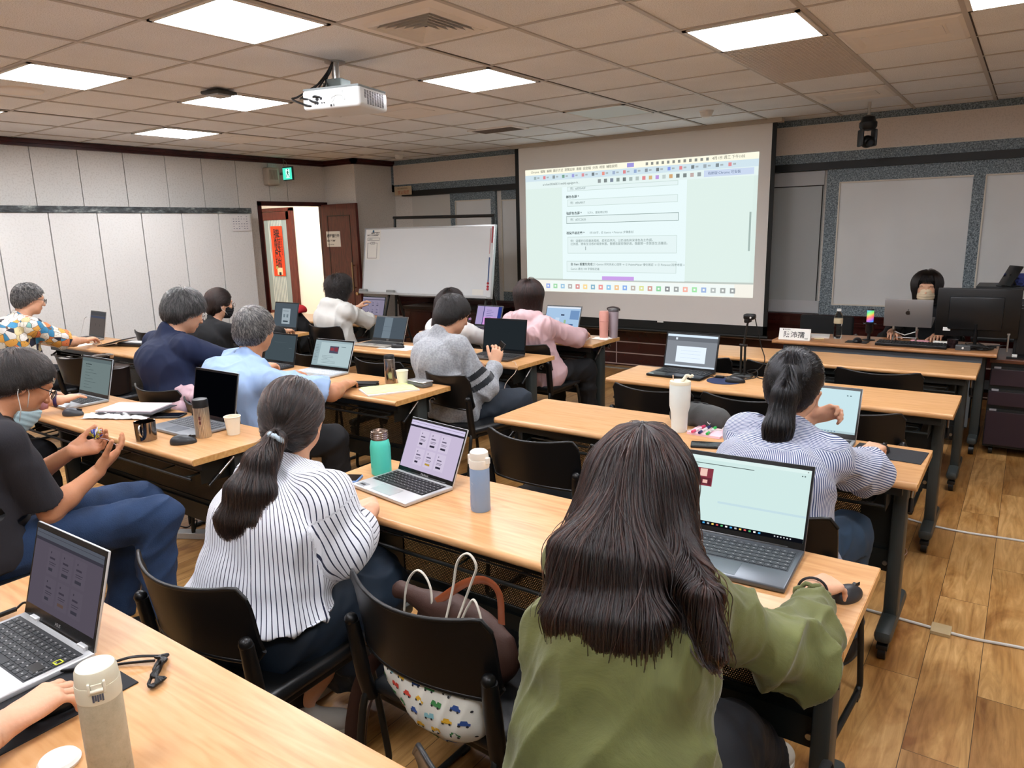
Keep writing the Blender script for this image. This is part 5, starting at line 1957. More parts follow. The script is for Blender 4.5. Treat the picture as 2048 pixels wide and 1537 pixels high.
# grey laptop of the green coat woman
rs = [(0, 0, 1, 1, '#c3dad7', 0), (0, .95, 1, 1, '#cfe2df')] + taskbar()
rs += [(.02, .56, .23, .82, '#7c3440', 3), (.03, .68, .10, .80, '#c9939a', 4), (.12, .70, .18, .81, '#e0b9ae', 4), (.04, .575, .11, .67, '#d3c3d3', 4), (.125, .58, .22, .68, '#5a2630', 4), (.15, .60, .19, .65, '#dfb3a8', 5), (.06, .60, .09, .65, '#8b5d7c', 5),
       (.02, .885, .56, .895, '#42504e', 3), (.02, .855, .10, .863, '#6a7a78', 3), (.30, .34, 1, .37, '#b7cfd6', 2), (.93, .90, .94, .915, '#42504e', 3), (.95, .90, .96, .915, '#42504e', 3), (.97, .965, .98, .975, '#42504e', 3)]
laptop('large grey laptop with a pale green screen before the green coat woman', -.60, 1.925, 3, .360, .245, .232, 22, '#5f656c', '#3a3e43', content=(rs, [(.25, .015 + .0145, .006, '', '#ffffff')][:0]), k=.95, numpad=True, bez=(.007, .007, .013, .020))
# silver laptop of the ponytail woman
rs = [(0, 0, 1, 1, '#bcd6dc', 0), (0, .0, 1, .05, '#a9c0c6'), (.5, .42, .72, .43, '#6c8288', 2), (.45, .52, .6, .53, '#6c8288', 2), (.84, .86, .86, .88, '#51656a', 2), (.88, .86, .90, .88, '#51656a', 2)] + [(.3 + .04 * k, .015, .315 + .04 * k, .035, '#4a6a90', 3) for k in range(12)]
laptop('laptop with pale blue screen under the chin hand of the ponytail woman', -.665, 3.10, 0, .32, .225, .215, 20, '#b9bcc0', content=(rs, []), k=.95)
# foreground laptop
rs = cards('#57505c', '#565a64', '#3a3842', '#5a535f', '#3d3843', '#5c4a44')
a5 = laptop('silver laptop with a dim purple page on the foreground table, beside the cream flask', -1.725, .615, 1, .328, .222, .222, 16, '#d3d5d7', '#2b2e32', content=(rs, []), k=.75, brand='ASUS', bez=(.008, .008, .014, .030))
bm = B()
for x0 in (-.12, .105): box(bm, x0, -.012, .013, x0 + .035, .004, .024, bev=.003)
obj('hinge_block', bm, mat('laptop_body_#d3d5d7', '#d3d5d7'), a5)
bm = B(); box(bm, .128, -.072, .0178, .147, -.069, .0183); box(bm, .128, -.058, .0178, .147, -.055, .0183); box(bm, .128, -.072, .0178, .131, -.055, .0183); box(bm, .144, -.072, .0178, .147, -.055, .0183)
obj('key_outline', bm, mat('key_yellow', '#c8cf3a', .5), a5)
# others
laptop('laptop with a black switched-off screen behind the steel flask', -3.175, 1.935, 0, .355, .235, .245, 12, '#8f9398', '#55585c', content=([(0, 0, 1, 1, '#05060a', 0)], []), k=.5, numpad=True)
laptop('laptop with a grey form page touched by the hand with the purple watch strap', -4.29, 1.90, 0, .345, .225, .225, 14, '#b4bcc0', '#1c2226', content=([(0, 0, 1, 1, '#6a7878', 0), (0, .90, 1, 1, '#5a6769')] + [(.14, .74 - .09 * k, .3 + .12 * (k % 3), .748 - .09 * k, '#3a4547', 2) for k in range(8)] + [(.14, .80, .17, .83, '#2b3436', 2), (.18, .805, .34, .825, '#2b3436', 2)], []), k=.9)
rs = doc('#a9bcc0', '#93a6ac', '#5a686e', '#8ba0a4') + [(.42, .52, .66, .80, '#4c4a5c', 3), (.44, .62, .53, .74, '#8c3a44', 4), (.55, .60, .64, .76, '#7a3440', 4), (.72, .78, .84, .80, '#6f7f84', 3)]
laptop('laptop showing a page with a small dark red picture, by the light blue shirt man', -3.70, 3.115, 2, .36, .235, .205, 22, '#b9bfc4', '#c2c6ca', content=(rs, []), k=.9, lightkeys=True)
laptop('dark laptop of the man in navy, its screen edge showing beside the grey haired head', -4.20, 3.10, 0, .33, .22, .215, 14, '#33373b', content=([(0, 0, 1, 1, '#3f4a50', 0), (.3, .7, .7, .705, '#5a666c', 2), (.8, .5, .9, .505, '#7a868c', 2)], []), k=.9)
laptop('silver laptop with glare on its dark screen, left of a black mouse', -4.24, 4.20, 3, .34, .225, .215, 22, '#a9a59c', '#26282a', content=([(0, 0, 1, 1, '#49535c', 0), (.28, .0, .55, 1, '#6d7a84', 1), (.3, .55, .7, .555, '#39434c', 2), (.25, .35, .75, .355, '#39434c', 2)], []), k=.9, brand='ASUS', bez=(.008, .008, .012, .026))
laptop('open black laptop in front of the man in the grey sweatshirt', -3.045, 4.17, 4, .36, .235, .250, 10, '#54504e', '#1a1a1c', lid='#1b1c1e', content=([(0, 0, 1, 1, '#22282c', 0), (0, 0, 1, .05, '#15181c')], []), k=.8, numpad=True)
laptop('laptop with a violet and dark blue screen in front of the woman in white', -4.03, 5.27, -4, .31, .21, .205, 18, '#9fa2a8', content=([(0, 0, 1, 1, '#a596c4', 0), (0, 0, 1, .42, '#c98fd0'), (0, .0, .28, 1, '#9c8fb8', 2), (.86, 0, 1, 1, '#26357a', 2), (.27, 0, .30, 1, '#2b2f60', 3)] + [(.4, .8 - .1 * k, .6 + .08 * (k % 2), .815 - .1 * k, '#544a7c', 3) for k in range(5)], []), k=.95)
laptop('laptop with a light blue design page in front of the pink jacket woman', -3.27, 5.32, 0, .355, .235, .230, 20, '#6a6d72', content=([(0, 0, 1, 1, '#9db9d6', 0), (0, .93, 1, 1, '#d6dde8'), (0, 0, 1, .05, '#6d88a6'), (.72, .45, .98, .85, '#6b8bb4', 2), (.45, .60, .55, .66, '#27304a', 2), (.40, .12, .52, .30, '#c8c49a', 2), (.56, .14, .62, .42, '#8fae8a', 2), (.66, .10, .84, .24, '#3b5a84', 2), (.30, .30, .42, .50, '#b8cbe0', 2)], []), k=.95)
laptop('laptop with a lilac page of tiles before the woman in the white hoodie', -5.62, 5.36, -2, .345, .22, .225, 14, '#3a4a50', content=(cards('#7f788c', '#8a8496', '#3b3a4c', '#857e92', '#57526a', '#3b3a4c'), []), k=.9, bez=(.006, .006, .010, .030))
laptop('dark laptop with a white document before the masked woman in black', -5.74, 4.34, -1, .355, .225, .255, 12, '#3a4046', content=([(0, 0, 1, 1, '#4a545c', 0), (.34, .12, .70, .78, '#98a4ac', 1), (.38, .66, .62, .68, '#5b666e', 2), (.40, .40, .48, .54, '#6b7880', 2), (.54, .40, .62, .54, '#6b7880', 2), (.40, .20, .62, .26, '#39434b', 2)], []), k=.9)
laptop('slim silver laptop with a dim screen before the man in the cat print shirt', -6.93, 3.17, -4, .33, .22, .24, 12, '#b3b0ac', content=([(0, 0, 1, 1, '#5b5350', 0), (0, .86, 1, 1, '#4a4a4e', 1), (0, .74, 1, .84, '#484c5c', 2), (.38, .40, .40, .50, '#46403f', 2), (.66, .38, .68, .48, '#46403f', 2)], []), k=.85)
rs = [(0, 0, 1, 1, '#7c8188', 0), (0, .93, 1, 1, '#cfe0ee'), (0, .80, 1, .93, '#63676e'), (0, 0, 1, .05, '#c9d6e2', 2), (.21, .14, .80, .64, '#dbe6f4', 2), (.3, .50, .7, .505, '#9fb0c4', 3), (.3, .40, .7, .405, '#9fb0c4', 3), (.3, .28, .7, .285, '#9fb0c4', 3), (.17, .83, .21, .90, '#cfd8e2', 3)]
r2 = laptop('open black laptop with a document on the screen, left of the webcam stand', -1.655, 4.20, -2, .345, .235, .225, 14, '#17191b', '#0e0f10', content=(rs, []), k=.95, bez=(.010, .010, .010, .016))
bm = B(); box(bm, -.16, -.226, .0164, -.13, -.214, .0168); box(bm, .10, -.228, .0164, .125, -.216, .0168); obj('sticker', bm, mat('sticker_pale', '#b9d2cf', .5), r2)

# instructor: laptop on a folding stand, seen from behind
t = thing('laptop', 'closed-backed grey laptop lid with a bitten apple mark on a folding stand', 'laptop', (-.70, 6.04, .845), 180)
bm = B(); box(bm, -.158, -.22, .0, .158, 0, .012, bev=.004, M=Matrix.Rotation(math.radians(-12), 4, 'X')); obj('base', bm, mat('laptop_grey', '#8a8684', .35, metal=.6), t, smooth=40)
LM = Matrix.Rotation(math.radians(-4), 4, 'X')
bm = B(); box(bm, -.158, 0, .0, .158, .006, .205, bev=.003, M=LM); lo = obj('lid', bm, mat('laptop_grey', '#8a8684'), t, smooth=40)
bm = B(); box(bm, -.15, -.001, .008, .15, .0005, .198, M=LM); obj('display', bm, em('#aebccc', .5), lo)
bm = B()
ap = []
for k in range(40):
    a = 2 * PI * k / 40
    r_ = .0155 * (1 + .05 * math.cos(2 * a)) * (1 - .10 * math.exp(-((a - PI / 2) / .25) ** 2)) * (1 - .08 * math.exp(-((a - 3 * PI / 2) / .2) ** 2))
    xx, zz = r_ * math.cos(a), r_ * math.sin(a) * 1.02
    dd = math.hypot(xx + .019, zz - .002)
    if dd < .0085: xx = -.019 + (xx + .019) / dd * .0085; zz = .002 + (zz - .002) / dd * .0085
    ap.append((xx, zz))
f_ = [bm.verts.new(LM @ Vector((x, .0068, .105 + z))) for x, z in ap]
bm.faces.new(f_)
f_ = [bm.verts.new(LM @ Vector((-.001 - .005 * math.cos(a) * .5 - .003 * math.sin(a), .0068, .127 + .006 * math.sin(a)))) for a in [2 * PI * k / 12 for k in range(12)]]
bm.faces.new(f_)
obj('logo', bm, mat('logo_dark', '#2a2828', .15, metal=.8), lo)
t = thing('laptop_stand', 'folding metal laptop stand under the instructor laptop', 'stand', (-.70, 5.98, TT))
bm = B()
for sx in (-.075, .075):
    tube(bm, [(sx, -.06, .004), (sx, .0, .06), (sx + .004, -.03, .108)], .006, 8)
    tube(bm, [(sx, .12, .004), (sx, -.02, .055), (sx, -.045, .10)], .006, 8)
    cyl(bm, (sx, -.052, .100), (sx, -.052, .125), .008, n=10); cyl(bm, (sx, -.06, 0), (sx, -.06, .008), .010, n=10)
tube(bm, [(-.075, -.03, .085), (0, -.03, .060), (.075, -.03, .09)], .004, 8); tube(bm, [(-.075, .05, .03), (.075, .05, .03)], .004, 8)
obj('frame', bm, M_steel, t, smooth=60)

# ------------------------------------------------------------------ bottles, cups
def vessel(name, label, cat, x, y, prof, m, z=TT, parts=(), rz=0, n_=36, group=None):
    t = thing(name, label, cat, (x, y, z), rz, group)
    bm = B(); lathe(bm, prof, n_); b = obj('body', bm, m, t, smooth=35)
    for nm, pr, mm in parts:
        bm = B(); lathe(bm, pr, n_); obj(nm, bm, mm, t, smooth=35)
    return t


def cup(label, x, y, r0, r1, h, m, group=None, name='paper_cup'):
    t = thing(name, label, 'cup', (x, y, TT), 0, group)
    bm = B(); lathe(bm, [(.0, .004), (r0 - .003, .004), (r1 - .002, h - .002), (r1 - .002, h), (r1, h), (r0, .0), (0, 0)], 32); obj('wall', bm, m, t, smooth=35)
    bm = B(); tube(bm, [(r1 * math.cos(2 * PI * k / 32), r1 * math.sin(2 * PI * k / 32), h) for k in range(32)], .0022, 8, close=True); obj('rim', bm, m, t, smooth=60)
    return t


M_cup = mat('cup_cream', '#ece4cf', .6)
M_steelv = NT('ribbed_steel', rough=.36, metal=1.0)
M_steelv.b.inputs['Base Color'].default_value = lin('#cdc8c0')
co = M_steelv.coords(); sx_ = M_steelv.n('SeparateXYZ'); M_steelv.l(co, sx_.inputs[0])
ang = M_steelv.math('ARCTAN2', sx_.outputs['Y'], sx_.outputs['X'])
M_steelv.bump(M_steelv.math('SINE', M_steelv.math('MULTIPLY', ang, 34.0)), 0.5, .002)
M_steelv = M_steelv.m
teal = mat('teal_paint', '#4fc4ae', .35)
t = vessel('insulated_bottle', 'teal insulated bottle with a steel ring lid', 'bottle', -1.915, 1.825, [(.0, 0), (.035, 0), (.038, .004), (.038, .105), (.034, .128), (.030, .135), (0, .135)], teal,
           parts=[('lid', [(.0, .135), (.0315, .135), (.0315, .165), (.028, .168), (.026, .163), (0, .161)], mat('lid_brushed', '#8f7f74', .25, metal=.9))])
bm = B()
for z_ in (.143, .150, .157): tube(bm, [(.032 * math.cos(2 * PI * k / 32), .032 * math.sin(2 * PI * k / 32), z_) for k in range(32)], .0012, 6, close=True)
obj('ring', bm, M_chrome, t, smooth=60)
bm = B(); tube(bm, [(.0383 * math.cos(-2.0 + .16 * math.cos(a)), .0383 * math.sin(-2.0 + .16 * math.cos(a)), .032 + .006 * math.sin(a)) for a in [2 * PI * k / 16 for k in range(16)]], .0006, 4, close=True); obj('emblem', bm, mat('teal_dark', '#2f8f7e', .4), t)
pb = mat('pale_blue_paint', '#8ea9cc', .45)
t = vessel('insulated_bottle', 'pale blue insulated bottle with white flip lid and white fin print', 'bottle', -1.375, 1.735, [(.0, 0), (.030, 0), (.032, .003), (.032, .138), (.0315, .145), (0, .145)], pb,
           parts=[('collar', [(.0, .145), (.032, .145), (.033, .150), (.032, .172), (0, .172)], mat('lid_white', '#e9e4d8', .4)), ('lid', [(.0, .172), (.029, .172), (.031, .178), (.029, .196), (.024, .201), (0, .202)], mat('lid_white', '#e9e4d8'))])
bm = B(); box(bm, .026, -.008, .160, .040, .008, .182, bev=.003); obj('hinge', bm, mat('lid_white', '#e9e4d8'), t)
bm = B(); box(bm, -.040, -.010, .150, -.028, .010, .184, bev=.003); obj('latch', bm, mat('lid_white', '#e9e4d8'), t)
bm = B()
def wrap(u, z_, r=.0325): a = -PI / 2 - .5 + u / .032; return (r * math.cos(a), r * math.sin(a), z_)
for pl in ([(-.018, .092), (-.008, .100), (.008, .100), (.014, .095), (.006, .086), (-.006, .080), (-.012, .078), (-.014, .066), (-.008, .056), (-.010, .050), (-.017, .058), (-.020, .075)],):
    fs = [bm.verts.new(wrap(u, z_)) for u, z_ in pl]; bm.faces.new(fs)
obj('print', bm, mat('print_white', '#dfe3e2', .5), t)
bm = B(); tube(bm, [wrap(u, z_, .0322) for u, z_ in ((-.014, .050), (-.002, .036), (.010, .012), (-.012, .012), (-.014, .05))], .0006, 5); obj('line_print', bm, mat('print_bluegrey', '#7387ae', .5), t)
# white tumbler
tw = mat('tumbler_white', '#dfe4de', .35)
t = thing('tumbler', 'tall white tumbler with cream flip spout, before the grey pouch', 'tumbler', (-1.19, 2.925, TT))
bm = B(); lathe(bm, [(.0, 0), (.032, 0), (.034, .004), (.035, .03), (.037, .085), (.0445, .115), (.0455, .15), (.0455, .205), (.044, .212), (0, .212)], 48); obj('body', bm, tw, t, smooth=30)
bm = B(); lathe(bm, [(.0, .212), (.0455, .212), (.046, .219), (.044, .226), (.030, .227), (0, .224)], 40); obj('lid', bm, mat('tumbler_cream', '#e6dfc6', .45), t, smooth=35)
bm = B(); tube(bm, spline([(.010, -.01, .224), (.022, -.004, .240), (.030, 0, .253), (.045, .004, .248), (.054, .004, .256)], 4), [.008] * 8 + [.0065] * 9, 8); obj('spout', bm, mat('tumbler_cream', '#e6dfc6'), t, smooth=60)
bm = B(); tube(bm, [(-.028, -.01, .222), (-.029, -.012, .25)], .003, 8); obj('straw', bm, mat('straw_pinkish', '#d8b9a0', .5), t, smooth=60)
vessel('steel_flask', 'brushed steel flask with black lid beside the paper cup and grey laptop', 'flask', -2.985, 1.765, [(.0, 0), (.033, 0), (.034, .003), (.034, .14), (0, .14)], M_steelv,
       parts=[('lid', [(.0, .14), (.0345, .14), (.0345, .168), (.032, .176), (.026, .178), (0, .176)], mat('lid_black', '#1b1c1e', .35))])
bm = B()
for k, (z0, z1) in enumerate(((.085, .102), (.066, .080))):
    for q in range(3):
        a = -.95 + q * .10
        quad(bm, [(.0347 * math.cos(a + s_), .0347 * math.sin(a + s_), z_) for s_, z_ in ((0, z0), (.075, z0), (.075, z1), (0, z1))])
o = obj('label', bm, mat('label_maroon', '#5a1c28', .5), [o for o in bpy.data.objects if o.name.startswith('steel_flask')][0])
t = thing('steel_mug', 'short stainless steel mug with a folding handle near the table edge', 'mug', (-3.17, 1.60, TT))
bm = B(); lathe(bm, [(.0, .004), (.041, .004), (.043, .085), (.045, .086), (.0435, .0), (0, 0)], 40); obj('body', bm, mat('mug_steel', '#8b827a', .12, metal=1.0), t, smooth=35)
bm = B(); tube(bm, spline([(.030, -.033, .078), (.046, -.050, .076), (.050, -.054, .05), (.034, -.037, .028)], 5), .004, 8); obj('handle', bm, M_chrome, t, smooth=60)
cup('cream paper cup beside the steel flask with the black lid', -2.905, 1.865, .027, .036, .083, M_cup, 'cream paper cups')
cup('cream paper cup behind the yellow-green papers', -2.985, 3.06, .027, .036, .083, M_cup, 'cream paper cups')
vessel('steel_flask', 'plain steel flask with black rim beside the cup and yellow-green papers', 'flask', -3.075, 3.05, [(.0, 0), (.032, 0), (.033, .003), (.033, .145), (.031, .15), (0, .15)], mat('flask_steel', '#9a8f86', .18, metal=1.0),
       parts=[('lid', [(.0, .15), (.031, .15), (.031, .165), (.028, .172), (.022, .172), (0, .168)], mat('lid_black', '#1b1c1e'))])
vessel('lidded_cup', 'magenta takeaway cup with a dark lid and white tag', 'cup', -3.86, 4.27, [(.0, 0), (.030, 0), (.040, .105), (.0, .105)], mat('magenta_cup', '#a8145f', .5),
       parts=[('lid', [(.0, .105), (.042, .105), (.042, .112), (.038, .122), (0, .122)], mat('cup_lid_dark', '#3a1a26', .4))])
t = [o for o in bpy.data.objects if o.name.startswith('lidded_cup')][0]
bm = B(); quad(bm, [(.036 * math.cos(a), .036 * math.sin(a), z_) for a, z_ in ((-1.2, .02), (-.7, .02), (-.7, .045), (-1.2, .045))]); obj('tag', bm, M_paper, t)
text('COFFEE', .012, mat('pink_print', '#d88ab0', .5), t, frame((-.012, -.0385, .075), (1, 0, 0), (0, 0, 1)))
t = vessel('travel_tumbler', 'pink tall tumbler at the end of the table, on a tissue', 'tumbler', -2.775, 5.19, [(.0, 0), (.032, 0), (.034, .004), (.038, .15), (.040, .205), (.038, .212), (0, .214)], mat('pink_paint', '#dba093', .45),
       parts=[('seam', [(.0378, .14), (.0392, .141), (.0392, .145), (.038, .146)], mat('pink_dark', '#c98a7e', .4)), ('lid', [(.0, .212), (.037, .212), (.036, .222), (.03, .226), (0, .226)], mat('pink_paint', '#dba093'))])
t = vessel('travel_tumbler', 'grey lilac tall tumbler with dark carry loop behind the pink one', 'tumbler', -2.73, 5.27, [(.0, 0), (.032, 0), (.034, .004), (.040, .16), (.041, .215), (0, .216)], mat('mauve_paint', '#a79ba2', .45),
       parts=[('lid', [(.0, .216), (.042, .216), (.042, .228), (.036, .236), (0, .236)], mat('lid_grey', '#5a5658', .4))])
bm = B(); tube(bm, spline([(-.045, 0, .222), (-.05, -.01, .240), (0, -.012, .252), (.05, -.01, .243), (.055, 0, .226)], 5), .007, 8, flat=(1, .6)); obj('carry_loop', bm, mat('loop_brown', '#3a3130', .6), t, smooth=60)
t = thing('paper_tissue', 'crumpled white tissue under the pink tumbler', 'tissue', (-2.78, 5.17, TT))
rng = random.Random(4)
def crumple(w_, d_, h_, nx=10, ny=10, seed=1):
    bm = B(); rr = random.Random(seed)
    g_ = [[bm.verts.new((-w_ / 2 + w_ * i / nx + rr.uniform(-1, 1) * w_ / nx * .3, -d_ / 2 + d_ * j / ny + rr.uniform(-1, 1) * d_ / ny * .3, h_ * (.15 + rr.random() * (.85 if 0 < i < nx and 0 < j < ny else .15)))) for i in range(nx + 1)] for j in range(ny + 1)]
    for j in range(ny):
        for i in range(nx): bm.faces.new((g_[j][i], g_[j][i + 1], g_[j + 1][i + 1], g_[j + 1][i]))
    return bm
obj('sheet', crumple(.14, .12, .014), M_paper, t)
vessel('wood_lid_cup', 'clear striped tea cup with a round wooden lid beside the yellow capped bottle', 'cup', -4.44, 2.90, [(.0, 0), (.034, 0), (.036, .004), (.036, .10), (0, .10)], mat('smoked_glass', '#59565c', .15, trans=.3),
       parts=[('lid', [(.0, .10), (.038, .10), (.039, .104), (.039, .122), (.036, .126), (0, .126)], mat('lid_wood', '#7a5440', .6))])
t = vessel('drink_bottle', 'dark tea drink bottle with a yellow cap and white label', 'bottle', -4.32, 2.93, [(.0, 0), (.028, 0), (.031, .006), (.031, .10), (.026, .125), (.015, .142), (.014, .150), (0, .150)], mat('dark_tea', '#2a201c', .1, coat=.5),
       parts=[('label', [(.0313, .03), (.0316, .031), (.0316, .085), (.0313, .086)], mat('label_white', '#d9d5cb', .6)), ('cap', [(.0, .146), (.019, .146), (.019, .166), (.017, .168), (0, .168)], mat('cap_yellow', '#e8c81e', .4))])
t = vessel('orange_bottle', 'tan coloured bottle standing behind the glasses of the grey sweatshirt man', 'bottle', -3.48, 4.98, [(.0, 0), (.033, 0), (.035, .005), (.035, .15), (.030, .17), (0, .175)], mat('tan_bottle', '#b0742c', .4),
       parts=[('cap', [(.0, .172), (.02, .172), (.02, .19), (0, .192)], mat('cap_tan', '#8c5a22', .4))])
# cream flask in the foreground
cf = NT('cream_worn', rough=.5); cf.b.inputs['Base Color'].default_value = lin('#b5af98')
co = cf.coords(); a = cf.n('TexNoise', i_Scale=35.0, i_Detail=6.0, i_Roughness=.8); cf.l(co, a.inputs['Vector'])
cf.l(cf.ramp(a.outputs['Fac'], [(.30, '#8f8a76'), (.42, '#aaa48e'), (.7, '#b9b39d')]), cf.b.inputs['Base Color'])
CW = mat('cream_lid', '#cfcab4', .4)
t = thing('vacuum_flask', 'cream white vacuum flask with a scuffed body and flip lid in the foreground', 'flask', (-1.178, .462, TT))
bm = B(); lathe(bm, [(.0, 0), (.031, 0), (.033, .003), (.033, .155), (0, .155)], 48); obj('body', bm, cf.m, t, smooth=35)
bm = B(); lathe(bm, [(.0, .155), (.0335, .155), (.0338, .158), (.0338, .181), (.0332, .184), (0, .184)], 48); obj('collar', bm, CW, t, smooth=35)
bm = B(); lathe(bm, [(.0, .184), (.0325, .184), (.0325, .187), (.0310, .204), (.0285, .209), (.024, .2105), (0, .2095)], 48); obj('lid', bm, CW, t, smooth=35)
ca = math.radians(-26)
HM = Matrix.Rotation(ca, 4, 'Z') @ Matrix.Translation((.0325, 0, .186))
bm = B(); box(bm, -.003, -.013, -.009, .004, -.009, .010, bev=.001, M=HM); box(bm, -.003, .009, -.009, .004, .013, .010, bev=.001, M=HM)
tube(bm, [HM @ Vector((.003, -.009, -.004)), HM @ Vector((.003, .009, -.004))], .0032, 10); box(bm, -.002, -.008, -.002, .002, .008, .006, M=HM); obj('hinge', bm, mat('cream_light', '#dcd8c6', .4), t, smooth=40)
bm = B()
for q in range(5):
    a = ca + (q - 2) * .10
    box(bm, -.0008, -.0012, -.006 + .002 * (q % 2), .0012, .0014, .006, M=Matrix.Rotation(a, 4, 'Z') @ Matrix.Translation((.0338, 0, .168)))
obj('label_smudge', bm, mat('smudge_ink', '#4a5060', .6), t)
# clear water bottle on the desk
gl = mat('clear_plastic', '#f4f8f8', .05, trans=1.0, ior=1.25)
t = vessel('water_bottle', 'clear plastic water bottle with white cap on the instructor desk', 'bottle', -1.165, 5.985, [(.0, .002), (.024, .0), (.028, .006), (.031, .02), (.029, .05), (.031, .08), (.029, .10), (.031, .12), (.032, .15), (.028, .18), (.018, .20), (.013, .208), (.0125, .215), (0, .215)], gl,
           parts=[('label', [(.0315, .118), (.0325, .12), (.0325, .155), (.031, .157)], mat('label_tan', '#c9bb9a', .6)), ('cap', [(.0, .212), (.0155, .212), (.0155, .230), (0, .231)], M_white)])

# ------------------------------------------------------------------ mice, phones, paper
def mouse(label, x, y, rz, col='#2b2e31', z=TT, s=1.0, group=None, cat='mouse'):
    t = thing('computer_mouse', label, cat, (x, y, z), rz, group)
    bm = B(); bmesh.ops.create_uvsphere(bm, u_segments=28, v_segments=18, radius=1)
    for v in bm.verts:
        zz = max(v.co.z, -.25)
        v.co = Vector((v.co.x * .031 * s * (1 - .12 * v.co.y), v.co.y * .056 * s, (zz * .032 - .032 * -.25) * s * (1 - .18 * v.co.y)))
    obj('shell', bm, mat('mouse_' + col, col, .4), t, smooth=60)
    bm = B(); cyl(bm, (-.004, .030 * s, .030 * s), (.004, .030 * s, .030 * s), .007, n=14); obj('scroll_wheel', bm, M_blackp, t, smooth=40)
    bm = B(); box(bm, -.0006, .012 * s, .024 * s, .0006, .052 * s, .0345 * s); obj('button_seam', bm, M_gap, t)
    return t


mouse('black wireless mouse near the right end of the table, beside the steel flask', -2.965, 1.655, -40, '#2c2e30')
mouse('dark grey mouse left of the white plastic bag and papers', -3.97, 1.645, -60, '#3a3d42')
mouse('black mouse on a white sheet right of the silver laptop', -3.99, 4.06, -70, '#141416')
mouse('black mouse on the round dark blue mouse mat', -1.31, 4.03, -75, '#1c1d20')
mouse('black mouse under the hand on the long mouse pad', -.405, 3.02, -20, '#1a1a1c', s=.95)
mouse('dark mouse under the hand in the lower left corner', -1.452, .505, -6, '#1b1c1e', z=TT + .003, s=1.0)
mouse('mouse beneath the left hand of the cat shirt man', -7.02, 2.95, -10, '#301820')
mouse('mouse under the right hand of the green coat woman', -.278, 1.755, -24, '#2a2a2c', s=.85)


def phone(label, x, y, rz, case='#1a1b1e', w_=.075, h_=.155, z=TT, glass='#07080a'):
    t = thing('smartphone', label, 'phone', (x, y, z), rz)
    bm = B(); box(bm, -w_ / 2, -h_ / 2, 0, w_ / 2, h_ / 2, .010, bev=.004, seg=3); obj('case', bm, mat('case_' + case, case, .35), t, smooth=40)
    bm = B(); box(bm, -w_ / 2 + .004, -h_ / 2 + .004, .0095, w_ / 2 - .004, h_ / 2 - .004, .0108); obj('glass', bm, mat('phone_glass' + glass, glass, .06), t)
    return t


phone('phone in a light blue case beside the silver laptop of the striped blouse woman', -1.995, 1.69, -62, '#6f8fc4')
phone('two-part black phone wallet lying before the plastic bag and papers', -3.50, 1.885, -58, '#23262c', .085, .17)
phone('small black phone left of the ponytail woman elbow', -1.00, 2.77, -70, '#141416', .07, .14)
t = thing('glasses_case', 'long black case in front of the hand of the light blue shirt man', 'case', (-3.145, 2.90, TT), 28)
bm = B(); box(bm, -.085, -.033, 0, .085, .033, .018, bev=.006, seg=3); obj('lower_shell', bm, mat('case_black', '#151517', .45), t, smooth=40)
bm = B(); box(bm, -.085, -.033, .0182, .085, .033, .028, bev=.006, seg=3); obj('upper_shell', bm, mat('case_black', '#151517'), t, smooth=40)
t = thing('pencil_box', 'clear grey plastic box at the far corner behind the yellow-green papers', 'box', (-2.86, 3.075, TT), -8)
bm = B(); box(bm, -.075, -.04, 0, .075, .04, .028, bev=.010, seg=3); obj('tray', bm, mat('clear_grey', '#77797a', .2, trans=.35), t, smooth=40)
bm = B(); box(bm, -.077, -.042, .026, .077, .042, .036, bev=.006, seg=3); obj('lid', bm, mat('clear_grey2', '#8d8f90', .15, trans=.3), t, smooth=40)


def sheet(label, x, y, rz, w_, d_, h_, col, group=None, z=TT, name='paper_stack', lines=0, ink_='#7a8a60', cat='paper'):
    t = thing(name, label, cat, (x, y, z), rz, group)
    bm = B(); box(bm, -w_ / 2, -d_ / 2, 0, w_ / 2, d_ / 2, h_); obj('sheets', bm, mat('paper_' + col, col, .8), t)
    if lines:
        bm = B(); rr = random.Random(lines)
        for k in range(lines):
            yy = d_ * (.35 - .7 * k / max(lines - 1, 1)); box(bm, -w_ * .38, yy - .0015, h_, -w_ * .38 + w_ * (.4 + .35 * rr.random()), yy + .0015, h_ + .0003)
        obj('print_lines', bm, mat('ink_' + ink_, ink_, .8), t)
    return t


sheet('white papers under the yellow-green sheets at the table edge', -2.935, 2.895, 62, .30, .21, .008, '#d8d6d0')
sheet('yellow-green printed sheets beside the steel flask and cup', -2.945, 2.905, 58, .29, .20, .003, '#d3e09a', z=TT + .008, lines=5)
t = thing('plastic_bag', 'crumpled white plastic bag under the pinkish papers', 'bag', (-3.73, 1.80, TT), 27)
bm = crumple(.36, .22, .030, 22, 14, 3); o = obj('film', bm, mat('bag_white', '#e4e2e0', .35), t, smooth=180)
sheet('pale pink printed papers lying on the white plastic bag', -3.735, 1.845, 27, .31, .185, .006, '#e6d6da', z=TT + .026, lines=8, ink_='#a08090')
t = thing('folder', 'dark folder under the pinkish papers', 'folder', (-3.70, 1.835, TT + .0235), 25)
bm = B(); box(bm, -.165, -.10, 0, .165, .10, .002); obj('cover', bm, mat('folder_dark', '#2a2b30', .4), t)
sheet('white sheet under the black mouse right of the silver laptop', -3.98, 4.07, 4, .30, .21, .001, '#e4e4e2')
sheet('notebook page under the writing hand of the pink jacket woman', -2.96, 5.07, 12, .20, .15, .006, '#dcdad4')
sheet('white paper under the hand of the cat shirt man', -6.66, 2.90, 6, .22, .17, .003, '#dbd8d0')
t = thing('tablet', 'dark tablet with a white edge leaning on the case before the cat shirt man', 'tablet', (-6.30, 3.04, TT), 20)
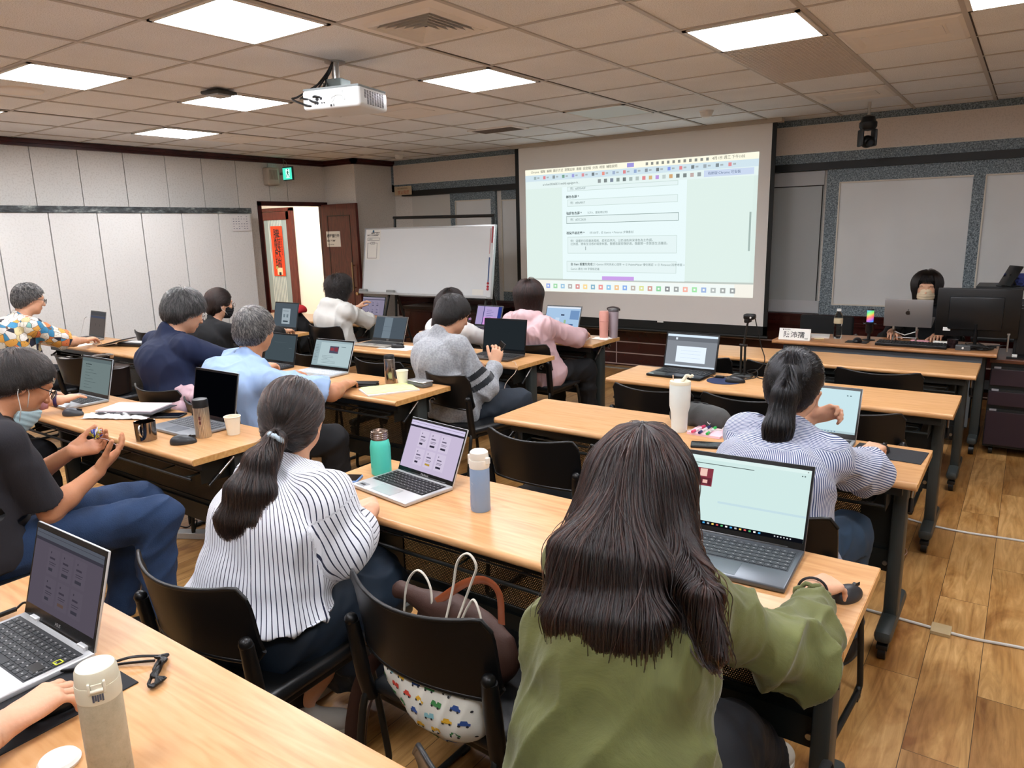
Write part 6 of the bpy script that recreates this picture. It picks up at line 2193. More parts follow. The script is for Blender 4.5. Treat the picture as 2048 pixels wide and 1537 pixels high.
bm = B(); box(bm, -.13, -.09, 0, .13, .09, .008, bev=.003, M=Matrix.Translation((0, 0, .030)) @ Matrix.Rotation(.22, 4, 'Y').inverted()); obj('slab', bm, mat('tablet_dark', '#2f3135', .3), t)
t = thing('carry_case', 'black and white zip case lying right of the tablet of the cat shirt man', 'case', (-6.13, 3.10, TT), 14)
bm = B(); box(bm, -.14, -.06, 0, .14, .06, .035, bev=.014, seg=3); obj('shell', bm, mat('case_black', '#151517'), t, smooth=40)
bm = B(); box(bm, -.12, -.045, .033, .12, .045, .038, bev=.002); obj('top_panel', bm, mat('case_white', '#b9b9b6', .5), t)
t = thing('cable_heap', 'tangle of thin pale cable beside the hand of the cat shirt man', 'cable', (-6.55, 2.98, TT))
bm = B(); rr = random.Random(8)
tube(bm, spline([(rr.uniform(-.10, .10), rr.uniform(-.05, .05), .004 + rr.random() * .03) for _ in range(16)], 6), .0022, 6); obj('cord', bm, mat('cable_pale', '#b8a898', .5), t, smooth=60)
t = thing('charging_cable', 'thin white cable arching from the slim laptop of the cat shirt man', 'cable', (-7.10, 3.17, TT))
bm = B(); tube(bm, spline([(-.0, .02, .19), (-.08, .03, .17), (-.12, .02, .09), (-.13, .0, .003), (-.03, .03, .003)], 6), .0025, 6); obj('cord', bm, mat('cable_white', '#cfcdc8', .5), t, smooth=60)

# mouse pads
t = thing('mouse_pad', 'long black mouse pad under the hand of the ponytail woman', 'mouse pad', (-.375, 3.03, TT), -3)
bm = B(); box(bm, -.125, -.085, 0, .125, .085, .003, bev=.0012); obj('mat', bm, mat('pad_black', '#1b1c20', .8), t)
t = thing('mouse_pad', 'round dark blue mouse pad right of the open black laptop', 'mouse pad', (-1.375, 4.04, TT))
bm = B(); lathe(bm, [(0, 0), (.10, 0), (.10, .003), (0, .003)], 48); obj('mat', bm, mat('pad_navy', '#1f2a4c', .7), t, smooth=30)
t = thing('mouse_pad', 'black branded mouse pad in the lower left corner of the picture', 'mouse pad', (-1.60, .455, TT), 1)
bm = B(); box(bm, -.06, -.15, 0, .205, .165, .003, bev=.0012); obj('mat', bm, mat('pad_black', '#1b1c20'), t)
text('K', .03, mat('print_pale', '#b8b8b8', .6), t, Matrix.Translation((.120, -.125, .0034)) @ Matrix.Rotation(.0, 4, 'Z'), bold=.001)
text('ZONE', .008, mat('print_pale', '#b8b8b8'), t, Matrix.Translation((.145, -.13, .0034)))
# bundled cable
t = thing('cable_bundle', 'black usb cable tied in a bundle right of the foreground laptop', 'cable', (-1.39, .665, TT))
bm = B()
for k in range(6):
    a0 = k * .4
    tube(bm, spline([(-.035, .022 - .002 * k, .006 + .002 * (k % 3)), (-.012, .008 + .002 * k, .012), (0, 0, .012 + .002 * (k % 2)), (.012, -.010 - .002 * k, .012), (.032 - .001 * k, -.026 + .004 * k, .007), (.022, -.030, .006), (.004, -.012, .010), (-.010, -.002, .010), (-.030, .030 - .003 * k, .006), (-.038, .024, .006)], 5), .0022, 6)
tube(bm, [(.006 * math.cos(a) * .6, .010 * math.sin(a) * .5, .012 + .009 * math.sin(a)) for a in [2 * PI * q / 16 for q in range(16)]], .002, 6, close=True)
obj('coil', bm, mat('cable_black', '#111111', .4), t, smooth=60)
bm = B(); tube(bm, spline([(-.035, .024, .006), (-.06, -.01, .014), (-.09, -.04, .006), (-.125, -.085, .008), (-.15, -.105, .010)], 6), .0022, 6); tube(bm, spline([(-.033, .010, .006), (-.07, -.02, .004), (-.10, -.055, .003), (-.13, -.085, .003), (-.15, -.10, .008)], 6), .0022, 6)
obj('cord', bm, mat('cable_black', '#111111'), t, smooth=60)
bm = B(); box(bm, -.175, -.118, .003, -.145, -.098, .014, bev=.002); obj('plug', bm, mat('cable_black', '#111111'), t)
t.scale = (1.35, 1.35, 1.3)
t = thing('power_plug', 'short black power plug in the left side of the foreground laptop', 'plug', (-1.93, .575, TT))
bm = B(); tube(bm, [(0, -.03, .012), (.0, .03, .012)], .006, 10); tube(bm, spline([(0, .03, .012), (.0, .05, .02), (.03, .06, .012), (.06, .07, .005)], 5), .003, 6); obj('connector', bm, mat('cable_black', '#111111'), t, smooth=60)
# round white lid at the bottom
vessel('white_lid_disc', 'round white lid behind the cream flask at the bottom edge', 'saucer', -1.285, .425, [(.0, 0), (.032, 0), (.034, .006), (.030, .012), (0, .014)], M_white)

# grey pouch, notepad, pens, cable on the tumbler table
t = thing('grey_pouch', 'rounded grey fabric pouch with a small white swallow mark behind the white tumbler', 'pouch', (-1.155, 3.07, TT), 2)
pv, pq = nets([ell(V(0, 0, .045), np.eye(3), V(.125, .055, .055), k=.02), cone(V(-.09, 0, .03), V(.09, 0, .03), .045, .045, k=.03), cut(V(0, 0, .0), V(0, 0, -1), .4)], V(-.16, -.09, -.01), V(.16, .09, .13), .005)
pv = folds(pv, vnormals(pv, pq), .004, 4, 14)
npobj('shell', pv, pq, mat('pouch_grey', '#4c4d4c', .8, bump=(300, .1)), t, V(0, 0, 0))
bm = B(); tube(bm, [(-.105, -.01, .075), (-.05, -.005, .103), (.03, -.005, .103), (.10, -.01, .080)], .003, 6); obj('zip', bm, M_blackp, t, smooth=60)
bm = B(); f_ = [bm.verts.new(p) for p in ((.052, -.0585, .040), (.066, -.0575, .026), (.072, -.0570, .030), (.068, -.0575, .022), (.060, -.058, .026))]; bm.faces.new(f_); obj('logo', bm, M_white, t)
t = thing('notepad', 'small pink notepad beside the white tumbler', 'notepad', (-1.065, 2.955, TT), -4)
bm = B(); box(bm, -.075, -.062, 0, .075, .062, .010); obj('pad', bm, mat('pad_pink', '#e4bcc6', .7), t)
for k, (dx, c, lb) in enumerate(((-.045, '#d4486c', 'pink'), (-.018, '#232a5c', 'dark blue'), (.012, '#2fa84e', 'green'))):
    q = thing('pen', '%s capped pen lying across the small pink notepad' % lb, 'pen', (-1.065 + dx, 2.95, TT + .0155), 84 + 4 * k)
    bm = B(); cyl(bm, (-.055, 0, 0), (.02, 0, 0), .0055, n=12); obj('barrel', bm, mat('pen_clear', '#d8cfd4', .3), q, smooth=40)
    bm = B(); cyl(bm, (.02, 0, 0), (.055, 0, 0), .0065, n=12); cyl(bm, (-.060, 0, 0), (-.035, 0, 0), .0062, n=12); obj('cap', bm, mat('pen' + c, c, .3), q, smooth=40)
t = thing('white_cable', 'thin white cable running over the pink notepad to the tumbler', 'cable', (-1.06, 2.95, TT))
bm = B(); tube(bm, spline([(-.17, -.045, .003), (-.12, -.03, .004), (-.07, -.02, .012), (.02, -.02, .024), (.05, .0, .024), (.045, .05, .020), (.09, .07, .004), (.20, .065, .003), (.32, .05, .003)], 6), .0022, 6); obj('cord', bm, mat('cable_white', '#cfcdc8'), t, smooth=60)

# webcam stand on the second right table
t = thing('webcam_stand', 'black folding desk stand holding a small document camera', 'camera stand', (-1.325, 4.20, TT))
bm = B(); box(bm, -.055, -.035, 0, .055, .035, .014, bev=.003); obj('base', bm, mat('stand_grey', '#3c3e3e', .5), t)
bm = B(); tube(bm, [(-.010, 0, .01), (-.012, 0, .19)], .007, 8); tube(bm, [(.012, 0, .01), (.010, 0, .19)], .007, 8); tube(bm, [(0, 0, .185), (.02, .0, .33)], .006, 8)
obj('arm', bm, M_black, t, smooth=60)
bm = B(); cyl(bm, (-.022, 0, .190), (.022, 0, .190), .008, n=12); obj('joint', bm, M_blackp, t, smooth=40)
bm = B(); box(bm, .005, -.03, .325, .035, .03, .352, bev=.006); box(bm, .0, -.035, .345, .065, .012, .378, bev=.010); obj('camera', bm, M_blackp, t, smooth=40)
bm = B(); cyl(bm, (.045, -.036, .358), (.045, -.040, .358), .005, n=12); obj('lens', bm, M_white, t)
t = thing('camera_cable', 'black cable curling from the document camera to the black laptop', 'cable', (-1.325, 4.20, TT))
bm = B(); tube(bm, spline([(.055, .01, .36), (.09, .03, .20), (.12, .02, .10), (.06, .0, .03), (-.02, -.03, .02), (-.06, -.06, .006), (-.02, -.10, .004), (.04, -.08, .004), (.10, -.05, .02), (.08, -.0, .05), (.02, .02, .03), (.10, .0, .004), (.18, -.05, .003)], 7), .003, 6)
tube(bm, spline([(-.16, -.11, .008), (-.13, -.10, .006), (-.10, -.08, .008), (-.05, -.06, .01)], 5), .003, 6); obj('cord', bm, mat('cable_black', '#111111'), t, smooth=60)
bm = B(); box(bm, -.125, -.11, .003, -.075, -.085, .016, bev=.003); obj('plug', bm, mat('cable_black', '#111111'), t)

# instructor desk things
t = thing('name_plate', 'white folded name card with large black characters on the instructor desk', 'name card', (-1.435, 5.80, TT), 3)
bm = B(); ring_skin(bm, [[(x, y, z) for y, z in ((-.032, 0), (0, .085), (.032, 0), (.030, 0), (0, .082), (-.030, 0))] for x in (-.115, .115)]); obj('card', bm, M_paper, t)
NPM = Matrix.Rotation(math.atan2(.032, .085), 4, 'X').inverted()
ny = .032 / .085
def npl(x, z): return frame((x, -.0335 + ny * z, z), (1, 0, 0), (0, ny, 1))
text('陳沛孺', .052, M_ink, t, npl(-.082, .036), bold=.0004); text('老師', .013, M_ink, t, npl(.075, .012)); text('■ 資訊學院', .011, M_ink, t, npl(-.09, .075))
sheet('open white booklet behind the name card', -1.33, 6.02, 10, .20, .15, .012, '#cfcdc8', name='booklet', cat='booklet')
t = thing('marker_pen', 'short cream marker on the desk right of the name card', 'marker', (-1.27, 5.86, TT + .007), 25); bm = B(); cyl(bm, (-.035, 0, 0), (.035, 0, 0), .007, n=12); obj('barrel', bm, mat('cream_pen', '#d9c9a0', .5), t, smooth=40)
t = thing('microphone', 'desk microphone glowing in rainbow colours', 'microphone', (-.945, 5.99, TT))
bm = B(); lathe(bm, [(0, 0), (.045, 0), (.045, .006), (.012, .012), (.010, .06), (0, .06)], 28); obj('base', bm, M_blackp, t, smooth=40)
bm = B(); lathe(bm, [(0, .055), (.022, .055), (.026, .07), (.026, .12), (.030, .125), (.030, .135), (.024, .14), (0, .14)], 28); tube(bm, [(-.045, 0, .125), (.045, 0, .125)], .007, 8); obj('body', bm, M_blackp, t, smooth=40)
n = NT('rainbow_glow', rough=.5); co = n.coords((1, 1, 1)); sp_ = n.n('SeparateXYZ'); n.l(co, sp_.inputs[0])
v_ = n.math('ADD', n.math('MULTIPLY', sp_.outputs['Z'], 9.5), n.math('MULTIPLY', sp_.outputs['X'], -4.5))
n.l(n.ramp(n.math('FRACT', n.math('ADD', v_, -.35)), [(0, '#4a3ad0'), (.15, '#b84ab0'), (.3, '#e8404a'), (.42, '#f0902a'), (.55, '#9ad83a'), (.7, '#22d070'), (.85, '#22b8d8'), (1, '#2a6ae8')]), n.b.inputs['Emission Color'])
n.b.inputs['Emission Strength'].default_value = .9
bm = B(); lathe(bm, [(0, .14), (.0225, .14), (.024, .145), (.024, .228), (0, .228)], 28); obj('light_mesh', bm, n.m, t, smooth=40)
bm = B(); lathe(bm, [(0, .228), (.0245, .228), (.022, .238), (0, .24)], 28); obj('cap', bm, M_blackp, t, smooth=40)
t = thing('computer_mouse', 'black mouse on a small pad at the foot of the microphone', 'mouse', (-1.0, 5.86, TT)); bm = B(); box(bm, -.075, -.06, 0, .075, .06, .003); obj('pad', bm, M_black, t)
bm = B(); bmesh.ops.create_uvsphere(bm, u_segments=20, v_segments=12, radius=1)
for v in bm.verts: v.co = Vector((v.co.x * .032, v.co.y * .052, .003 + max(v.co.z, -.1) * .03 + .003))
obj('shell', bm, mat('mouse_blk', '#141416', .3), t, smooth=60)
t = thing('keyboard', 'long black keyboard along the front of the instructor desk', 'keyboard', (-.64, 5.83, TT), 0)
bm = B(); box(bm, -.225, -.07, 0, .225, .07, .022, bev=.005); obj('case', bm, M_blackp, t)
bm = B()
for r in range(5):
    for c in range(22): box(bm, -.215 + c * .0196, -.058 + r * .024, .0215, -.215 + c * .0196 + .016, -.058 + r * .024 + .019, .028)
obj('keys', bm, mat('keys_black', '#1c1d1e', .5), t)
t = thing('pink_pouch', 'pale pink pouch behind the keyboard', 'pouch', (-.60, 5.96, TT)); bm = B(); box(bm, -.06, -.025, 0, .06, .025, .028, bev=.010, seg=3); obj('shell', bm, mat('pouch_pink', '#c98f96', .7), t, smooth=40)
t = thing('white_box', 'small white box behind the keyboard beside the pink pouch', 'box', (-.47, 5.955, TT)); bm = B(); box(bm, -.045, -.022, 0, .045, .022, .03, bev=.002); obj('carton', bm, M_paper, t)
t = thing('monitor', 'large black monitor seen from behind on the instructor desk', 'monitor', (-.265, 5.93, TT), 2)
bm = B(); box(bm, -.245, -.015, .08, .245, .02, .415, bev=.006, M=Matrix.Rotation(.05, 4, 'X')); obj('back_shell', bm, mat('monitor_black', '#0b0c0d', .35), t, smooth=40)
bm = B(); box(bm, -.17, -.032, .13, .15, -.010, .36, bev=.01, M=Matrix.Rotation(.05, 4, 'X')); obj('back_cover', bm, mat('monitor_black2', '#131517', .3), t, smooth=40)
bm = B(); box(bm, -.235, .020, .09, .235, .022, .405, M=Matrix.Rotation(.05, 4, 'X')); obj('display', bm, em('#9aa8b8', .35), t)
bm = B(); tube(bm, [(0, -.02, .17), (.005, -.02, .02)], [.028, .02], 12, flat=(1, .5)); lathe(bm, [(0, 0), (.12, 0), (.12, .008), (0, .018)], 36); obj('stand', bm, M_blackp, t, smooth=40)
bm = B(); box(bm, -.195, -.022, .115, -.150, -.016, .145); obj('label', bm, M_white, t)
t = thing('audio_box', 'small silver audio box with knobs in front of the monitor foot', 'device', (-.32, 5.80, TT)); bm = B(); box(bm, -.045, -.03, 0, .045, .03, .035, bev=.004); obj('case', bm, mat('device_grey', '#5c5f60', .4, metal=.5), t)
bm = B(); cyl(bm, (0, -.03, .018), (0, -.038, .018), .007, n=12); obj('knob', bm, M_white, t)
t = thing('steel_tins', 'stack of two dark tins in front of the monitor', 'tin', (-.39, 5.87, TT)); bm = B(); lathe(bm, [(0, 0), (.035, 0), (.035, .028), (.031, .03), (.031, .032), (.034, .034), (.034, .06), (0, .062)], 28); obj('wall', bm, mat('tin_dark', '#3c2e30', .25, metal=.7), t, smooth=30)
t = thing('desk_cables', 'tangle of black cables around the monitor foot', 'cable', (-.20, 5.86, TT), 0)
bm = B(); rr = random.Random(6)
for _ in range(4): tube(bm, spline([(rr.uniform(-.14, .12), rr.uniform(-.10, .10), .004 + rr.random() * .035) for _ in range(7)], 6), .003, 6)
obj('cord', bm, mat('cable_black', '#111111'), t, smooth=60)
t = thing('gooseneck_clip', 'slim metal clip arm standing right of the monitor foot', 'stand', (-.07, 5.83, TT)); bm = B(); tube(bm, [(0, 0, 0), (0, 0, .115)], .006, 8); cyl(bm, (0, 0, .115), (0, 0, .125), .010, n=12); obj('arm', bm, M_steel, t, smooth=60)
t = thing('pc_tower', 'tall black computer tower on the drawer cabinet at the right edge', 'computer', (.06, 6.02, .682)); bm = B(); box(bm, -.10, -.06, .0, .20, .38, .36, bev=.006); obj('case', bm, mat('tower_black', '#101214', .4), t)
bm = B(); box(bm, -.085, -.068, .02, .185, -.058, .34, bev=.004); obj('front_panel', bm, M_blackp, t)
t = thing('usb_hub', 'small hub with blue and white plugs on the cabinet top', 'device', (.02, 5.90, .682)); bm = B(); box(bm, -.09, -.02, 0, .12, .02, .012); obj('case', bm, M_blackp, t)
bm = B(); box(bm, -.06, -.015, .012, -.03, .01, .030, bev=.003); obj('plug', bm, M_white, t); bm = B(); box(bm, .03, -.018, .012, .07, .015, .035, bev=.006); obj('plug', bm, mat('plug_blue', '#3a86c8', .4), t)
# rack with a blue perforated box and a tablet behind the monitor
t = thing('equipment_rack', 'black open rack behind the monitor carrying the blue crate', 'rack', (-.02, 6.75, 0))
bm = B()
for X in (-.28, .40):
    for y in (-.18, .18): box(bm, X - .015, y - .015, 0, X + .015, y + .015, 1.09)
obj('post', bm, M_black, t)
for z in (.3, .7, 1.09):
    bm = B(); box(bm, -.30, -.20, z, .42, .20, z + .025, bev=.004); obj('shelf', bm, M_black, t)
t = thing('blue_crate', 'blue perforated plastic crate on the black rack', 'crate', (.10, 6.66, 1.115))
bm = B(); W_, H_ = .50, .085
nx, nz = 12, 3
for i in range(nx + 1): box(bm, -W_ / 2 + W_ * i / nx - .006, 0, 0, -W_ / 2 + W_ * i / nx + .006, .008, H_)
for j in range(nz + 1): box(bm, -W_ / 2, 0, H_ * j / nz - .005, W_ / 2, .008, H_ * j / nz + .005)
obj('front_grid', bm, mat('crate_blue', '#3b4c9c', .4), t)
bm = B(); box(bm, -W_ / 2, .03, 0, W_ / 2, .16, .01); box(bm, -W_ / 2, .15, 0, W_ / 2, .16, H_); box(bm, -W_ / 2 - .006, 0, 0, -W_ / 2 + .004, .16, H_); box(bm, W_ / 2 - .004, 0, 0, W_ / 2 + .006, .16, H_); obj('tub', bm, mat('crate_blue', '#3b4c9c'), t)
t = thing('tablet', 'black tablet on a tilting stand in front of the blue crate', 'tablet', (-.15, 6.58, 1.115), -62)
bm = B(); box(bm, -.09, 0, .01, .09, .010, .17, bev=.003, M=Matrix.Rotation(-.45, 4, 'X')); obj('slab', bm, M_blackp, t, smooth=40)
bm = B(); tube(bm, [(0, .09, .0), (0, .04, .09)], .008, 8); box(bm, -.04, -.03, 0, .04, .10, .008); obj('stand', bm, M_blackp, t)
# ------------------------------------------------------------------ projector
t = thing('projector', 'white projector hanging from the ceiling on a grey bracket', 'projector', (-3.30, 3.05, 2.36), 14)
WP = mat('projector_white', '#d9dcdb', .35)
bm = B(); box(bm, -.19, -.15, -.055, .19, .15, .055, bev=.022, seg=4); pj_ = obj('housing', bm, WP, t, smooth=40)
bm = B(); box(bm, -.185, -.145, .050, .185, .145, .062, bev=.006); obj('base_plate', bm, mat('projector_grey', '#8b9292', .4), t)
bm = B()
for r in range(12):
    for c in range(8):
        if c == 0 and r < 5: continue
        box(bm, .1885, -.10 + c * .026, -.036 + r * .0062, .1915, -.10 + c * .026 + .017, -.036 + r * .0062 + .0035)
obj('side_vent', bm, mat('vent_shadow', '#3f3638', .8), t)
bm = B()
cyl(bm, (.0, -.1495, .005), (.0, -.153, .005), .030, n=28); tube(bm, [(.05 - .045 * math.cos(a), -.151, -.005 + .030 * math.sin(a) - .01) for a in [PI * .1 + PI * .9 * k / 8 for k in range(9)]][::1], .006, 6); box(bm, .070, -.153, -.030, .084, -.149, .035)
obj('rear_relief', bm, mat('projector_shade', '#c3c7c6', .4), t)
bm = B()
for (x, z, r_) in ((-.085, .0, .010), (-.06, .002, .008), (-.085, -.022, .008), (-.055, -.022, .004), (-.04, -.022, .004), (-.10, -.024, .004)): cyl(bm, (x, -.1495, z), (x, -.1525, z), r_, n=12)
box(bm, .0, -.153, -.045, .010, -.149, -.034); box(bm, .02, -.153, -.045, .023, -.149, -.032)
obj('socket', bm, M_ink, t)
bm = B(); cyl(bm, (-.15, .15, -.01), (-.15, .165, -.01), .04, n=28); obj('lens_ring', bm, M_blackp, t, smooth=40)
t2 = thing('projector_mount', 'grey metal ceiling bracket holding the projector', 'bracket', (-3.42, 3.10, 2.6), 14)
bm = B(); cyl(bm, (0, 0, -.0), (0, 0, -.10), .022, n=20); lathe(bm, [(0, -.006), (.06, -.006), (.06, 0), (0, 0)], 28); obj('pole', bm, M_steel, t2, smooth=40)
bm = B(); box(bm, -.035, -.05, -.145, .065, .05, -.10, bev=.003); box(bm, -.055, -.06, -.175, -.025, .06, -.12, bev=.003); box(bm, -.10, -.03, -.180, .16, .03, -.168); box(bm, .02, -.09, -.180, .05, .09, -.170); obj('clamp', bm, mat('galvanised', '#6f7876', .4, metal=.6), t2)
t = thing('projector_cables', 'black cables drooping from the ceiling into the back of the projector', 'cable', (-3.42, 3.10, 2.6), 14)
bm = B()
ends = [((-.02, -.21, -.24), (-.09, -.12, -.17)), ((.04, -.215, -.26), (-.04, -.16, -.19)), ((-.01, -.215, -.275), (-.15, -.16, -.20)), ((.06, -.21, -.235), (.0, -.12, -.15))]
for k, (e, m_) in enumerate(ends):
    tube(bm, spline([(0, -.02, .0), (-.04, -.04, -.07 - .01 * k), m_, (m_[0] - .02, -.20, -.22), (e[0] - .05, -.235, e[2] + .01), e], 6), .0055, 8)
obj('cord', bm, mat('cable_black', '#111111'), t, smooth=60)
# access point
t = thing('access_point', 'black and grey wireless access point below a lit ceiling panel', 'access point', (-4.62, 3.13, 2.6), 8)
bm = B(); box(bm, -.085, -.085, -.035, .085, .085, -.012, bev=.010, seg=3); box(bm, -.03, -.03, -.015, .03, .03, 0); obj('housing', bm, mat('ap_dark', '#2a2b28', .5), t, smooth=40)
bm = B(); box(bm, -.06, -.06, -.048, .06, .06, -.034, bev=.012, seg=3); obj('dome', bm, mat('ap_grey', '#b0aca4', .4), t, smooth=40)
# ptz camera
t = thing('ceiling_camera', 'black dome video camera hanging before the beige fascia', 'camera', (-1.24, 7.02, 2.6), 35)
bm = B(); cyl(bm, (0, 0, 0), (0, 0, -.12), .012, n=14); obj('rod', bm, mat('rod_white', '#b9b5ae', .4), t, smooth=40)
bm = B(); lathe(bm, [(0, -.235), (.055, -.225), (.070, -.20), (.070, -.165), (.060, -.155), (.05, -.12), (.02, -.105), (0, -.105)], 32); obj('base', bm, M_blackp, t, smooth=40)
bm = B(); box(bm, -.068, -.045, -.36, -.045, .045, -.22, bev=.012, seg=3); box(bm, .045, -.045, -.36, .068, .045, -.22, bev=.012, seg=3); obj('yoke', bm, mat('camera_grey', '#33363a', .35), t, smooth=40)
bm = B(); bmesh.ops.create_uvsphere(bm, u_segments=24, v_segments=16, radius=.052, matrix=Matrix.Translation((0, 0, -.32))); cyl(bm, (0, -.03, -.33), (0, -.062, -.34), .030, n=24); obj('head', bm, M_blackp, t, smooth=60)
bm = B(); cyl(bm, (0, -.062, -.34), (0, -.064, -.3405), .020, n=24); obj('lens', bm, mat('lens_dark', '#1a2230', .05), t, smooth=60)
# exit sign and wall speaker
t = thing('exit_sign', 'green glowing running man exit sign high on the left wall', 'sign', (-7.92, 6.27, 2.40), 0)
bm = B(); box(bm, -.11, -.015, -.085, .075, .015, .085, bev=.003); obj('housing', bm, mat('exit_housing', '#2f4a44', .5), t)
bm = B(); box(bm, -.105, -.018, -.075, .07, -.0155, .07); obj('face', bm, mat('exit_green', '#0a6a58', .5, emit='#4ce0c0', es=1.0), t)
bm = B()
for pl in ([(-.045, -.055), (.030, -.055), (.030, .055), (-.045, .055)],): quad(bm, [(u, -.0186, v) for u, v in pl])
obj('panel', bm, mat('exit_pale', '#ffffff', .5, emit='#c9fff0', es=.95), t)
bm = B()
tube(bm, [(.000, -.0195, .030), (-.006, -.0195, .0)], .008, 6); tube(bm, [(-.006, -.0195, .0), (-.028, -.0195, -.025), (-.034, -.0195, -.048)], .005, 6); tube(bm, [(-.004, -.0195, .0), (.012, -.0195, -.022), (.024, -.0195, -.048)], .005, 6); tube(bm, [(-.03, -.0195, .012), (-.002, -.0195, .026), (.020, -.0195, .006)], .004, 6)
bmesh.ops.create_uvsphere(bm, u_segments=10, v_segments=8, radius=.009, matrix=Matrix.Translation((.004, -.0195, .045)))
obj('running_figure', bm, mat('exit_figure', '#0b7a66', .5), t)
bm = B(); box(bm, -.20, -.008, -.01, -.10, .008, .02); tube(bm, spline([(-.02, 0, .085), (-.05, 0, .15), (-.12, 0, .19)], 5), .003, 6); tube(bm, [(-.09, 0, .08), (-.10, 0, .19)], .003, 6); obj('bracket', bm, mat('bracket_grey', '#8a867e', .5), t)
t = thing('wall_speaker', 'beige plastic speaker box beside the green exit sign', 'speaker', (-8.03, 6.08, 2.36))
bm = B(); box(bm, -.07, -.09, -.11, .04, .09, .11, bev=.02, seg=3); obj('box', bm, mat('speaker_beige', '#b9ad9e', .5), t, smooth=40)
bm = B()
for k in range(7): box(bm, .038, -.06 + k * .018, -.04, .042, -.05 + k * .018, .08)
obj('grille', bm, mat('speaker_grille', '#8f8478', .6), t)
t = thing('no_smoking_sign', 'small cream sign with red characters on the upper left front wall', 'sign', (-7.255, 7.66, 2.19))
bm = B(); box(bm, -.16, 0, -.058, .16, .006, .060); obj('plate', bm, mat('sign_cream', '#c9b493', .6), t)
text('禁止吸菸', .055, mat('sign_red', '#b5553c', .6), t, FX((-.10, -.003, -.025))); text('NO SMOKING', .030, mat('sign_brown', '#4a3a28', .6), t, FX((-.10, -.003, .030)))
t = thing('schedule_sheet', 'white calendar sheet taped to the end of the folding partition', 'notice', (-7.79, 5.39, 1.78))
bm = B(); box(bm, 0, -.115, -.095, .001, .13, .095); obj('sheet', bm, mat('paper_pale', '#d9d6d4', .8), t)
bm = B(); rr = random.Random(2)
for j in range(6):
    for i in range(6):
        if rr.random() < .8: box(bm, .001, -.10 + i * .036, .07 - j * .028, .0016, -.10 + i * .036 + .016, .076 - j * .028)
obj('print', bm, mat('print_blue', '#4a4c68', .7), t)

# ------------------------------------------------------------------ bags and soft things
t = thing('car_print_bag', 'white cloth bag printed with toy cars sagging behind the empty chair', 'bag', (-1.0, 1.15, 0))


_cpb = t


def softbody(name, label, cat, prims, m, lo=None, hi=None, h=.008, fold=.006, seed=1, fs=10, part='body', group=None, org=None):
    if lo is None: lo, hi = bounds(prims, .02)
    v, q = nets(prims, lo, hi, h)
    v = folds(v, vnormals(v, q), fold, seed, fs)
    c = v.mean(0) if org is None else V(*org)
    c = V(c[0], c[1], v[:, 2].min())
    t = thing(name, label, cat, tuple(c), 0, group)
    npobj(part, v, q, m, t, c)
    return t, c, v, q


t = _cpb
bp = [cone(V(-1.17, 1.16, .60), V(-.98, 1.17, .58), .045, .045, k=.05), ell(V(-1.075, 1.165, .545), np.eye(3), V(.150, .075, .085), k=.05), ell(V(-1.02, 1.15, .50), np.eye(3), V(.10, .06, .055), k=.05)]
lo_, hi_ = bounds(bp, .02)
bv, bq = nets(bp, lo_, hi_, .006)
bv = folds(bv, vnormals(bv, bq), .005, 11, 12)
c_ = V(-1.0, 1.15, 0)
nb_ = NT('bag_cotton', rough=.85); nb_.b.inputs['Base Color'].default_value = lin('#dcd9cd')
npobj('cloth', bv, bq, nb_.m, t, c_)
from mathutils.bvhtree import BVHTree
bvh = BVHTree.FromPolygons([tuple(x) for x in bv], [tuple(int(i) for i in f) for f in bq])
bm = B()
cols_ = ['#c4402f', '#2f4c8a', '#86b8bf', '#d9a92c', '#3f7f46', '#8a8d8c']
mats_ = [mat('print' + c, c, .85) for c in cols_] + [mat('print_tyre', '#2a2a2c', .85)]
rr = random.Random(12)
for j in range(6):
    for i in range(7):
        cx = -1.215 + i * .045 + (j % 2) * .02 + rr.uniform(-.004, .004); cz = .455 + j * .032
        ci = rr.randrange(6); ang = rr.uniform(-.25, .1)
        shapes = [([(-.012, -.003), (.012, -.003), (.012, .003), (.007, .004), (.004, .009), (-.007, .009), (-.009, .003), (-.012, .003)], ci),
                  ([(-.009 + .003 * math.cos(a), -.004 + .003 * math.sin(a)) for a in [2 * PI * k / 8 for k in range(8)]], 6), ([(.007 + .003 * math.cos(a), -.004 + .003 * math.sin(a)) for a in [2 * PI * k / 8 for k in range(8)]], 6)]
        if i % 3 == 1: shapes[0] = ([(-.013, -.003), (.013, -.003), (.013, .010), (.002, .010), (.001, .004), (-.004, .009), (-.011, .009), (-.013, .003)], ci)
        for L_, (pl, mi) in enumerate(shapes):
            ok = []
            for (u, v_) in pl:
                x_ = cx + u * math.cos(ang) - v_ * math.sin(ang); z_ = cz + u * math.sin(ang) + v_ * math.cos(ang)
                h_ = bvh.ray_cast(Vector((x_, .9, z_)), Vector((0, 1, 0)))
                if h_[0] is None: ok = None; break
                ok.append(h_[0] + h_[1] * (.0012 + .0004 * L_) * (1 if h_[1].y < 0 else -1))
            if ok:
                f_ = bm.faces.new([bm.verts.new(p - Vector(c_)) for p in ok]); f_.material_index = mi
obj('car_print', bm, mats_, t)
t.location = tuple(c_)
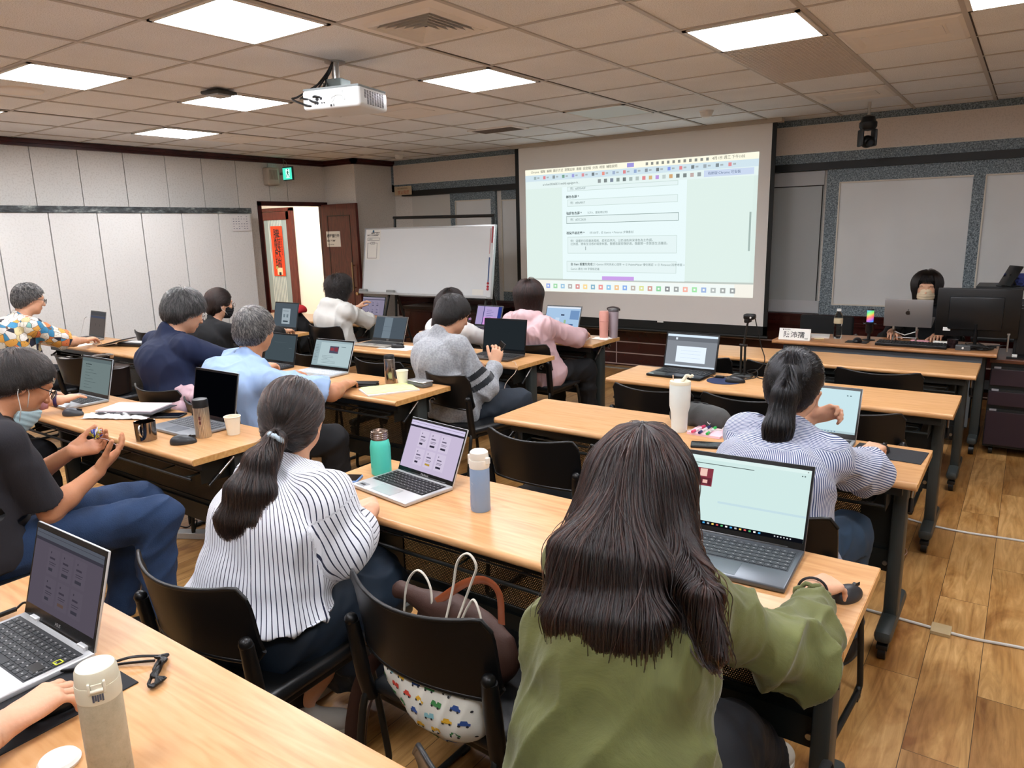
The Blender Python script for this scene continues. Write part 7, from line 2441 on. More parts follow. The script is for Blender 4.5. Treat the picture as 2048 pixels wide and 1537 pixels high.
# cord handles and brown bag on the same seat
t2, c2, _, _ = softbody('brown_bag', 'brown shoulder bag upright on the seat of the empty chair', 'bag', [cone(V(-1.32, 1.30, .66), V(-1.12, 1.30, .655), .022, .025, k=.04), ell(V(-1.12, 1.33, .56), np.eye(3), V(.17, .05, .11), k=.05), cut(V(-1.1, 1.3, .472), V(0, 0, -1), .5)], mat('bag_brown', '#3d241b', .6, bump=(200, .1)), fold=.005)
bm = B(); tube(bm, [Vector(p) - Vector(c2) for p in spline([(-1.17, 1.28, .68), (-1.09, 1.30, .745), (-1.03, 1.31, .765), (-.99, 1.31, .74), (-.985, 1.31, .66)], 6)], .011, 8, flat=(.25, 1)); obj('strap', bm, mat('strap_tan', '#8a4524', .45), t2, smooth=60)
bm = B(); tube(bm, [Vector(p) - Vector(c2) for p in spline([(-1.30, 1.26, .55), (-1.375, 1.20, .44), (-1.405, 1.17, .30), (-1.40, 1.15, .16), (-1.365, 1.14, .12), (-1.34, 1.14, .20), (-1.345, 1.18, .36), (-1.30, 1.24, .50)], 6)], .020, 8, flat=(.18, 1)); obj('long_strap', bm, mat('strap_dark', '#2f1a14', .5), t2, smooth=60)
bm = B()
tube(bm, [Vector(p) - Vector(c_) for p in spline([(-1.285, 1.27, .60), (-1.275, 1.28, .70), (-1.23, 1.28, .752), (-1.19, 1.28, .71), (-1.185, 1.27, .60)], 6)], .0032, 6)
tube(bm, [Vector(p) - Vector(c_) for p in spline([(-1.14, 1.26, .60), (-1.115, 1.28, .73), (-1.095, 1.28, .81), (-1.06, 1.28, .842), (-1.035, 1.28, .815), (-1.055, 1.28, .76), (-1.11, 1.27, .62)], 6)], .0032, 6)
tube(bm, [Vector(p) - Vector(c_) for p in spline([(-1.10, 1.27, .62), (-1.065, 1.28, .70), (-1.04, 1.28, .715), (-1.0, 1.27, .62)], 6)], .0032, 6)
obj('cord_handle', bm, mat('cord_white', '#cfc8ba', .6), t, smooth=60)
t2, c2, _, _ = softbody('black_backpack', 'black backpack standing on the floor at the bottom edge right of the green coat', 'bag', [ell(V(-.235, 1.36, .26), np.eye(3), V(.10, .13, .26), k=.05), cone(V(-.235, 1.30, .10), V(-.235, 1.42, .10), .10, .10, k=.05), cut(V(-.2, 1.4, .003), V(0, 0, -1), .6)], mat('bag_black', '#0d0e10', .75, bump=(200, .2)), fold=.012)
bm = B(); tube(bm, [Vector(p) - Vector(c2) for p in spline([(-.235, 1.30, .50), (-.235, 1.33, .545), (-.235, 1.40, .545), (-.235, 1.43, .50)], 5)], .010, 8, flat=(1, .5)); obj('top_loop', bm, mat('bag_black', '#0d0e10'), t2, smooth=60)
# pink jacket over the navy man's chair
softbody('pink_jacket', 'pale pink jacket laid over the chair back of the man in the navy polo', 'jacket', [cone(V(-4.10, 2.17, .79), V(-3.70, 2.17, .79), .022, .022, k=.03), cone(V(-4.11, 2.15, .76), V(-3.68, 2.15, .76), .030, .028, k=.03), cone(V(-4.0, 2.10, .72), V(-3.75, 2.11, .70), .03, .03, k=.03)], mat('jacket_pink', '#c9a9b0', .8), fold=.010, fs=14, part='cloth')
# backpack, cap and cup on the chair beside the white hoodie
t2, c2, _, _ = softbody('black_backpack', 'black backpack on the chair between the dark laptop and the white hoodie woman', 'bag', [ell(V(-5.98, 4.66, .66), np.eye(3), V(.19, .12, .20), k=.05), cone(V(-6.08, 4.66, .52), V(-5.88, 4.66, .52), .12, .12, k=.05), cut(V(-6, 4.66, .472), V(0, 0, -1), .6)], mat('bag_black', '#0d0e10'), fold=.012)
t2, c2, _, _ = softbody('red_cap', 'red cap with white mark resting on the black backpack', 'cap', [ell(V(-5.93, 4.66, .885), np.eye(3), V(.085, .09, .055), k=.02), cone(V(-5.97, 4.58, .87), V(-5.90, 4.57, .868), .045, .045, k=.02, side=V(0, 0, 1), sx=.25), cut(V(-5.93, 4.66, .862), V(0, 0, -1), .12)], mat('cap_red', '#b01522', .7), fold=.003, part='crown')
bm = B(); quad(bm, [Vector(p) - Vector(c2) for p in ((-5.96, 4.562, .895), (-5.91, 4.562, .895), (-5.905, 4.575, .925), (-5.955, 4.575, .925))]); obj('patch', bm, M_white, t2)
vessel('coffee_cup', 'dark lidded coffee cup standing behind the red cap', 'cup', -5.80, 5.10, [(0, 0), (.028, 0), (.036, .10), (0, .10)], mat('cup_brown', '#4a3230', .5), parts=[('lid', [(0, .10), (.039, .10), (.037, .12), (0, .122)], mat('lid_black', '#1b1c1e'))])
# stock pot with steel box on the chair left of the dark vest man
t = vessel('stock_pot', 'dark pot with a lidded steel container and spoon, on the chair by the partition side', 'pot', -5.62, 2.62, [(0, 0), (.13, 0), (.14, .01), (.145, .20), (.150, .205), (.14, .21), (0, .205)], mat('pot_dark', '#2b2422', .3, metal=.5), z=.472)
t2 = vessel('steel_container', 'small steel lidded container standing on the dark pot', 'container', -5.64, 2.60, [(0, 0), (.07, 0), (.072, .004), (.072, .065), (.076, .067), (.076, .085), (.06, .092), (0, .094)], mat('mug_steel', '#8b827a'), z=.685)
bm = B(); tube(bm, [(.06, -.05, .0), (.11, -.08, .09)], .008, 8, flat=(1, .5)); obj('spoon_handle', bm, M_steel, t2, smooth=60)
# navy bundle on the shelf under the pink jacket woman table
t = thing('rolled_umbrella', 'dark blue checked folded umbrella on the shelf under the table of the pink jacket woman', 'umbrella', (-2.92, 5.08, .640))
bm = B(); tube(bm, [(-.17, 0, .036), (-.14, 0, .036), (.12, 0, .036), (.16, 0, .036)], [.012, .034, .034, .012], 14); obj('canopy', bm, mat('umbrella_navy', '#232a5a', .7, var=(60, .5)), t, smooth=60)
bm = B(); tube(bm, spline([(.14, 0, .036), (.20, 0, .030), (.21, -.03, .03), (.17, -.035, .03)], 4), .005, 6); obj('handle', bm, M_blackp, t, smooth=60)
# floor cables and power strip
t = thing('floor_cable', 'white cable taped across the floor near the bottom right', 'cable', (-.3, 3.12, 0))
bm = B(); tube(bm, spline([(-.15, .02, .006), (.05, .01, .006), (.25, .0, .006), (.45, .03, .006), (.9, .06, .006), (1.6, .04, .006)], 6), .006, 8); obj('cord', bm, mat('cable_white', '#cfcdc8'), t, smooth=60)
bm = B(); box(bm, .12, -.035, .0, .19, .045, .0135, bev=.001); obj('tape', bm, mat('tape_beige', '#b8a27a', .5), t)
t = thing('floor_cable', 'white cable across the floor behind the nearer one, running from the ponytail table', 'cable', (-.35, 4.27, 0))
bm = B(); tube(bm, spline([(-.10, .05, .006), (.05, .0, .006), (.22, -.01, .006), (.50, .02, .006), (1.0, .03, .006), (1.7, .0, .006)], 6), .006, 8); obj('cord', bm, mat('cable_white', '#cfcdc8'), t, smooth=60)
t = thing('floor_cable', 'thin pinkish cable curling on the floor by the table caster', 'cable', (-.42, 3.78, 0))
bm = B(); tube(bm, spline([(-.02, .20, .005), (.06, .08, .005), (.04, -.02, .005), (-.04, -.06, .005), (-.10, -.02, .005)], 6), .003, 6); obj('cord', bm, mat('cable_pinkish', '#c9a494', .5), t, smooth=60)
t = thing('power_strip', 'small grey metal power strip on the floor beyond the jeans knee', 'power strip', (-3.62, 2.02, 0), 30)
bm = B(); box(bm, -.10, -.03, 0, .10, .03, .035, bev=.003); obj('housing', bm, mat('strip_grey', '#b9bab8', .4, metal=.3), t)
bm = B(); tube(bm, spline([(0, 0, .03), (.01, .02, .09), (-.04, .06, .06), (-.12, .12, .005), (-.3, .2, .005)], 5), .004, 6); obj('cord', bm, mat('cable_black', '#111111'), t, smooth=60)

# ------------------------------------------------------------------ the people
def stripe_mat(name, base, line, pitch, frac, rough=.85):
    n = NT(name, rough=rough, sheen=.2)
    at = n.n('Attribute', attribute_name='su')
    f = n.math('FRACT', n.math('DIVIDE', at.outputs['Fac'], pitch))
    d = n.math('ABSOLUTE', n.math('SUBTRACT', f, .5))
    n.l(n.mix(n.math('LESS_THAN', d, frac / 2), base, line), n.b.inputs['Base Color'])
    return n.m


def stripes(v, c, yoke=None):
    """stripe coordinate: around the body, along the sleeves, level on the yoke"""
    q = v - c['H']
    x, y = q @ c['s'], q @ c['f']
    u = np.arctan2(x, -y + .09) * .235
    for sd in (1, -1):
        S, E_, W_ = c['arms'][sd]
        for a, b in ((S, E_), (E_, W_)):
            ba = b - a; L = ba @ ba
            h = ((v - a) @ ba) / L
            cl = np.clip(h, 0, 1)
            dist = np.linalg.norm(v - a - cl[:, None] * ba, axis=1)
            out = np.abs(x) > .125
            ax = unit(ba); e1 = unit(np.cross(ax, c['up'])); e2 = np.cross(ax, e1)
            r = v - a
            ua = np.arctan2(r @ e1, r @ e2) * .07
            m = (dist < .115) & (h > (.12 if a is S else 0)) & out
            u = np.where(m, ua, u)
    if yoke is not None:
        m = (v[:, 2] > yoke) & (np.abs(x) < .21)
        u = np.where(m, v[:, 2] * 1.7 + y * .6, u)
    return u


PAPER_PINK = '#e3c2c4'
GREY_H = ['#1a1817', '#b0aaa2']
DARK_H = ['#0a0706', '#1c120d']
BLK_H = ['#030304', '#222226']
# woman in the green coat
tie = None
hc11 = V(-.588, 1.262, 1.12)
curt = [cone(hc11 + V(.01, -.045, .02), V(-.575, 1.105, 1.04), .070, .060, k=.04, side=V(1, 0, 0), sx=1.15),
        cone(V(-.572, 1.085, 1.04), V(-.552, 1.030, .95), .040, .034, k=.04, side=V(1, .1, 0), sx=2.2),
        cone(V(-.552, 1.030, .95), V(-.520, .995, .865), .032, .014, k=.03, side=V(1, .1, .2), sx=2.7),
        cone(hc11 + V(-.055, -.02, .02), V(-.680, 1.15, 1.01), .040, .022, k=.03), cone(V(-.680, 1.15, 1.01), V(-.690, 1.13, .93), .018, .006, k=.02),
        cone(hc11 + V(.055, -.01, .03), V(-.470, 1.17, 1.05), .042, .024, k=.03), cone(V(-.470, 1.16, 1.05), V(-.390, 1.09, 1.02), .018, .012, k=.015, side=V(1, 0, 0), sx=1.5),
        cone(V(-.390, 1.085, 1.02), V(-.350, 1.05, .94), .012, .006, k=.01, side=V(1, 0, 0), sx=1.6)]
M_coat = NT('olive_cotton', rough=.75, sheen=.15)
co = M_coat.coords(); a = M_coat.n('TexNoise', i_Scale=7.0, i_Detail=7.0, i_Roughness=.65, i_Distortion=1.2); M_coat.l(co, a.inputs['Vector'])
M_coat.l(M_coat.ramp(a.outputs['Fac'], [(.3, '#55582f'), (.7, '#666a38')]), M_coat.b.inputs['Base Color'])
M_coat.bump(a.outputs['Fac'], .35, .012)
M_coat = M_coat.m
I = person(dict(label='woman with very long dark brown hair in an olive green coat, seen from behind', hip=(-.505, .985), hipz=.53, yaw=4, top=(-.588, 1.275, 1.24), hyaw=6, hpitch=6, syaw=-8, sw=.150, g=.93, eyes=False,
    RH=dict(w=(-.335, 1.645, .792), e=(-.285, 1.37, .775), d=(.42, 1, -.10), n=(-.1, 0, -1), curl=(32, 34, 20), hs=.90, tcurl=10), LH=dict(w=(-.76, 1.60, .775), d=(.3, 1, -.1)),
    shirt=dict(name='coat', mat=M_coat, sleeve='long', cuff=.80, sl_loose=.018, grow=.018, hem=.34, low=.16, flare=.015, fold=.016, fscale=10, collar=.005, seed=21, res=.0055, neck=.03, cuffball=True),
    pants=dict(mat=mat('trousers_dark', '#14161b', .8), wide=True), skincol='#d9a98a', shoes=dict(mat=mat('shoe_canvas', '#c9c4b8', .8), sole=mat('sole_white', '#d5d2ca', .7)), feet={1: (-.50, 1.90, .09), -1: (-.74, 1.50, .09)}, knees={1: (-.45, 1.42, .50), -1: (-.70, 1.42, .50)}, fdir={1: (.25, 1, 0)},
    hair=dict(kind='long', col=['#080404', '#28150f'], base='#0d0706', thick=.009, extra=curt, n=26000, len=.30, steps=18, rad=.0008, off=(.0, .010), jit=.10, crown=(0, -.02, .14), long_n=1500, long_len=.45, rough=.28, zmin=lambda X: np.where(X[:, 0] > -.43, .925, np.where(X[:, 0] < -.66, .93, .855)))))
root = I['root']; org = I['org']
bm = B()
for k in range(40):      # back seam stitches and the strap at the wrist
    pass
bm.free()
w_ = I['arms'][1][2]; d_ = unit(w_ - I['arms'][1][1]); w_ = w_ - d_ * .012
bm = B(); u_, v_, _ = frame_of(d_); u_, v_ = V(*u_), V(*v_)
tube(bm, [w_ + d_ * .006 - org + (u_ * math.cos(a) + v_ * math.sin(a)) * .031 for a in [2 * PI * k / 24 for k in range(24)]], .003, 6, close=True); obj('hair_tie_bracelet', bm, M_ink, root, smooth=60)
bm = B(); tube(bm, [w_ - d_ * .038 - org + (u_ * math.cos(a) + v_ * math.sin(a)) * (.038 + .003 * math.sin(9 * a)) for a in [2 * PI * k / 36 for k in range(36)]], .0055, 6, close=True); obj('gathered_cuff', bm, M_coat, root, smooth=60)

# woman in the striped blouse
tie = V(-1.632, 1.172, 1.080)
tail = [cone(tie, V(-1.637, 1.125, 1.03), .015, .028, k=.02), cone(V(-1.637, 1.125, 1.03), V(-1.640, 1.085, .96), .028, .034, k=.03, side=V(1, .4, 0), sx=1.2), cone(V(-1.640, 1.085, .96), V(-1.645, 1.055, .885), .034, .026, k=.03, side=V(1, .4, 0), sx=1.7), cone(V(-1.645, 1.055, .885), V(-1.650, 1.045, .84), .022, .010, k=.03, side=V(1, .4, 0), sx=2.6)]
blouse = stripe_mat('navy_pinstripe_blouse', '#dfe2ea', '#1b2440', .0135, .20)
def bl_extra(L):
    H, s, up, f = L['H'], L['s'], L['up'], L['f']
    P = []
    for sd in (1, -1):
        S, E_, w_ = L['arms'][sd]
        P += [cone(S, E_ + up * .01, .060, .070, k=.05), cone(E_ - up * .02, S * .3 + H * .7 + s * sd * .06 + up * .04, .06, .06, k=.06)]
    return P
I = person(dict(label='woman with a dark ponytail in a navy striped white blouse, head turned left', hip=(-1.70, 1.10), hipz=.53, yaw=10, top=(-1.700, 1.295, 1.215), hyaw=27, hpitch=2, syaw=-4, sw=.150, g=.95,
    RH=dict(w=(-1.60, 1.47, .775), e=(-1.50, 1.27, .775), d=(-.8, .45, 0), n=(0, .3, -1)), LH=dict(w=(-1.86, 1.47, .775), d=(.9, .2, 0), n=(0, 0, -1)),
    shirt=dict(name='blouse', mat=blouse, sleeve=1.25, sl_loose=.026, grow=.030, hem=.60, flare=.05, low=.02, fold=.014, fscale=7, fdir=(.1, .1, 1), collar=.0, seed=5, res=.0055, neck=.02, extra=bl_extra, attrs=lambda v, c: dict(su=stripes(v, c))),
    pants=dict(mat=mat('culottes_navy', '#10202f', .7), wide=True, skirt=True, len=.55, fold=.012, name='culottes'), skincol='#dcb094', shoes=dict(mat=mat('sneaker_grey', '#a39b90', .7), sole=mat('sole_cream', '#b9b2a2', .7)),
    knees={1: (-1.60, 1.48, .51), -1: (-1.80, 1.52, .50)}, feet={1: (-1.82, 1.30, .10), -1: (-1.95, 1.45, .09)}, fdir={1: (.7, .5, 0)},
    hair=dict(kind='tail', col=['#060404', '#33221b'], base='#0a0706', thick=.009, zmin=lambda X: .835 + 0 * X[:, 0], tie=tie, tdir=(-.12, -.1, -1), extra=tail, n=20000, len=.16, steps=14, rad=.0008, off=(.0, .008), jit=.12, rough=.28)))
root = I['root']; org = I['org']
bm = B(); ax = unit(tie - V(-1.637, 1.125, 1.03)); u_, v_, _ = frame_of(ax); u_, v_ = V(*u_), V(*v_)
tube(bm, [tie - org + (u_ * math.cos(a) + v_ * math.sin(a)) * .021 for a in [2 * PI * k / 24 for k in range(24)]], [.007 + .0015 * math.sin(k * 2.2) for k in range(24)], 8, close=True); obj('scrunchie', bm, mat('scrunchie_blue', '#aebfca', .8), root, smooth=60)
bm = B(); A_ = I['legs'][1][2]; tube(bm, [A_ + V(0, 0, .09) - org, A_ + V(0, 0, .0) - org], [.043, .044], 14); obj('sock', bm, mat('sock_black', '#141414', .9), root, smooth=60)

# woman with the black ponytail
tie = V(-.590, 2.345, 1.155)
tail = [cone(tie, V(-.588, 2.300, 1.10), .015, .026, k=.02), cone(V(-.588, 2.300, 1.10), V(-.595, 2.270, 1.0), .024, .026, k=.02, side=V(1, 0, 0), sx=1.1), cone(V(-.595, 2.270, 1.0), V(-.610, 2.258, .91), .025, .015, k=.02, side=V(1, 0, 0), sx=1.3), cone(V(-.610, 2.268, .91), V(-.625, 2.262, .865), .014, .006, k=.03, side=V(1, 0, 0), sx=2)]
bl2 = stripe_mat('blue_stripe_shirt', '#c9cedb', '#3c4d77', .0082, .46)
I = person(dict(label='woman with a long black ponytail in a blue and white striped shirt, chin on hand', hip=(-.62, 2.28), hipz=.53, yaw=-3, top=(-.598, 2.470, 1.205), hyaw=-8, hpitch=10, hroll=3, syaw=-14, sw=.150, sroll=.012, g=.95,
    RH=dict(w=(-.405, 2.80, .800), e=(-.365, 2.56, .795), d=(.10, 1, .02), n=(-.1, 0, -1), curl=(38, 36, 20), hs=.9), LH=dict(w=(-.580, 2.625, .945), d=(.75, .10, .30), n=(.2, -.75, -.5), curl=(35, 55, 35), hs=.9, pole=(-.5, .3, -1), thumb=(.9, .3, -.2)),
    shirt=dict(mat=bl2, sleeve=1.15, sl_loose=.028, grow=.024, hem=.50, flare=.03, fold=.010, fscale=9, collar=.005, seed=8, res=.0055, attrs=lambda v, c: dict(su=stripes(v, c, .935))),
    pants=dict(mat=mat('jeans_light', '#2c4258', .85)), skincol='#c99a7c', knees={1: (-.44, 2.68, .52), -1: (-.76, 2.70, .52)},
    hair=dict(kind='tail', col=BLK_H, base='#08080a', thick=.010, zmin=lambda X: .868 + 0 * X[:, 0], tie=tie, tdir=(-.05, -.02, -1), extra=tail, n=20000, len=.18, steps=14, rad=.0008, off=(.0, .009), jit=.13, rough=.22)))
root = I['root']; org = I['org']
bm = B(); tube(bm, [tie - org + V(.0175 * math.cos(a), .010 * math.sin(a), .014 * math.sin(a)) for a in [2 * PI * k / 20 for k in range(20)]], .0042, 8, close=True); obj('hair_band', bm, M_ink, root, smooth=60)

# man in the dark vest
M_tee = mat('tee_charcoal', '#26252a', .9, bump=(150, .1))
M_jean = mat('denim_blue', '#1c3354', .85, bump=(220, .25), var=(9, .25))
nv = NT('puffer_black', rough=.45); nv.b.inputs['Base Color'].default_value = lin('#0e1013')
co = nv.coords(); sp_ = nv.n('SeparateXYZ'); nv.l(co, sp_.inputs[0])
nv.bump(nv.math('ABSOLUTE', nv.math('SINE', nv.math('MULTIPLY', sp_.outputs['Z'], 62.0))), 1.0, .02)
I = person(dict(label='man in a dark puffer vest and jeans, face mask pulled under his chin', male=True, hip=(-2.99, .90), hipz=.54, yaw=-4, top=(-2.935, 1.125, 1.225), hyaw=-6, hpitch=32, g=1.0, girth=1.1, bulge=.06, hres=.0026,
    RH=dict(w=(-2.800, 1.215, .765), e=(-2.80, 1.035, .665), d=(-.05, .85, .55), n=(-.55, -.25, .8), curl=(12, 22, 14), spread=8, tcurl=6, thumb=(.8, .6, .2)), LH=dict(w=(-2.945, 1.190, .825), d=(.10, 1, .02), n=(.45, .2, .9), curl=(28, 40, 24), thumb=(.5, .8, .4), pole=(-.6, -.2, -1)),
    shirt=dict(name='tshirt', mat=M_tee, sleeve=.88, sl_loose=.016, grow=.012, hem=.50, fold=.008, res=.006), pants=dict(mat=M_jean, name='jeans', fold=.012, grow=.018), skincol='#c48a66', skin='b',
    knees={1: (-2.66, 1.34, .575), -1: (-2.93, 1.42, .55)}, feet={1: (-2.62, 1.28, .13), -1: (-2.90, 1.24, .09)},
    hair=dict(kind='short', col=['#090706', '#372e2a'], base='#14110f', thick=.008, n=16000, len=.040, steps=8, rad=.0008, off=(0, .005), fwd=.9, crown=(0, -.05, .115), nape=-.085, fz=-.035),
    glasses=dict(col='#1a1614'), mask=dict(col='#a9c3c9', drop=.055, zt=-.03)))
root = I['root']; org = I['org']
S_, E_, W_ = I['arms'][1]
vp = [cone(I['H'] - V(0, 0, .02), I['H'] * .66 + I['nb'] * .34 + V(0, -.05, 0), .150, .140, k=.05, side=I['s'], sx=1.3), cone(I['H'] * .66 + I['nb'] * .34 + V(0, -.05, 0), I['Ch'], .140, .138, k=.05, side=I['s'], sx=1.28), cone(I['Ch'], I['nb'] - V(0, 0, .05), .136, .080, k=.05, side=I['s'], sx=1.28),
      cone(I['SL'] * .75 + I['SR'] * .25, I['SR'] * .75 + I['SL'] * .25, .062, .062, k=.04)]
vp += [ell(I['SR'] + I['s'] * .055 - V(0, 0, .06), np.array([I['s'], I['f'], I['up']]), V(.07, .075, .13), k=.01, op='s'), ell(I['SL'] - I['s'] * .055 - V(0, 0, .06), np.array([I['s'], I['f'], I['up']]), V(.07, .075, .13), k=.01, op='s'),
       cone(I['nb'] - V(0, 0, .02), I['nb'] + V(0, .02, .08), .060, .075, k=.01, op='s'), ell(I['Ch'] + I['f'] * .17, np.eye(3), V(.05, .12, .25), k=.01, op='s'), cut(I['H'] - V(0, 0, .03), V(0, 0, -1), .4)]
lo_, hi_ = bounds(vp, .02); v_, q_ = nets(vp, lo_, hi_, .006); npobj('puffer_vest', v_, q_, nv.m, root, org)
t = thing('string_tangle', 'tangle of blue, yellow and white string held in the fingers of the vest man', 'string', (-2.90, 1.27, .885))
bm = B(); rr = random.Random(9)
for k in range(9):
    tube(bm, spline([Vector((rr.gauss(0, .5), rr.gauss(0, .5), rr.gauss(0, .5))).normalized() * rr.uniform(.010, .026) for _ in range(6)], 6), .0024, 6, mi=k % 3)
tube(bm, spline([(.0, .01, -.02), (.03, .03, -.03), (.07, .06, -.07)], 4), .0014, 5, mi=2)
obj('strands', bm, [mat('string_blue', '#2b3f9a', .6), mat('string_yellow', '#b9a832', .6), mat('string_pale', '#c8c0c8', .6)], t, smooth=60)

# hand and arm beside him
I = person(dict(label='person whose hand with a purple watch strap reaches the laptop left of the vest man', hip=(-4.42, 1.16), hipz=.53, yaw=0, top=(-4.55, 1.32, 1.20), hyaw=0, far=True, hres=.003,
    RH=dict(w=(-4.085, 1.655, .800), d=(-.30, 1, .02), n=(0, .15, -1), curl=(10, 14, 8), spread=10), LH=dict(w=(-4.42, 1.66, .79), d=(.2, 1, 0)), shirt=dict(mat=mat('pullover_rose', '#b08088', .85), sleeve='long', cuff=.78, fold=.008), skincol='#dfb294',
    hair=dict(kind='bob', col=DARK_H, n=3000, len=.12)))
W_ = I['arms'][1][2]; E_ = I['arms'][1][1]; d_ = unit(W_ - E_); u_, v_, _ = frame_of(d_); u_, v_ = V(*u_), V(*v_)
bm = B(); tube(bm, [W_ - d_ * .02 - I['org'] + (u_ * math.cos(a) + v_ * math.sin(a)) * .029 for a in [2 * PI * k / 24 for k in range(24)]], .009, 8, close=True, flat=None); obj('watch_strap', bm, mat('strap_purple', '#2c1b4a', .6), I['root'], smooth=60)

# arm at the lower left corner
I = person(dict(label='person outside the left edge whose hand rests on a mouse in the lower left corner', male=True, hip=(-1.58, -.28), yaw=0, top=(-1.66, -.10, 1.22), far=False, hres=.0024,
    RH=dict(w=(-1.408, .395, .780), e=(-1.30, .15, .775), d=(-.12, 1, .10), n=(.0, .1, -1), curls=((20, 34, 18), (24, 36, 20), (28, 38, 22), (30, 38, 22)), spread=7, hs=.96, thumb=(.75, .65, .35), tcurl=4), LH=dict(w=(-1.85, .36, .78), d=(.1, 1, 0)), shirt=dict(mat=mat('shirt_grey2', '#6a6d70', .85), sleeve=.9), skincol='#cc9874',
    hair=dict(kind='short', col=DARK_H, n=2000, len=.03)))

# man in the light blue shirt
I = person(dict(label='grey haired man in a light blue short sleeved shirt with his hand by the laptop', male=True, hip=(-3.38, 2.20), hipz=.55, yaw=4, top=(-3.365, 2.365, 1.25), hyaw=14, hpitch=8, girth=1.22, g=1.03, bulge=.07, sroll=.03, syaw=-12, sw=.185, hres=.003,
    RH=dict(w=(-3.125, 2.735, .775), e=(-2.965, 2.50, .79), d=(-.55, 1, .0), n=(-.1, 0, -1), curl=(22, 30, 18)), LH=dict(w=(-3.72, 2.78, .77), d=(.2, 1, 0)), shirt=dict(mat=mat('shirt_lightblue', '#93acd0', .8, bump=(260, .05)), sleeve=.92, sl_loose=.030, grow=.026, hem=.50, fold=.013, fscale=8, collar=.0, seed=14, res=.007), skincol='#c08a68', skin='c',
    pants=dict(mat=mat('trousers_black', '#101114', .8)), knees={1: (-2.98, 2.50, .53), -1: (-3.45, 2.62, .53)},
    hair=dict(kind='short', col=GREY_H, base='#3d3a37', thick=.012, n=14000, len=.035, steps=7, rad=.0011, fwd=.4, crown=(0, -.06, .115))))

# man in the navy polo
I = person(dict(label='man with greying hair and glasses in a navy polo shirt looking down at the desk', male=True, hip=(-3.99, 2.28), hipz=.56, yaw=-4, top=(-4.045, 2.415, 1.312), hyaw=-8, hpitch=22, girth=1.08, g=1.04, bulge=.06, sw=.18,
    RH=dict(w=(-3.90, 2.80, .79), d=(-.4, 1, 0)), LH=dict(w=(-4.32, 2.82, .78), d=(.3, 1, 0)), shirt=dict(mat=mat('polo_navy', '#141f3c', .85), sleeve=.95, sl_loose=.026, grow=.022, hem=.50, fold=.010, collar=.004, seed=17), skincol='#c9926e',
    hair=dict(kind='short', col=['#050505', '#5a5755'], base='#0c0c0c', thick=.014, n=16000, len=.05, steps=8, rad=.0011, off=(.002, .012), fwd=.3, crown=(0, -.05, .12)), glasses=dict(col='#8a7f78', metal=1.0, w=.7)))
bm = B(); nb_ = I['nb']; tube(bm, [nb_ - I['org'] + I['s'] * .075 * math.cos(a) + I['f'] * (.07 * math.sin(a) + .01) + V(0, 0, .004 - .022 * math.sin(a)) for a in [PI + PI * k / 14 for k in range(15)]], .0022, 6); obj('collar_piping', bm, mat('piping_white', '#9aa3ad', .7), I['root'], smooth=60)

# masked woman in black
I = person(dict(label='woman with tied brown hair, black mask and black top, seated farther back left', far=True, hip=(-5.42, 3.38), hipz=.54, yaw=-6, top=(-5.39, 3.475, 1.205), hyaw=-12, hpitch=6, girth=1.2, RH=dict(w=(-5.33, 4.02, .79), e=(-5.20, 3.80, .80), d=(-.3, 1, 0)), LH=dict(w=(-5.75, 4.02, .78), d=(.1, 1, 0)),
    shirt=dict(mat=mat('top_black', '#121315', .9), sleeve=1.5, sl_loose=.02, grow=.02), skincol='#d3a184', hair=dict(kind='tail', col=['#0f0705', '#27150d'], base='#150b08', tie=V(-5.40, 3.37, 1.09), n=7000, len=.10, rad=.0012, thick=.012, jit=.1), glasses=dict(col='#8a6a60', w=.7), mask=dict(col='#141416', loop='#141416')))

# woman in the white hoodie
def hood(L):
    nb, f, s, up = L['nb'], L['f'], L['s'], L['up']
    P = []
    for k in range(9):
        a = math.radians(-20 + 220 * k / 8) + PI
        b = math.radians(-20 + 220 * (k + 1) / 8) + PI
        p = lambda t: nb + s * .088 * math.cos(t) + f * (.075 * math.sin(t) - .012) + up * (.012 - .012 * math.sin(t))
        P.append(cone(p(a), p(b), .026, .026, k=.025))
    P.append(cone(nb - f * .07 - up * .0, nb - f * .115 - up * .09, .055, .035, k=.04, side=s, sx=1.5))
    return P
I = person(dict(label='woman with curly dark hair in a white hoodie, forearm reaching her laptop', far=True, hip=(-5.30, 4.60), hipz=.54, yaw=-4, top=(-5.235, 4.625, 1.25), hyaw=-10, hpitch=6, RH=dict(w=(-5.26, 5.03, .80), e=(-5.13, 4.82, .80), d=(-.5, 1, .05)), LH=dict(w=(-5.42, 4.98, .90), d=(.5, .6, .6)),
    shirt=dict(name='hoodie', mat=mat('hoodie_white', '#cdccc6', .9), sleeve=1.35, sl_loose=.03, grow=.032, hem=.48, fold=.013, extra=hood), skincol='#c08c70', hair=dict(kind='bob', col=['#070505', '#17100d'], base='#0a0706', bz=-.14, bw=.062, n=8000, len=.16, jit=.6, rad=.0008, off=(0, .016)), glasses=dict(col='#7a6a60', w=.7)))

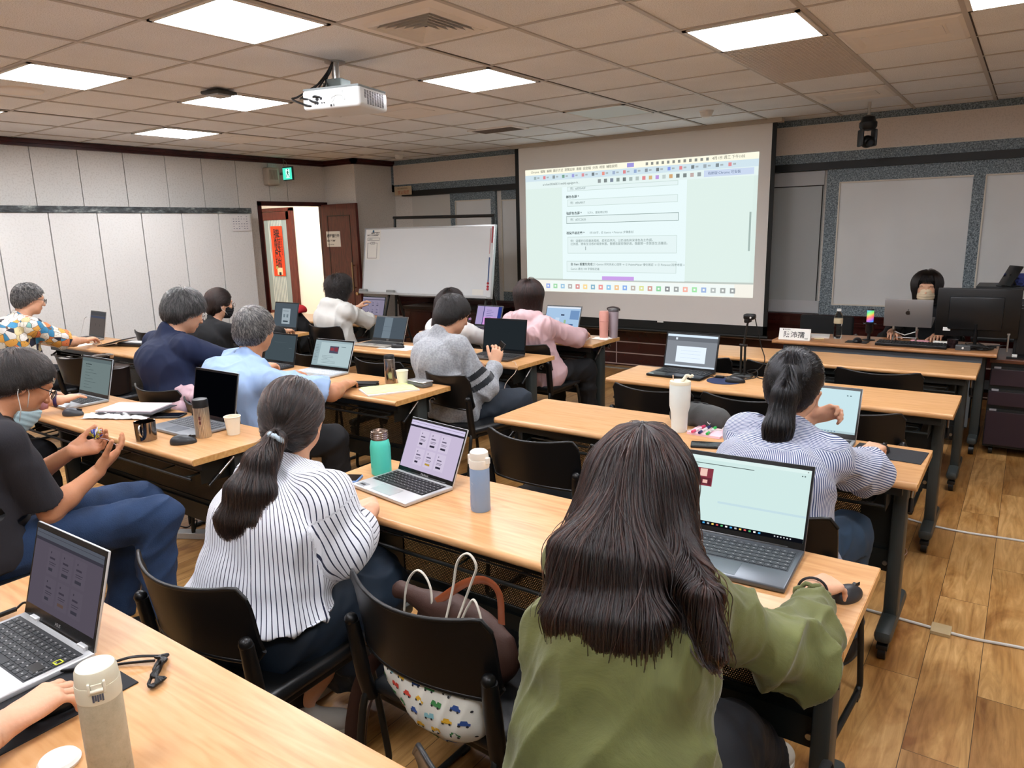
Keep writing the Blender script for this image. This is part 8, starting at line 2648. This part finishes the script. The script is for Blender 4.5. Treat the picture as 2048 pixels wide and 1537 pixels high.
# long haired woman in white
I = person(dict(label='woman with long straight dark hair in a white top, left of the man in grey', far=True, hip=(-3.82, 4.54), hipz=.52, yaw=0, top=(-3.825, 4.545, 1.168), hyaw=10, hpitch=6, RH=dict(w=(-3.60, 4.93, .79), d=(-.3, 1, 0)), LH=dict(w=(-4.0, 4.93, .78), d=(.1, 1, 0)), g=.97,
    shirt=dict(mat=mat('top_white', '#dcdcd8', .85), sleeve='long', sl_loose=.02, grow=.02, fold=.009), skincol='#dcb094', hair=dict(kind='long', col=['#090606', '#1d1110'], base='#0c0808', extra=[cone(V(-3.83, 4.47, 1.05), V(-3.88, 4.42, .86), .080, .045, k=.04, side=V(1, 0, 0), sx=1.1), cone(V(-3.88, 4.42, .86), V(-3.93, 4.41, .76), .030, .008, k=.02)], n=9000, len=.22, steps=10, rad=.0008)))

# man in the grey sweatshirt
n = NT('sweat_grey', rough=.95, sheen=.2); at = n.n('Attribute', attribute_name='band')
co = n.coords(); a = n.n('TexNoise', i_Scale=90.0, i_Detail=3.0); n.l(co, a.inputs['Vector'])
n.l(n.mix(n.math('GREATER_THAN', at.outputs['Fac'], .5), n.ramp(a.outputs['Fac'], [(.35, '#8a8d91'), (.65, '#a3a6aa')]), '#1c2026'), n.b.inputs['Base Color'])
def bands(v, c):
    S, E_, W_ = c['arms'][1]
    ba = E_ - S
    h = ((v - S) @ ba) / (ba @ ba)
    dist = np.linalg.norm(v - S - np.clip(h, 0, 1)[:, None] * ba, axis=1)
    b = (((h > .56) & (h < .68)) | ((h > .78) & (h < .90))) & (dist < .09) & (((v - c['H']) @ c['s']) > .12)
    return dict(band=b.astype(float), su=b * 0.0)
I = person(dict(label='man with dark hair and glasses in a grey sweatshirt with two black sleeve bands', male=True, far=True, hip=(-2.90, 3.42), hipz=.53, yaw=-14, top=(-2.930, 3.545, 1.218), hyaw=-22, hpitch=20, bulge=.06, sw=.17, hres=.003,
    RH=dict(w=(-2.745, 3.66, .775), e=(-2.685, 3.485, .655), d=(-.05, .45, .9), n=(-.7, .6, -.1), curl=(30, 34, 20), thumb=(.5, .8, .3)), LH=dict(w=(-3.02, 3.66, .76), d=(.6, .8, .1)),
    shirt=dict(name='sweatshirt', mat=n.m, sleeve='long', cuff=.95, sl_loose=.024, grow=.024, hem=.47, fold=.010, seed=4, res=.006, attrs=bands), pants=dict(mat=mat('trousers_slate', '#28303a', .85)), knees={1: (-2.66, 3.82, .52), -1: (-2.86, 3.86, .52)}, skincol='#b47f60',
    hair=dict(kind='short', col=['#060505', '#181210'], base='#0a0807', thick=.014, n=9000, len=.04, steps=7, rad=.0012, fwd=.4), glasses=dict(col='#1d1614')))
t = phone('black phone held up in the hand of the man in the grey sweatshirt', -2.775, 3.735, 0, '#151517', z=.84)
t.rotation_euler = (1.0, .25, -.5)
t = thing('charging_cable', 'pale charging cable hanging from the phone of the man in grey', 'cable', (-2.77, 3.70, 0))
bm = B(); tube(bm, spline([(0, 0, .84), (-.03, .03, .80), (-.05, .02, .70), (-.01, -.01, .58), (.03, -.02, .48), (.07, .0, .50), (.03, .06, .62), (.06, .14, .70), (.02, .20, .745), (-.05, .26, .742)], 6), .0022, 6); obj('cord', bm, mat('cable_pale2', '#cbb9a8', .5), t, smooth=60)

# woman in the pink jacket
I = person(dict(label='woman with a reddish brown bob in a pale pink hooded jacket, seen from behind', far=True, hip=(-3.02, 4.57), hipz=.54, yaw=-8, top=(-3.085, 4.575, 1.242), hyaw=26, hpitch=4, sw=.158, RH=dict(w=(-2.875, 5.00, .785), e=(-2.80, 4.76, .80), d=(-.15, 1, 0)), LH=dict(w=(-3.30, 5.0, .78), d=(.2, 1, 0)),
    shirt=dict(name='jacket', mat=mat('jacket_palepink', '#cfadb0', .7), sleeve='long', sl_loose=.028, grow=.030, hem=.44, flare=.03, fold=.013, fscale=11, seed=12, res=.007, extra=hood), pants=dict(mat=mat('trousers_black', '#101114')), knees={1: (-2.80, 4.95, .52), -1: (-3.10, 4.98, .52)}, skincol='#d3a184',
    hair=dict(kind='bob', col=['#080404', '#3c2018'], base='#0f0806', bz=-.105, bw=.080, n=12000, len=.16, steps=10, rad=.0012, thick=.016, jit=.12)))

# man in the cat print shirt
n = NT('cat_print', rough=.85)
co = n.coords((1, 1, 1)); vo = n.n('TexVoronoi', i_Scale=20.0); vo.inputs['Randomness'].default_value = .85; n.l(co, vo.inputs['Vector'])
sp_ = n.n('SeparateColor'); n.l(vo.outputs['Color'], sp_.inputs[0])
cc = n.ramp(sp_.outputs[0], [(0, '#dcd6c6'), (.24, '#d9a04a'), (.38, '#d8d4cc'), (.50, '#3f86ac'), (.60, '#c9b98a'), (.70, '#1f2433'), (.78, '#d77a4a'), (.88, '#e8e2d4'), (.95, '#7fb0a8')], 'CONSTANT')
vd = n.n('TexVoronoi', i_Scale=20.0, feature='DISTANCE_TO_EDGE'); vd.inputs['Randomness'].default_value = .85; n.l(co, vd.inputs['Vector'])
c2 = n.mix(n.math('LESS_THAN', vd.outputs['Distance'], .022), cc, '#6a5444')
v3 = n.n('TexVoronoi', i_Scale=55.0); n.l(co, v3.inputs['Vector'])
n.l(n.mix(n.math('LESS_THAN', v3.outputs['Distance'], .14), c2, '#2a2420'), n.b.inputs['Base Color'])
I = person(dict(label='man with short grey hair and glasses in a colourful cat print shirt by the partition', male=True, far=True, hip=(-6.37, 2.34), hipz=.56, yaw=-2, top=(-6.33, 2.462, 1.302), hyaw=-8, hpitch=12, girth=1.3, g=1.0, bulge=.07, sw=.18, hres=.003,
    RH=dict(w=(-6.42, 2.83, .80), e=(-6.22, 2.62, .83), d=(-.35, 1, .05), n=(0, .2, -1)), LH=dict(w=(-6.98, 2.84, .80), d=(-.1, 1, 0), n=(0, 0, -1)), shirt=dict(mat=n.m, sleeve=.95, sl_loose=.028, grow=.024, hem=.52, fold=.009), skincol='#b97f5f',
    hair=dict(kind='short', col=['#141211', '#9a958f'], base='#242120', thick=.010, n=8000, len=.03, steps=6, rad=.0014, nape=-.09), glasses=dict(col='#1a1210', w=1.3)))

# the instructor
I = person(dict(label='instructor with black bobbed hair and pale face mask behind the grey laptop', far=True, hip=(-.62, 6.72), hipz=.54, yaw=180, top=(-.645, 6.52, 1.222), hyaw=184, hpitch=5, RH=dict(w=(-.82, 6.20, .78), d=(.2, -1, 0)), LH=dict(w=(-.50, 6.20, .78), d=(-.1, -1, 0)),
    shirt=dict(mat=mat('top_black', '#121315'), sleeve='long', grow=.02), skincol='#e6bfa4', hres=.004,
    hair=dict(kind='bob', col=['#060404', '#170c0a'], base='#0c0707', bz=-.10, bw=.072, n=9000, len=.11, steps=9, rad=.0011, thick=.014, jit=.10, extra=[]), mask=dict(col='#d8c4a4', loop='#e6dcc8')))
A = I['A']; bm = B()
for k in range(15):
    x = -.056 + .112 * k / 14
    tube(bm, [A(x * .6, .075, .105) - I['org'], A(x * .9, .104, .070) - I['org'], A(x, .100 - .9 * abs(x) ** 1.5, .044) - I['org']], [.004, .005, .0015], 6)
obj('fringe', bm, mat('hairbase_#0c0707', '#0c0707'), I['root'], smooth=60)

# ------------------------------------------------------------------ lettering becomes plain mesh
bpy.context.view_layer.update()
_dg = bpy.context.evaluated_depsgraph_get()
for o in [o for o in bpy.data.objects if o.type == 'FONT']:
    me = bpy.data.meshes.new_from_object(o.evaluated_get(_dg), depsgraph=_dg)
    m = bpy.data.objects.new(o.name, me)
    COL.objects.link(m)
    m.parent = o.parent
    m.matrix_local = o.matrix_local.copy()
    nm = o.name
    bpy.data.objects.remove(o)
    m.name = nm
